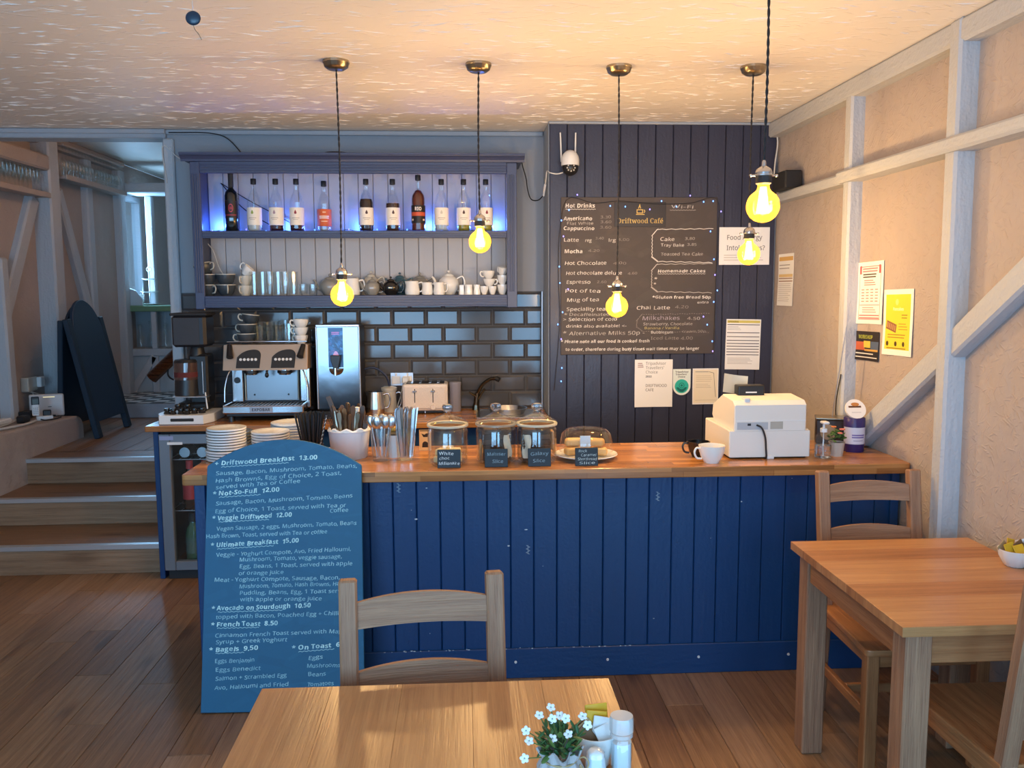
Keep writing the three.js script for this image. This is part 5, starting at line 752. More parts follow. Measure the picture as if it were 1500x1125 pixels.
{ // straws
  const t = thing('straw_holder', 'black holder packed with straws', 'holder', [-0.672, YC, -3.75]); P('cup', lathe([[0, 0], [0.042, 0], [0.05, 0.06], [0.047, 0.06], [0.04, 0.004], [0, 0.004]], 24), MAT.black, t);
  const g = new THREE.CylinderGeometry(0.0036, 0.0036, 0.195, 7, 1, true); g.translate(0, 0.0975, 0); const tip = std({ color: rgb(0.02, 0.02, 0.022), roughness: 0.45, side: THREE.DoubleSide });
  for (let k = 0; k < 58; k++) { const a = rr(0, 6.283), q = Math.sqrt(rnd()), m = one('drinking_straw', g, tip, 'black paper straw in the bunch beside the saucers', 'straw', [-0.672 + 0.034 * q * Math.cos(a), YC + 0.005, -3.75 + 0.034 * q * Math.sin(a)], 'black straws in the holder'); m.rotation.set(0.2 * q * Math.sin(a), 0, -0.2 * q * Math.cos(a)); }
  const st = std({ map: canvas(32, 128, (c, w, h) => { c.fillStyle = '#e8e4dc'; c.fillRect(0, 0, w, h); c.strokeStyle = '#1c1c20'; c.lineWidth = 7; for (let k = -4; k < 14; k++) { c.beginPath(); c.moveTo(0, k * 12); c.lineTo(32, k * 12 + 20); c.stroke(); } }), roughness: 0.6, side: THREE.DoubleSide });
  const s = one('drinking_straw', g, st, 'black and white striped straw leaning out of the holder', 'straw', [-0.643, YC + 0.004, -3.705]); s.rotation.set(0.06, 0, -0.24);
}
{ // cutlery
  const fork = () => { const s = new THREE.Shape(); s.moveTo(-0.004, 0); s.lineTo(-0.003, 0.11); s.lineTo(-0.011, 0.13); s.lineTo(-0.011, 0.19); s.lineTo(-0.0075, 0.19); s.lineTo(-0.0065, 0.15); s.lineTo(-0.002, 0.15); s.lineTo(-0.002, 0.19); s.lineTo(0.002, 0.19); s.lineTo(0.002, 0.15); s.lineTo(0.0065, 0.15); s.lineTo(0.0075, 0.19); s.lineTo(0.011, 0.19); s.lineTo(0.011, 0.13); s.lineTo(0.003, 0.11); s.lineTo(0.004, 0); return ext(s, 0.002); };
  const knife = () => { const s = new THREE.Shape(); s.moveTo(-0.005, 0); s.lineTo(-0.007, 0.09); s.lineTo(-0.007, 0.1); s.lineTo(-0.009, 0.19); s.quadraticCurveTo(-0.004, 0.215, 0.006, 0.212); s.lineTo(0.006, 0.1); s.lineTo(0.006, 0.09); s.lineTo(0.005, 0); return ext(s, 0.003); };
  const hk = () => { const s = new THREE.Shape(); s.moveTo(-0.004, 0); s.lineTo(-0.0055, 0.16); s.quadraticCurveTo(-0.011, 0.185, -0.009, 0.205); s.quadraticCurveTo(0, 0.218, 0.009, 0.205); s.quadraticCurveTo(0.011, 0.185, 0.0055, 0.16); s.lineTo(0.004, 0); return ext(s, 0.0026, 0.0006); };
  const spoon = () => { const a = rod([0, 0, 0], [0, 0.13, 0], 0.0028, 0.0024, 8), b = ball(0.021, 0.86, 1.35, 0.32, 14); b.translate(0, 0.155, 0); return merge([a, b]); };
  const gk = hk(), gf = fork(), gs = spoon(), gkn = knife();
  const b = thing('cutlery_bucket', 'round white tub crammed with wooden handled cutlery', 'tub', [-0.508, YC, -3.74]); P('tub', lathe([[0, 0], [0.074, 0], [0.078, 0.004], [0.09, 0.118], [0.094, 0.12], [0.094, 0.124], [0.087, 0.124], [0.075, 0.006], [0, 0.006]], 40), std({ color: rgb(0.7, 0.71, 0.73), roughness: 0.45 }), b);
  P('paper_liner', (() => { const g = lathe([[0.082, 0.09], [0.089, 0.128], [0.085, 0.134], [0.079, 0.09]], 40), p = g.attributes.position; for (let i = 0; i < p.count; i++) if (p.getY(i) > 0.12) p.setY(i, p.getY(i) + 0.006 * Math.sin(9 * Math.atan2(p.getZ(i), p.getX(i)))); g.computeVertexNormals(); return g; })(), MAT.paper, b);
  const wd = std({ color: rgb(0.09, 0.05, 0.03), roughness: 0.5 });
  for (let k = 0; k < 30; k++) { const a = k * 2.399, q = Math.sqrt((k + 0.5) / 30), steel = k % 3 === 0, m = one('table_knife', k % 4 === 1 ? gf : gk, steel ? MAT.antique : wd, steel ? 'steel handled cutlery piece standing in the white tub' : 'dark wooden handled cutlery piece standing in the white tub', 'cutlery', [-0.508 + 0.058 * q * Math.cos(a), YC + 0.008 + rr(0, 0.012), -3.74 + 0.058 * q * Math.sin(a)], steel ? 'steel cutlery in the tub' : 'dark cutlery in the tub'); m.rotation.order = 'YXZ'; m.scale.setScalar(rr(0.86, 1.06)); m.rotation.set(0.13 * q * Math.sin(a) - 0.05 + rr(-0.05, 0.05), rr(-0.9, 0.9), -0.22 * q * Math.cos(a) + rr(-0.05, 0.05)); }
  const kn = one('serving_knife', merge([bx(-0.012, 0.012, 0, 0.11, -0.004, 0.004, 0.003, 'y'), bx(-0.01, 0.01, 0.11, 0.16, -0.002, 0.002, 0.001, 'y')]), wd, 'broad brown wooden handle sticking up highest from the tub', 'cutlery', [-0.54, YC + 0.12, -3.73]); kn.rotation.z = 0.35;
  const br = thing('pastry_brush', 'small dark brush with a white tip standing in the tub', 'brush', [-0.475, YC + 0.12, -3.75]); P('handle', cyl(0.007, 0.01, 0.08, 0, 12), MAT.black, br); P('tip', cyl(0.013, 0.014, 0.02, 0.08, 12), MAT.white, br);
  const glassOf = (x, z, l) => one('cutlery_glass', lathe([[0, 0.001], [0.036, 0.001], [0.038, 0.004], [0.045, 0.14], [0.0435, 0.14], [0.036, 0.014], [0, 0.014]], 28, 0.8), MAT.glass, l, 'glass', [x, YC, z]);
  glassOf(-0.362, -3.655, 'clear glass holding teaspoons'); glassOf(-0.257, -3.665, 'clear glass holding steel knives');
  for (let k = 0; k < 9; k++) { const a = k * 2.399, q = 0.3 + 0.6 * Math.sqrt(k / 9), m = one('teaspoon', gs, MAT.steel, 'steel teaspoon standing bowl upwards in the glass', 'spoon', [-0.362 + 0.026 * q * Math.cos(a), YC + 0.016, -3.655 + 0.026 * q * Math.sin(a)], 'teaspoons in the glass'); m.rotation.set(0.14 * q * Math.sin(a), 0, -0.22 * q * Math.cos(a)); }
  for (let k = 0; k < 15; k++) { const a = k * 2.399, q = Math.sqrt((k + 0.5) / 15), m = one('dinner_knife', gkn, MAT.steel, 'steel dinner knife standing in the glass', 'knife', [-0.257 + 0.027 * q * Math.cos(a), YC + 0.016, -3.665 + 0.027 * q * Math.sin(a)], 'steel knives in the glass'); m.rotation.order = 'YXZ'; m.rotation.set(0.1 * q * Math.sin(a), rr(-0.8, 0.8), -0.13 * q * Math.cos(a)); }
  const sb = thing('sugar_pot', 'small white pot with a spoon between the two glasses', 'pot', [-0.312, YC, -3.73]); P('pot', lathe([[0, 0], [0.026, 0], [0.034, 0.075], [0.036, 0.1], [0.033, 0.1], [0.024, 0.006], [0, 0.006]], 26), MAT.china, sb); P('contents', at(ball(0.03, 1, 0.5, 1, 14), 0, 0.1, 0), std({ color: rgb(0.02, 0.02, 0.02), roughness: 0.6 }), sb); P('wrapper', at(ball(0.014, 1, 1.2, 1, 8), -0.004, 0.125, 0), std({ color: rgb(0.75, 0.5, 0.12), roughness: 0.35, metalness: 0.4 }), sb);
}
{ // little card with a printed heart shape
  const m = one('kraft_card', faceUV(cb(0.054, 0.095, 0.002, 0.0005, true), -0.027, 0.027, 0, 0.095), std({ map: canvas(108, 190, (c, w, h) => { c.fillStyle = '#d8b27e'; c.fillRect(0, 0, w, h); c.fillStyle = '#2a1c16'; c.fillRect(6, 4, w - 12, 8); c.beginPath(); c.moveTo(20, 34); c.lineTo(48, 44); c.lineTo(62, 34); c.lineTo(90, 30); c.lineTo(74, 66); c.lineTo(38, 66); c.fill(); c.beginPath(); c.arc(54, 132, 26, PI, 0); c.lineTo(82, 160); c.lineTo(26, 160); c.fill(); }), roughness: 0.8 }), 'small brown card printed with black shapes behind the glass jar', 'card', [-0.182, YC + 0.001, -3.86]); m.rotation.x = -0.1;
}
// ---------------------------------------------------------------- biscuit jars
function jar(x, z, label, ring) {
  const t = thing('glass_jar', label, 'jar', [x, YC, z], 0, 'lidded glass biscuit jars');
  P('jar_body', lathe([[0, 0.002], [0.074, 0.002], [0.083, 0.01], [0.085, 0.022], [0.085, 0.138], [0.08, 0.152], [0.074, 0.158], [0.074, 0.166], [0.071, 0.166], [0.071, 0.157], [0.078, 0.15], [0.0818, 0.136], [0.0818, 0.024], [0.078, 0.014], [0, 0.01]], 44, 0.7), MAT.glass, t);
  const l = P('lid', lathe([[0.086, 0.168], [0.088, 0.172], [0.086, 0.176], [0.05, 0.196], [0.02, 0.208], [0.012, 0.216], [0.012, 0.222]], 40, 0.9), MAT.glass, t); P('knob', lathe([[0.012, 0.221], [0.02, 0.226], [0.024, 0.238], [0.02, 0.25], [0, 0.254]], 28, 1), phy({ color: rgb(0.97, 0.98, 0.98), transmission: 1, roughness: 0.02, ior: 1.5, thickness: 0.02 }), l);
  P('seal_ring', lathe([[0.074, 0.158], [0.087, 0.16], [0.088, 0.167], [0.086, 0.17], [0.074, 0.168]], 40), ring, t);
  return t;
}
const ringCream = phy({ color: rgb(0.72, 0.66, 0.5), roughness: 0.35, transmission: 0.2 }), ringClear = phy({ color: rgb(0.7, 0.68, 0.6), roughness: 0.3, transmission: 0.7 });
jar(-0.073, -3.575, 'lidded glass jar of white chocolate squares, nearly empty', ringCream); jar(0.132, -3.59, 'lidded glass jar of dark slices in the middle of the three', ringClear); jar(0.305, -3.578, 'lidded glass jar of dark slices next to the cake dome', ringCream);
{ const sq = cb(0.05, 0.026, 0.05, 0.004, true), mv = [std({ color: rgb(0.72, 0.56, 0.3), roughness: 0.7, bumpMap: tNoise, bumpScale: 0.002 }), std({ color: rgb(0.8, 0.68, 0.42), roughness: 0.7, bumpMap: tNoise, bumpScale: 0.002 })];
  [[-0.03, 0, 0.03], [0.028, 0, 0.028], [-0.028, 0, -0.03], [0.03, 0, -0.028], [-0.022, 0.027, 0.02], [0.03, 0.027, 0.01], [0.0, 0.027, -0.035]].forEach(([x, y, z], k) => { const m = one('millionaire_square', sq, mv[k % 2], 'pale white chocolate square in the nearly empty jar', 'cake', [-0.073 + x, YC + 0.0125 + y, -3.575 + z], 'white chocolate squares in the jar'); m.rotation.y = rr(-0.5, 0.5); });
  const sl = cb(0.058, 0.022, 0.05, 0.003, true), dk = [std({ color: rgb(0.06, 0.032, 0.022), roughness: 0.95, bumpMap: tNoise, bumpScale: 0.003 }), std({ color: rgb(0.1, 0.055, 0.036), roughness: 0.95, bumpMap: tNoise, bumpScale: 0.003 })], tan = std({ color: rgb(0.42, 0.2, 0.09), roughness: 0.7, bumpMap: tNoise, bumpScale: 0.003 });
  for (const [jx, jz, l, g] of [[0.132, -3.59, 'dark chocolate slice stacked in the middle jar', 'dark slices in the middle jar'], [0.305, -3.578, 'dark chocolate slice stacked in the jar by the dome', 'dark slices in the jar by the dome']]) {
    for (let k = 0; k < 6; k++) for (const s of [-1, 1]) for (const q of [-1, 1]) { const m = one('chocolate_slice', sl, dk[(k + (s * q > 0 ? 1 : 0)) % 2], l, 'cake', [jx + rr(-0.0015, 0.0015) + q * 0.0305 + (jx < 0.2 ? 0.004 : -0.004), YC + 0.0125 + k * 0.0225, jz - 0.008 + s * 0.0262], g); m.rotation.y = rr(-0.06, 0.06); }
    const w = one('caramel_slice', bx(-0.006, 0.006, 0, 0.08, -0.03, 0.03, 0.003, 'y'), tan, jx < 0.2 ? 'golden brown slice on edge in the middle jar' : 'reddish brown slice on edge in the jar by the dome', 'cake', [jx + (jx < 0.2 ? -0.066 : 0.066), YC + 0.0125 + (jx < 0.2 ? 0 : 0.04), jz - 0.004]);
    const pp = new THREE.PlaneGeometry(0.04, 0.1, 6, 8), q = pp.attributes.position; for (let i = 0; i < q.count; i++) q.setZ(i, 0.006 * Math.sin(q.getX(i) * 160 + q.getY(i) * 60)); pp.computeVertexNormals();
    const c = one('baking_paper', pp, std({ color: rgb(0.78, 0.66, 0.5), roughness: 0.7, side: THREE.DoubleSide }), jx < 0.2 ? 'crumpled cream baking paper in the middle jar' : 'crumpled cream baking paper in the jar by the dome', 'paper', [jx + (jx < 0.2 ? 0.047 : -0.047), YC + 0.075, jz + 0.054]); c.rotation.y = jx < 0.2 ? 0.7 : -0.7;
  }
}
{ // chalk tags
  const tag = (x, z, label, L) => { const m = one('chalk_tag', faceUV(cb(0.096, 0.076, 0.004, 0.002, true), -0.048, 0.048, 0, 0.076), std({ map: canvas(240, 190, (c, w, h) => { c.fillStyle = '#1d2a33'; c.fillRect(0, 0, w, h); L.forEach(([s, y, sz, x0, wd, col]) => hand(c, s, x0, y, sz, col || '#c9d6d2', { w: wd, wob: 1.4 })); }), roughness: 0.6 }), label, 'label', [x, YC + 0.001, z]); m.rotation.x = -0.12; };
  tag(-0.067, -3.468, 'slate tag reading White choc Millionaire', [['White', 56, 44, 18, 150, '#eef4f0'], ['choc', 104, 40, 18, 110, '#eef4f0'], ['Millionaire', 156, 42, 10, 218, '#eef4f0']]);
  tag(0.128, -3.468, 'slate tag reading Malteser Slice', [['Malteser', 70, 46, 24, 190, '#8aa4ae'], ['Slice', 146, 48, 74, 120, '#8aa4ae']]);
  tag(0.307, -3.468, 'slate tag reading Galaxy Slice', [['Galaxy', 72, 48, 24, 190, '#8da6b0'], ['Slice', 146, 46, 50, 130, '#8da6b0']]);
  tag(0.503, -3.462, 'slate tag with four chalk lines before the cake dome', [['Rock', 46, 38, 34, 90], ['Caramel', 88, 38, 60, 160], ['Shortbread', 130, 38, 26, 200], ['Slice', 170, 36, 40, 170]]);
}
{ // cake dome
  const s = one('cake_plate', lathe([[0, 0], [0.07, 0], [0.075, 0.006], [0.125, 0.014], [0.137, 0.02], [0.135, 0.023], [0.12, 0.018], [0, 0.016]], 48, 0.9), MAT.china, 'round white cake plate under the clear dome', 'plate', [0.525, YC, -3.635]);
  const t = thing('cake_dome', 'clear low dome covering the pastries', 'dome', [0.525, YC + 0.0185, -3.635]); P('dome', lathe([[0.116, 0], [0.117, 0.004], [0.114, 0.06], [0.106, 0.09], [0.088, 0.108], [0.04, 0.117], [0, 0.118]], 48, 1.2), phy({ color: rgb(0.95, 0.95, 0.95), transmission: 1, roughness: 0.06, thickness: 0, side: THREE.DoubleSide }), t);
  const gold = [std({ color: rgb(0.6, 0.36, 0.13), roughness: 0.65, bumpMap: tNoise, bumpScale: 0.004 }), std({ color: rgb(0.7, 0.47, 0.2), roughness: 0.65, bumpMap: tNoise, bumpScale: 0.004 })];
  [[-0.06, 0, 0.02, 0.3], [0.05, 0, 0.035, -0.2], [0.0, 0, -0.05, 0.5], [-0.055, 0.036, 0.0, 0.1], [0.04, 0.034, 0.01, -0.4], [-0.005, 0.0, 0.065, 0.8]].forEach(([x, y, z, a], k) => { const g = new RoundedBoxGeometry(0.075, 0.034, 0.05, 3, 0.014), p = g.attributes.position; for (let i = 0; i < p.count; i++) p.setY(i, p.getY(i) + 0.004 * Math.sin(p.getX(i) * 120 + k) * Math.cos(p.getZ(i) * 90)); g.computeVertexNormals(); g.translate(0, 0.017, 0); const m = one('pastry', um(g), gold[k % 2], 'golden pastry under the clear dome', 'pastry', [0.525 + x, YC + 0.019 + y, -3.635 + z], 'pastries under the dome'); m.rotation.y = a; });
  one('paper_card', cb(0.045, 0.05, 0.002, 0.0004, true), std({ color: rgb(0.6, 0.72, 0.82), roughness: 0.6 }), 'pale blue card standing among the pastries', 'card', [0.515, YC + 0.056, -3.59]);
}
// ---------------------------------------------------------------- till end
cup('coffee_cup', 'white cappuccino cup beside the till', [1.04, YC, -3.5], 0.056, 0.074, MAT.china, PI + 0.15, null, 'no');
cup('coffee_cup', 'dark cup hidden behind the white cup', [1.02, YC, -3.63], 0.05, 0.068, MAT.chinaBlack, PI - 0.1, null, 'no');
{
  const t = thing('cash_register', 'beige cash register with its back to the room', 'till', [1.31, YC, -3.56]), m = std({ color: rgb(0.70, 0.67, 0.62), roughness: 0.5, bumpMap: tNoise, bumpScale: 0.0006 });
  const prof = (pts, w, b = 0.004) => { const g = ext(pts.map(([z, y]) => [-z, y]), w - 2 * b, b); g.rotateY(PI / 2); g.translate(-w / 2 + b, 0, 0); return um(g); };
  P('cash_drawer', prof([[0, 0.012], [0, 0.118], [-0.02, 0.122], [-0.36, 0.122], [-0.36, 0.012]], 0.355), m, t);
  P('body', prof([[0, 0.126], [0, 0.232], [-0.02, 0.248], [-0.17, 0.258], [-0.31, 0.2], [-0.32, 0.15], [-0.29, 0.126]], 0.315), m, t);
  P('seam', bx(-0.15, 0.156, 0.165, 0.168, -0.002, 0.0045, 0.0005), MAT.white, t);
  P('port_recess', bx(-0.145, -0.01, 0.128, 0.16, 0.003, 0.0048, 0.0005), std({ color: rgb(0.4, 0.42, 0.45), roughness: 0.6 }), t); P('port', bx(-0.1, -0.085, 0.145, 0.155, 0.0045, 0.006, 0.0005), MAT.black, t); P('rating_label', bx(0.0, 0.055, 0.13, 0.162, 0.0045, 0.0056, 0.0005), std({ color: rgb(0.38, 0.36, 0.31), roughness: 0.7 }), t);
  P('power_cord', tube([[-0.06, 0.148, 0.006], [-0.045, 0.14, 0.02], [-0.028, 0.1, 0.022], [-0.022, 0.05, 0.02], [-0.018, 0.008, 0.014], [-0.018, 0.004, -0.02]], 0.0042, 30, 8), MAT.wire, t);
  P('latch', bx(-0.012, 0.018, 0, 0.014, -0.01, 0.012, 0.002), MAT.white, t); for (const s of [-1, 1]) P('foot', bx(s * 0.15 - 0.02, s * 0.15 + 0.02, 0, 0.014, -0.33, -0.02, 0.002), MAT.blackMatt, t);
  P('base_plate', bx(-0.17, 0.17, 0.003, 0.014, -0.34, -0.015, 0.002), MAT.black, t);
  P('receipt_window', bx(-0.11, -0.085, 0.24, 0.262, -0.06, -0.01, 0.003), std({ color: rgb(0.55, 0.58, 0.62), roughness: 0.4 }), t); P('keyboard', (() => { const g = bx(-0.12, 0.12, -0.003, 0.003, -0.06, 0.06, 0.002); g.rotateX(-0.4); g.translate(0, 0.232, -0.245); return g; })(), MAT.black, t);
  const d = thing('card_terminal', 'black card terminal with white print standing on the till', 'card reader', [1.27, YC + 0.252, -3.72]); P('body', um(new RoundedBoxGeometry(0.12, 0.05, 0.06, 2, 0.006).translate(0, 0.027, 0)), MAT.black, d); P('print', bx(-0.026, 0.024, 0.018, 0.024, 0.03, 0.031, 0.0003), MAT.white, d);
  const r = one('receipt_paper', (() => { const g = new THREE.PlaneGeometry(0.12, 0.085, 6, 6), p = g.attributes.position; for (let i = 0; i < p.count; i++) p.setZ(i, 0.03 * (p.getX(i) / 0.12) ** 2 * 2); g.computeVertexNormals(); return g; })(), std({ color: rgb(0.6, 0.57, 0.47), roughness: 0.8, side: THREE.DoubleSide }), 'curled cream paper behind the card terminal', 'paper', [1.225, YC + 0.298, -3.8]); r.rotation.set(-0.15, 0.2, -0.12);
}
{ // hand gel pump bottle
  const t = thing('pump_bottle', 'clear pump bottle next to the till', 'bottle', [1.545, YC, -3.555]); P('bottle', lathe([[0, 0.002], [0.034, 0.002], [0.037, 0.008], [0.037, 0.085], [0.031, 0.1], [0.013, 0.11], [0.013, 0.118]], 30, 0.9), phy({ color: rgb(0.9, 0.92, 0.93), transmission: 1, roughness: 0.08, thickness: 0, side: THREE.DoubleSide }), t); P('gel', cyl(0.034, 0.034, 0.05, 0.006, 28), phy({ color: rgb(0.88, 0.91, 0.93), transmission: 1, roughness: 0.05, thickness: 0.05, ior: 1.36 }), t);
  const p = P('pump', merge([cyl(0.015, 0.015, 0.016, 0.114, 20), cyl(0.005, 0.005, 0.024, 0.128, 12), bx(-0.014, 0.014, 0.15, 0.162, -0.012, 0.03, 0.004)]), MAT.white, t); P('dip_tube', rod([0, 0.01, 0], [0, 0.115, 0], 0.002), MAT.white, p);
}
{ // potted flower
  const t = thing('potted_flower', 'small orange flowering plant in a beige pot by the till', 'plant', [1.625, YC, -3.6]); P('pot', lathe([[0, 0], [0.026, 0], [0.033, 0.055], [0.035, 0.062], [0.031, 0.062], [0.025, 0.008], [0, 0.008]], 26), std({ color: rgb(0.5, 0.42, 0.35), roughness: 0.7 }), t);
  P('soil', cyl(0.03, 0.03, 0.004, 0.05, 20), MAT.blackMatt, t);
  const lm = [std({ color: rgb(0.04, 0.11, 0.025), roughness: 0.6, side: THREE.DoubleSide }), std({ color: rgb(0.09, 0.16, 0.03), roughness: 0.6, side: THREE.DoubleSide })], leaf = new THREE.SphereGeometry(0.012, 7, 5); leaf.scale(1, 0.2, 0.55);
  for (let k = 0; k < 36; k++) { const a = k * 2.399, q = Math.sqrt(k / 36), l = P('leaf', leaf, lm[k % 2], t); l.position.set(0.036 * q * Math.cos(a), 0.065 + 0.035 * (1 - q * q) + rr(0, 0.018), 0.036 * q * Math.sin(a)); l.rotation.set(rr(-0.8, 0.8), a, rr(-0.8, 0.8)); }
  const fm = [std({ color: rgb(0.75, 0.22, 0.05), roughness: 0.6 }), std({ color: rgb(0.7, 0.2, 0.15), roughness: 0.6 })]; [[-0.02, 0.13, 0.01], [0.012, 0.12, 0.02], [0.028, 0.115, -0.01], [0.0, 0.105, 0.03]].forEach(([x, y, z], k) => { const f = P('blossom', merge(Array.from({ length: 5 }, (_, j) => at(ball(0.006, 1, 0.6, 1, 8), 0.006 * Math.cos(j * 1.257), 0, 0.006 * Math.sin(j * 1.257)))), fm[k % 2], t); f.position.set(x, y, z); });
}
{ // radio and tub
  const t = thing('table_radio', 'small dark wooden radio with a long aerial against the wall', 'radio', [1.735, YC, -3.9], -0.35); P('cabinet', bx(-0.075, 0.075, 0.004, 0.118, -0.05, 0.05, 0.005), std({ color: rgb(0.03, 0.018, 0.012), roughness: 0.35 }), t); P('top', bx(-0.078, 0.078, 0.118, 0.128, -0.053, 0.053, 0.003), MAT.antique, t); P('speaker_grille', cyl(0.036, 0.036, 0.005, 0, 28).rotateX(PI / 2).translate(-0.02, 0.06, 0.05), std({ color: rgb(0.3, 0.24, 0.17), roughness: 0.7 }), t); P('dial', cyl(0.012, 0.011, 0.012, 0, 18).rotateX(PI / 2).translate(0.048, 0.06, 0.05), MAT.black, t); P('aerial', rod([0.0, 0.126, -0.02], [0.055, 0.66, 0.05], 0.003, 0.0018, 8), MAT.steelRough, t, 'thin telescopic metal aerial'); for (const s of [-1, 1]) P('foot', bx(s * 0.06 - 0.008, s * 0.06 + 0.008, 0, 0.006, -0.04, 0.04, 0.001), MAT.black, t);
  const c = thing('chocolate_tub', 'purple tub with white label and round white lid', 'tub', [1.748, YC, -3.7]), pu = std({ color: rgb(0.03, 0.016, 0.11), roughness: 0.4 });
  P('tub', lathe([[0, 0], [0.042, 0], [0.044, 0.004], [0.046, 0.15], [0.043, 0.155], [0, 0.155]], 32), pu, c); P('label', at(new THREE.CylinderGeometry(0.0462, 0.0456, 0.075, 28, 1, true, -1.6, 3.2), 0, 0.075, 0), std({ map: canvas(256, 120, (x, w, h) => { x.fillStyle = '#cfcbd6'; x.fillRect(0, 0, w, h); lines(x, 78, 50, 110, 2, 16, '#6a5a9c', 9, 0.2); lines(x, 90, 92, 80, 1, 1, '#8a84a0', 5); }), roughness: 0.5, side: THREE.DoubleSide }), c);
  const lid = P('lid', faceUV(cyl(0.046, 0.046, 0.01, 0, 32).rotateX(PI / 2), -0.046, 0.046, -0.046, 0.046), std({ map: canvas(128, 128, (x, w, h) => { x.fillStyle = '#efe6dc'; x.fillRect(0, 0, w, h); x.fillStyle = '#5a3320'; x.fillRect(20, 44, 80, 12); x.fillStyle = '#c27a3c'; x.beginPath(); x.ellipse(64, 34, 26, 12, 0, 0, 7); x.fill(); x.fillStyle = '#d8cfc8'; x.fillRect(34, 84, 60, 8); }), roughness: 0.5 }), c); lid.position.set(-0.006, 0.19, 0.012); lid.rotation.x = -0.5;
}
// ---------------------------------------------------------------- bottles in the fridge
{
  const redL = std({ color: rgb(0.42, 0.03, 0.035), roughness: 0.5 }), brown = phy({ color: rgb(0.035, 0.012, 0.006), roughness: 0.1, clearcoat: 0.6 }), green = phy({ color: rgb(0.25, 0.5, 0.3), transmission: 0.8, roughness: 0.05, thickness: 0 }), pale = phy({ color: rgb(0.7, 0.8, 0.8), transmission: 0.9, roughness: 0.05, thickness: 0 });
  const bg = lathe([[0, 0], [0.028, 0], [0.03, 0.004], [0.03, 0.12], [0.024, 0.145], [0.013, 0.165], [0.012, 0.195], [0.014, 0.196], [0.014, 0.205], [0, 0.205]], 20, 0.9), lb = new THREE.CylinderGeometry(0.0306, 0.0306, 0.065, 20, 1, true); lb.translate(0, 0.075, 0); const cap = cyl(0.0148, 0.0148, 0.035, 0.172, 14);
    const row = (y, n, x0, glass, lab, capM, label, group, sc) => { for (let k = 0; k < n; k++) { const t = thing('drink_bottle', label, 'bottle', [x0 + k * 0.09, y, -4.97], 0, group); t.scale.setScalar(sc); P('glass', bg, glass, t); if (lab) P('label', lb, lab, t); P('cap', cap, capM, t); } };
  row(0.3935, 5, -1.6, brown, redL, redL, 'dark bottle with a red label and red cap in the fridge', 'red label bottles in the fridge', 1.36);
  row(0.0705, 5, -1.595, green, pale, MAT.blackMatt, 'green glass bottle on the floor of the fridge', 'green bottles in the fridge', 1.42);
  const can = cyl(0.03, 0.03, 0.12, 0, 24).rotateX(PI / 2); for (let k = 0; k < 6; k++) one('drink_can', can, MAT.steelRough, 'silver can lying end on along the top fridge shelf', 'can', [-1.62 + k * 0.1, 0.7235, -5.08], 'cans on the top fridge shelf');
}
// ---------------------------------------------------------------- raised hall
{ // folded pavement board
  const t = thing('pavement_sign', 'plain dark blue arched pavement board standing by the hall wall', 'sign', [-2.86, UP1, -7.05]); t.rotation.order = 'YXZ'; t.rotation.set(-0.205, PI / 2, 0);
  const m = std({ color: rgb(0.010, 0.035, 0.075), roughness: 0.5 }), fr = std({ color: rgb(0.008, 0.024, 0.045), roughness: 0.5 });
  const s = new THREE.Shape(); s.moveTo(-0.255, 0.13); s.lineTo(0.255, 0.13); s.lineTo(0.255, 0.86); s.bezierCurveTo(0.22, 1.02, 0.1, 1.09, 0, 1.09); s.bezierCurveTo(-0.1, 1.09, -0.22, 1.02, -0.255, 0.86); s.closePath();
  P('panel', ext(s, 0.02, 0.004, 20).translate(0, 0, 0.0), m, t); for (const x of [-0.29, 0.29]) { P('leg', bx(x - 0.035, x + 0.035, 0, 0.95, -0.02, 0.025, 0.006, 'y'), fr, t); const b = P('leg', bx(x - 0.03, x + 0.03, -0.87, 0.05, -0.02, 0.02, 0.006, 'y'), fr, t); b.position.set(0, 0.9, -0.05); b.rotation.x = 0.26; }
  const rp = P('rear_panel', ext(s, 0.015, 0.003, 20).translate(0, -0.92, -0.01), fr, t); rp.position.set(0, 0.9, -0.05); rp.rotation.x = 0.26; P('hinge', bx(-0.2, 0.2, 0.9, 0.93, -0.065, -0.002, 0.003), MAT.steelRough, t);
}
const wineG = lathe([[0, 0.001], [0.032, 0.001], [0.033, 0.003], [0.006, 0.008], [0.0038, 0.02], [0.0038, 0.08], [0.012, 0.092], [0.031, 0.115], [0.034, 0.14], [0.029, 0.18], [0.0278, 0.18], [0.0325, 0.14], [0.0295, 0.117], [0, 0.094]], 20, 0.9), fluteG = lathe([[0, 0.001], [0.028, 0.001], [0.029, 0.003], [0.005, 0.008], [0.0036, 0.02], [0.0036, 0.06], [0.014, 0.085], [0.022, 0.13], [0.0235, 0.2], [0.022, 0.2], [0.0205, 0.13], [0, 0.07]], 18, 0.9);
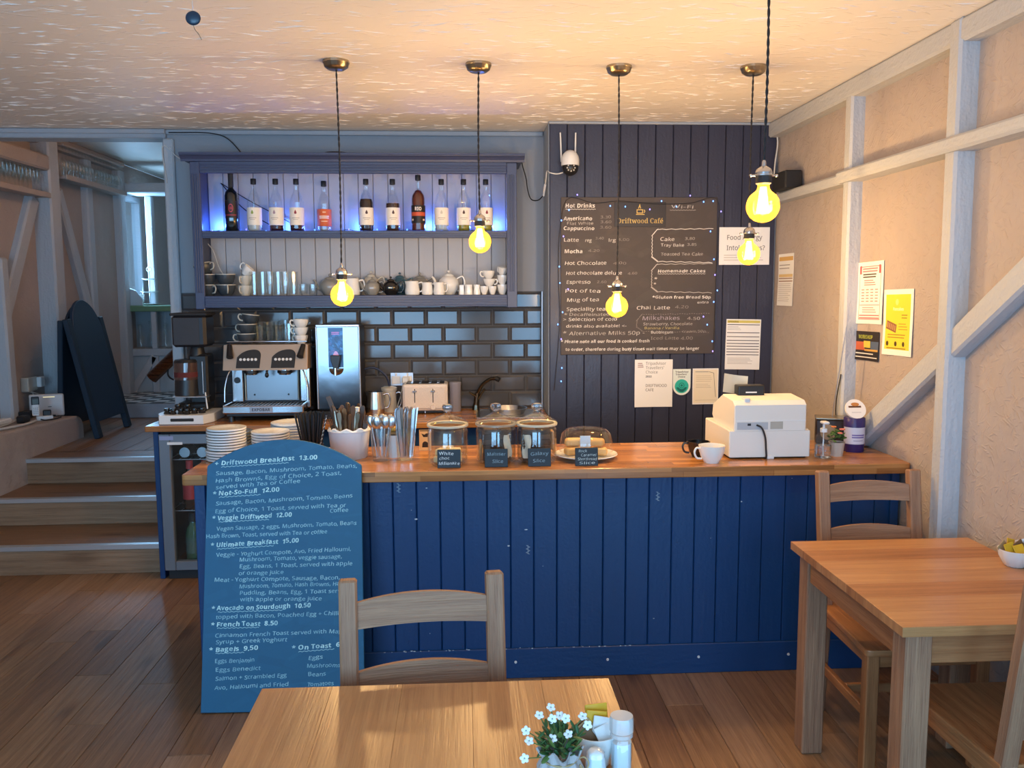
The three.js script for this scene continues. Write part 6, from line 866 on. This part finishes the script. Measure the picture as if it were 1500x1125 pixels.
{ // glass racks on the wall
  const rack = (label, y, z0, z1, top) => { const t = thing('glass_rack', label, 'shelf', [-3.33, y, (z0 + z1) / 2]), L = Math.abs(z1 - z0); P('shelf_board', bx(-0.05, 0.07, -0.025, 0, -L / 2, L / 2, 0.004, 'z'), MAT.plaster, t); P('front_lip', bx(0.07, 0.085, -0.03, 0.012, -L / 2, L / 2, 0.003, 'z'), MAT.plaster, t); if (top) P('hanging_rail', bx(-0.05, 0.07, top - 0.02, top, -L / 2, L / 2, 0.004, 'z'), MAT.plaster, t); return t; };
  rack('rail shelf of glasses on the hall wall beside the steps', 2.415, -6.15, -7.06, 0); rack('rail shelf of glasses high on the far side of the big post', 2.6, -7.36, -8.62, 0.262);
  for (let k = 0; k < 12; k++) one('champagne_flute', fluteG, MAT.glass, 'stemmed glass standing on the rail shelf beside the steps', 'glass', [-3.3, 2.4155, -6.36 - k * 0.056], 'glasses on the rail shelf beside the steps');
  for (let k = 0; k < 9; k++) one('champagne_flute', fluteG, MAT.glass, 'stemmed glass in the second row of the rail shelf', 'glass', [-3.36, 2.4155, -6.4 - k * 0.068], 'glasses in the second row of the rail shelf');
  for (let k = 0; k < 19; k++) { if (k === 9) continue; const m = one('wine_glass', wineG, MAT.glass, k === 0 ? 'wine glass hanging from the high rail, next to the big post' : k === 18 ? 'wine glass hanging last on the high rail, beside the back room window' : k < 9 ? 'wine glass hanging on the high rail between the big post and narrow post' : 'wine glass hanging on the high rail beyond the narrow post', 'glass', [-3.3, 2.842, -7.42 - k * 0.063], k > 0 && k < 9 ? 'wine glasses hanging before the narrow post' : 'wine glasses hanging beyond the narrow post'); m.rotation.x = PI; }
  for (let k = 0; k < 13; k++) one('shot_glass', lathe([[0, 0.001], [0.018, 0.001], [0.023, 0.055], [0.0215, 0.055], [0.017, 0.01], [0, 0.01]], 16), MAT.glass, 'small glass standing on the high rail shelf', 'glass', [-3.305, 2.6005, -7.44 - k * 0.088], 'small glasses on the high rail shelf');
}
{ // phone, router and cables on the ledge
  const t = thing('cordless_phone', 'white and black cordless phone in its cradle on the ledge', 'phone', [-3.13, 0.708, -6.42], 0.5); P('cradle', um(new RoundedBoxGeometry(0.11, 0.035, 0.09, 2, 0.01).translate(0.03, 0.0175, 0)), MAT.white, t); P('cradle_display', bx(0.02, 0.075, 0.02, 0.075, -0.02, 0.02, 0.006), MAT.black, t);
  const h = P('handset', um(new RoundedBoxGeometry(0.048, 0.14, 0.024, 2, 0.009).translate(-0.025, 0.105, 0)), MAT.white, t); P('screen', bx(-0.044, -0.006, 0.125, 0.16, 0.0125, 0.0135, 0.0005), std({ color: rgb(0.1, 0.13, 0.12), roughness: 0.2 }), h); P('handset_top', bx(-0.051, 0.001, 0.115, 0.177, -0.014, 0.0125, 0.005), MAT.black, h); P('keypad', merge(Array.from({ length: 12 }, (_, k) => at(cb(0.009, 0.006, 0.002, 0.001), -0.037 + (k % 3) * 0.012, 0.055 + Math.floor(k / 3) * 0.013, 0.0125))), std({ color: rgb(0.45, 0.45, 0.44), roughness: 0.5 }), h);
  const r = thing('router', 'flat white router leaning against the post', 'router', [-3.2, 0.703, -6.68], 0.25); const rb = P('case', um(new RoundedBoxGeometry(0.24, 0.17, 0.03, 3, 0.014).translate(0, 0.085, 0)), std({ color: rgb(0.66, 0.6, 0.57), roughness: 0.35 }), r); P('light_bar', bx(-0.02, 0.06, 0.145, 0.151, 0.015, 0.0162, 0.0004), std({ color: rgb(0.8, 0.75, 0.5), emissive: rgb(0.9, 0.75, 0.4), emissiveIntensity: 0.6 }), rb); P('badge', bx(0.01, 0.035, 0.07, 0.075, 0.015, 0.0158, 0.0003), MAT.black, rb); P('foot', bx(-0.06, 0.06, 0, 0.01, -0.03, 0.02, 0.003), MAT.black, r);
  const s = thing('wall_socket', 'white boxed wall socket with adaptor above the ledge', 'socket', [XL + 0.03, 0.94, -6.78]); P('box', bx(-0.03, 0.03, -0.055, 0.055, -0.075, 0.075, 0.006), MAT.chinaCream, s); P('adaptor', bx(0.03, 0.065, -0.03, 0.05, -0.12, -0.05, 0.006), MAT.white, s);
  one('power_strip', um(bx(-0.03, 0.03, 0, 0.035, -0.2, 0.2, 0.008, 'z').translate(0, 0, 0)), MAT.white, 'white power strip lying on the ledge', 'power strip', [-3.22, 0.735, -5.95]); one('power_adaptor', cb(0.06, 0.05, 0.09, 0.008, true), MAT.black, 'black power adaptor lying beside the phone', 'adaptor', [-3.16, 0.72, -6.24]);
  one('network_switch', cb(0.09, 0.05, 0.1, 0.006, true), MAT.blackMatt, 'black box half hidden behind the phone', 'device', [-3.27, 0.715, -6.52]);
  const cab = (n, l, pts, m, r0 = 0.005) => one(n, tube(pts, r0, 48, 6), m, l, 'cable');
  cab('cable', 'white cable hanging straight from the wall socket', [[-3.36, 0.885, -6.8], [-3.35, 0.82, -6.8], [-3.34, 0.76, -6.76], [-3.3, 0.725, -6.6], [-3.24, 0.73, -6.3], [-3.22, 0.775, -6.0]], MAT.wireWhite);
  cab('cable', 'white cable hanging in a loop from the wall socket', [[-3.36, 0.885, -6.75], [-3.33, 0.84, -6.86], [-3.34, 0.78, -6.84], [-3.3, 0.735, -6.55], [-3.2, 0.738, -6.2], [-3.14, 0.745, -5.9], [-3.12, 0.752, -5.6]], MAT.wireWhite);
  cab('cable', 'thick white cable lying along the ledge edge', [[-3.1, 0.725, -6.3], [-3.06, 0.732, -6.1], [-3.07, 0.748, -5.75], [-3.1, 0.76, -5.45]], MAT.wireWhite, 0.009);
  cab('cable', 'black cable trailing over the ledge from the phone', [[-3.12, 0.72, -6.4], [-3.05, 0.722, -6.33], [-3.03, 0.716, -6.45], [-3.04, 0.712, -6.55]], MAT.wire);
}
{ // half wall with display cabinet at the end of the hall
  const t = thing('display_cabinet', 'half wall cabinet with green top and shelf of glassware', 'cabinet', [0, 0, 0]), blue = std({ color: rgb(0.4, 0.46, 0.5), roughness: 0.7, bumpMap: tPlaster, bumpScale: 0.004 });
  P('base_wall', bx(XL, -1.4, UP2, 1.0, -9.1, -8.8, 0.004), blue, t); P('rail', bx(XL, -1.4, 1.0, 1.075, -9.1, -8.78, 0.008), MAT.timber, t); P('back_panel', bx(XL, -1.4, 1.075, 1.45, -9.1, -9.08, 0.002), blue, t);
  P('top', bx(XL, -1.4, 1.45, 1.51, -9.12, -8.77, 0.006), std({ color: rgb(0.17, 0.29, 0.16), roughness: 0.6 }), t, 'green painted top');
  for (const x of [-3.39, -3.14, -2.6]) P('mullion', bx(x, x + 0.05, 1.075, 1.45, -8.83, -8.785, 0.005, 'y'), MAT.timber, t); P('stud', bx(-3.15, -3.08, UP2, 1.0, -8.8, -8.77, 0.006, 'y'), MAT.timber, t); P('brace', beam([-3.36, UP2, -8.785], [-3.12, 1.0, -8.785], 0.07, 0.03, [0, 0, 1], 0.006), MAT.timber, t);
  for (const [x, k] of [[-3.3, 0], [-3.2, 1], [-3.05, 0], [-2.95, 1], [-2.85, 0]]) { const m = one('decanter', lathe([[0, 0], [0.036, 0], [0.04, 0.02], [0.036, 0.09], [0.018, 0.15], [0.014, 0.2], [0.022, 0.24], [0.02, 0.24], [0.012, 0.2], [0.016, 0.15], [0, 0.02]], 22, 1), MAT.glass, 'clear glass carafe on the shelf under the green top', 'carafe', [x, 1.0755, -8.92 - 0.03 * k], 'glassware under the green top'); m.scale.setScalar(1 + 0.15 * k); }
}
{ // cake stand and crockery on the green top
  const t = thing('cake_stand', 'white three tier cake stand on the green topped half wall', 'cake stand', [-3.2, 1.51, -8.97]); P('tier', lathe([[0, 0], [0.05, 0], [0.11, 0.012], [0.112, 0.016], [0, 0.01]], 30), MAT.china, t); P('tier', lathe([[0, 0.125], [0.05, 0.125], [0.088, 0.137], [0.09, 0.141], [0, 0.135]], 30), MAT.china, t); P('tier', lathe([[0, 0.255], [0.04, 0.255], [0.068, 0.267], [0.07, 0.271], [0, 0.265]], 30), MAT.china, t); P('stem', rod([0, 0.01, 0], [0, 0.345, 0], 0.006), MAT.steel, t); P('ring_handle', new THREE.TorusGeometry(0.022, 0.004, 8, 20).translate(0, 0.365, 0), MAT.steel, t);
  const c = one('table_sign', (() => { const g = ext([[-0.08, 0], [0.09, 0], [0.09, 0.06], [0.03, 0.14], [-0.04, 0.17], [-0.08, 0.15]], 0.02, 0.004); return g; })(), std({ color: rgb(0.5, 0.6, 0.66), roughness: 0.5 }), 'pale curved sign beside the cake stand', 'sign', [-3.31, 1.514, -8.82]);
  one('plant_pot', lathe([[0, 0], [0.04, 0], [0.055, 0.1], [0.06, 0.11], [0.052, 0.11], [0, 0.02]], 24), MAT.chinaCream, 'cream pot by the back room window', 'pot', [-3.34, 1.51, -9.04]);
}
{ // wooden handrail beyond the post
  const t = thing('handrail', 'thick varnished wooden handrail with iron bracket in the hall', 'handrail', [0, 0, 0]), a = [-2.88, 0.855, -8.0], b = [-2.3, 1.4, -8.0], m = std({ ...wOak2, color: rgb(0.75, 0.5, 0.25), roughness: 0.35 });
  P('rail', um(rod(a, b, 0.055, 0.055, 8), 'x'), m, t); P('bracket', tube([[-2.72, 0.98, -8.0], [-2.72, 0.88, -7.98], [-2.66, 0.84, -7.97], [-2.58, 0.86, -7.97]], 0.008, 20, 8), MAT.black, t); P('newel', bx(-2.66, -2.52, UP2, 0.85, -8.08, -7.94, 0.03, 'y'), std({ ...wOak2, roughness: 0.5, color: rgb(0.7, 0.5, 0.42) }), t);
}
{ // glass globe lamp that lights the raised hall, on its ceiling behind the back wall
  const t = thing('hall_lamp', 'frosted globe ceiling lamp in the raised hall', 'lamp', [-1.9, HC, -6.7]); P('ceiling_plate', lathe([[0, -0.03], [0.05, -0.03], [0.06, 0], [0, 0]], 24), MAT.antique, t); P('globe_bulb', at(ball(0.09, 1, 1, 1, 28), 0, -0.12, 0), phy({ color: rgb(1, 0.9, 0.75), transmission: 0.5, roughness: 0.6, emissive: rgb(1, 0.7, 0.4), emissiveIntensity: 0.7 }), t);
  const l = new THREE.PointLight(new THREE.Color().setRGB(1, 0.58, 0.3), 0.5); l.position.set(0, -0.12, 0); l.shadow.radius = 4; l.castShadow = true; t.add(l);
}
// ---------------------------------------------------------------- front table setting
const YT = 0.75;
{ // flower pouch
  const t = thing('flower_pouch', 'grey fabric pouch of small white flowers', 'plant', [0.166, YT, -1.458]); const cloth = std({ color: rgb(0.43, 0.41, 0.40), roughness: 0.95, bumpMap: tNoise, bumpScale: 0.002 });
  const g = lathe([[0, 0.001], [0.036, 0.001], [0.042, 0.012], [0.042, 0.035], [0.034, 0.052], [0.03, 0.057], [0.036, 0.068], [0.04, 0.076], [0.037, 0.077], [0.028, 0.058], [0, 0.05]], 48, 1.4), p = g.attributes.position;
  for (let i = 0; i < p.count; i++) { const a = Math.atan2(p.getZ(i), p.getX(i)), y = p.getY(i), k = 1 + Math.min(1, y / 0.03) * 0.07 * Math.sin(a * 9 + 1) + (y > 0.06 ? 0.12 * Math.sin(a * 5) : 0); p.setX(i, p.getX(i) * k); p.setZ(i, p.getZ(i) * k); if (y > 0.06) p.setY(i, y + 0.006 * Math.sin(a * 7)); } g.computeVertexNormals(); P('pouch', g, cloth, t);
  P('twine', merge([new THREE.TorusGeometry(0.031, 0.0018, 6, 30).rotateX(PI / 2).translate(0, 0.056, 0), tube([[0.03, 0.056, 0.008], [0.042, 0.062, 0.012], [0.05, 0.052, 0.014], [0.044, 0.038, 0.014], [0.034, 0.048, 0.012], [0.04, 0.03, 0.016], [0.046, 0.004, 0.018]], 0.0016, 40, 6)]), std({ color: rgb(0.42, 0.29, 0.14), roughness: 0.9 }), t, 'brown twine bow');
  const st = std({ color: rgb(0.11, 0.15, 0.03), roughness: 0.6 }), lf = [std({ color: rgb(0.02, 0.075, 0.022), roughness: 0.55, side: THREE.DoubleSide }), std({ color: rgb(0.09, 0.16, 0.035), roughness: 0.55, side: THREE.DoubleSide }), std({ color: rgb(0.035, 0.1, 0.025), roughness: 0.55, side: THREE.DoubleSide })];
  const leaf = new THREE.SphereGeometry(0.012, 8, 6); leaf.scale(1.1, 0.14, 0.42); leaf.translate(0.012, 0, 0);
  for (let k = 0; k < 60; k++) { const a = k * 2.399, q = Math.sqrt((k + 0.5) / 60), m = P('leaf', leaf, lf[k < 34 ? (k % 4 ? 0 : 2) : 1 + (k % 2)], t); m.position.set(0.03 * q * Math.cos(a), 0.068 + rr(0, 0.022) + (k % 5 === 0 ? 0.02 : 0), 0.03 * q * Math.sin(a)); m.rotation.set(rr(-0.5, 0.5), -a + rr(-0.5, 0.5), rr(0.1, 1.1)); }
  const petal = new THREE.SphereGeometry(0.0042, 8, 6); petal.scale(1.25, 0.3, 0.95); petal.translate(0.0042, 0, 0); const pet = [0, 1, 2, 3, 4].map((k) => petal.clone().rotateZ(0.25).rotateY(k * 1.2566)), white = std({ color: rgb(0.82, 0.83, 0.82), roughness: 0.6 }), eye = std({ color: rgb(0.3, 0.36, 0.28), roughness: 0.6 });
  for (const [x, y, z] of [[-0.038, 0.137, 0.0], [-0.016, 0.145, -0.012], [0.0, 0.13, -0.01], [0.01, 0.13, 0.0], [-0.062, 0.112, 0.006], [-0.058, 0.1, 0.02], [-0.016, 0.103, 0.02], [0.013, 0.108, 0.016], [0.042, 0.128, -0.008], [0.05, 0.116, 0.0], [-0.066, 0.068, 0.02], [-0.014, 0.128, -0.004]]) {
    const s = P('stem', tube([[x * 0.15, 0.06, z * 0.2], [x * 0.5, 0.06 + (y - 0.06) * 0.55, z * 0.6], [x, y, z]], 0.0011, 14, 5), st, t); const f = P('blossom', merge(pet), white, t); f.position.set(x, y, z); f.rotation.set(rr(0.4, 1.2), rr(0, 1), rr(-0.3, 0.3)); P('eye', at(ball(0.0017, 1, 0.7, 1, 8), 0, 0.0014, 0), eye, f);
    for (let k = 0; k < 2; k++) { const m = P('leaf', leaf, lf[1 + k], t); m.scale.setScalar(0.7); m.position.set(x * (0.45 + 0.2 * k), 0.06 + (y - 0.06) * (0.5 + 0.2 * k), z * 0.6); m.rotation.set(rr(-0.5, 0.5), rr(0, 6.28), rr(0.3, 1)); }
  }
}
const sach = (w, h) => { const g = new RoundedBoxGeometry(w, h, 0.004, 2, 0.0018), p = g.attributes.position; for (let i = 0; i < p.count; i++) p.setZ(i, p.getZ(i) * (1.4 - 1.2 * Math.abs(p.getY(i) / h))); g.computeVertexNormals(); return g; };
const sm = { yellow: std({ color: rgb(0.75, 0.42, 0.02), roughness: 0.45 }), white: std({ color: rgb(0.76, 0.74, 0.72), roughness: 0.5 }), brown: std({ color: rgb(0.2, 0.1, 0.04), roughness: 0.6 }), tan: std({ color: rgb(0.45, 0.3, 0.14), roughness: 0.6 }) };
function sachets(x, y, z, list, where, grp) { for (const [c, dx, dy, dz, rx, ry, rz, w = 0.036, h = 0.05] of list) { const m = one('condiment_sachet', sach(w, h), sm[c], `${c === 'tan' ? 'light brown' : c} paper sachet standing in ${where}`, 'sachet', [x + dx, y + dy, z + dz], grp + ' ' + c); m.rotation.set(rx, ry, rz); } }
{
  one('condiment_bowl', lathe([[0, 0], [0.026, 0], [0.03, 0.004], [0.042, 0.05], [0.043, 0.064], [0.0405, 0.064], [0.039, 0.05], [0.027, 0.008], [0, 0.006]], 36, 0.9), MAT.china, 'small white pot of sachets behind the flower pouch', 'bowl', [0.242, YT, -1.535]);
  sachets(0.242, YT, -1.535, [['yellow', 0.006, 0.075, -0.02, -0.15, 0.1, 0.05, 0.044, 0.06], ['yellow', 0.002, 0.07, -0.008, -0.1, 0, -0.1, 0.04, 0.055], ['white', 0.012, 0.066, 0.004, -0.2, -0.1, -0.15], ['white', 0.02, 0.056, 0.016, -0.5, 0.2, 0.4], ['brown', -0.018, 0.052, 0.012, -0.3, 0.2, 0.7], ['tan', -0.014, 0.058, 0.002, -0.2, 0.3, 0.6], ['brown', -0.024, 0.056, -0.006, 0, 0.4, 0.3]], 'the white pot behind the flowers', 'sachets in the front pot');
  const t = thing('pepper_grinder', 'tall clear topped grinder beside the white pot', 'grinder', [0.286, YT, -1.5]); P('body', lathe([[0, 0.002], [0.019, 0.002], [0.0205, 0.006], [0.0205, 0.066], [0.017, 0.071]], 28, 0.9), MAT.glass, t); P('salt_fill', cyl(0.0185, 0.0185, 0.056, 0.004, 28), std({ color: rgb(0.66, 0.74, 0.8), roughness: 0.6 }), t, 'pale granular filling'); P('neck_ring', lathe([[0.017, 0.07], [0.0215, 0.072], [0.0215, 0.079], [0.017, 0.08]], 28), phy({ color: rgb(0.85, 0.87, 0.88), transmission: 0.6, roughness: 0.25 }), t); P('cap', lathe([[0.019, 0.08], [0.0225, 0.082], [0.0225, 0.104], [0.021, 0.11], [0.0, 0.1105]], 28), phy({ color: rgb(0.8, 0.8, 0.79), roughness: 0.2, transmission: 0.4 }), t);
  const s = thing('salt_shaker', 'small white shaker in front of the sachet pot', 'shaker', [0.232, YT, -1.463]); P('body', lathe([[0, 0], [0.021, 0], [0.022, 0.003], [0.0175, 0.05], [0.0165, 0.055], [0, 0.0555]], 28, 0.8), std({ color: rgb(0.62, 0.72, 0.78), roughness: 0.35 }), s); P('cap', lathe([[0.0168, 0.054], [0.0165, 0.06], [0.012, 0.065], [0, 0.0665]], 24, 0.9), MAT.china, s);
}
{ // right table
  one('condiment_bowl', lathe([[0, 0], [0.03, 0], [0.034, 0.004], [0.05, 0.034], [0.053, 0.056], [0.0505, 0.056], [0.047, 0.034], [0.03, 0.008], [0, 0.006]], 36, 0.9), MAT.china, 'round white bowl of sachets on the table by the wall', 'bowl', [1.782, YT, -2.6]);
  sachets(1.782, YT, -2.6, [['yellow', -0.025, 0.055, 0.012, -0.2, 0.1, 0.3], ['yellow', -0.012, 0.062, -0.01, -0.2, 0.4, -0.2], ['brown', 0.01, 0.06, 0.006, -0.1, 0.2, 0.5], ['white', 0.024, 0.062, 0.0, -0.2, -0.2, 0.2], ['tan', -0.03, 0.054, -0.012, 0, 0.2, 0.8], ['yellow', 0.0, 0.052, 0.025, -0.5, 0, 0.2], ['brown', 0.03, 0.054, 0.014, -0.3, 0, -0.4]], 'the white bowl by the wall', 'sachets in the wall table bowl');
  const s = thing('salt_shaker', 'white shaker next to the bowl by the wall', 'shaker', [1.806, YT, -2.52]); P('body', lathe([[0, 0], [0.02, 0], [0.021, 0.003], [0.018, 0.05], [0.016, 0.058], [0, 0.06]], 24, 0.8), MAT.china, s);
}
// ---------------------------------------------------------------- wall and ceiling devices
{
  const t = thing('security_camera', 'white dome security camera with two aerials on the navy wall', 'camera', [0.62, 2.385, -5.03]); P('bracket', bx(-0.025, 0.025, -0.03, 0.06, -0.03, 0.0, 0.006), MAT.white, t);
  P('shell', (() => { const g = new THREE.SphereGeometry(0.052, 28, 16, 0, 2 * PI, 0, PI / 2); g.scale(1, 1.15, 1); return merge([at(g, 0, 0, 0.045), at(cyl(0.052, 0.052, 0.03, -0.028, 28), 0, 0, 0.045)]); })(), MAT.white, t); P('lens_ball', at(ball(0.046, 1, 1, 1, 24), 0, -0.04, 0.05), MAT.black, t); P('led_ring', merge(Array.from({ length: 8 }, (_, k) => at(ball(0.0045, 1, 1, 1, 8), 0.022 * Math.cos(k * PI / 4), -0.046 + 0.018 * Math.sin(k * PI / 4), 0.0905))), std({ color: rgb(0.7, 0.68, 0.62), roughness: 0.3 }), t);
  for (const [a, b] of [[[-0.045, 0.0, 0.0], [-0.052, 0.165, 0.0]], [[0.035, 0.03, 0.0], [0.037, 0.165, 0.0]]]) P('aerial', rod(a, b, 0.0055, 0.0045, 10), MAT.white, t);
  one('cable', tube([[0.585, 2.325, -5.035], [0.55, 2.318, -5.04], [0.512, 2.325, -5.048], [0.497, 2.34, -5.09], [0.494, 2.3, -5.12], [0.492, 2.26, -5.16]], 0.0045, 40, 6), MAT.wireWhite, 'white cable running from the security camera round the corner', 'cable');
  one('cable_plug', rod([0.492, 2.27, -5.15], [0.487, 2.21, -5.2], 0.008, 0.006), MAT.white, 'white cable connector beside the navy wall corner', 'plug');
  one('cable', tube([[0.487, 2.215, -5.2], [0.46, 2.19, -5.25], [0.42, 2.2, -5.3], [0.4, 2.26, -5.32], [0.39, 2.32, -5.3], [0.36, 2.39, -5.2], [0.35, 2.43, -5.16]], 0.0035, 40, 6), MAT.wire, 'black cable looping from the shelf top to the connector', 'cable');
  one('cable', tube([[1.835, 2.6, -5.035], [1.85, 2.5, -5.035], [1.838, 2.38, -5.035], [1.835, 2.28, -5.03], [1.85, 2.2, -5.0]], 0.005, 40, 6), MAT.wireWhite, 'white cable hanging down the end of the navy wall', 'cable');
  one('cable', tube([[-1.78, 2.3, ZB + 0.04], [-1.79, 2.52, ZB + 0.04], [-1.72, 2.46, ZB + 0.03], [-1.62, 2.41, -5.25]], 0.0035, 40, 6), MAT.wireWhite, 'thin pale cable from the post to the shelf crown', 'cable');
  one('cable', tube([[-1.76, 2.6, ZB + 0.025], [-1.5, 2.595, ZB + 0.025], [-1.42, 2.57, ZB + 0.02], [-1.3, 2.44, ZB + 0.02]], 0.0035, 40, 6), MAT.wire, 'dark cable running along the top of the grey wall', 'cable');
  one('cable', tube([[XR - 0.07, 1.24, -3.97], [XR - 0.075, 1.1, -4.0], [XR - 0.07, 0.97, -4.0]], 0.003, 30, 6), MAT.wire, 'thin dark cable beside the timber post above the radio', 'cable');
  const s = thing('ledge_speaker', 'small black speaker on the timber ledge', 'speaker', [XR - 0.06, 2.1935, -4.76]); P('case', bx(-0.05, 0.045, 0, 0.1, -0.1, 0.1, 0.006), MAT.blackMatt, s); P('grille', bx(-0.045, 0.04, 0.006, 0.094, 0.1, 0.104, 0.002), MAT.black, s);
  const h = thing('hanging_bauble', 'small dark blue disc hanging on a thread from the ceiling', 'ornament', [-0.708, CE, -2.4]); P('thread', rod([0, 0, 0], [0, -0.23, 0], 0.0007, 0.0007, 5), MAT.wireWhite, h); P('disc', ball(0.0195, 1.02, 0.95, 0.35, 24).translate(0, -0.25, 0), std({ color: rgb(0.012, 0.03, 0.055), roughness: 0.3 }), h); P('tail', tube([[0, -0.269, 0], [0.004, -0.28, 0], [0.012, -0.29, 0], [0.02, -0.305, 0]], 0.001, 12, 5), MAT.antique, h);
}
scene.traverse((o) => { if (o.isMesh) { o.castShadow = true; o.receiveShadow = true; } });
renderer.render(scene, camera);
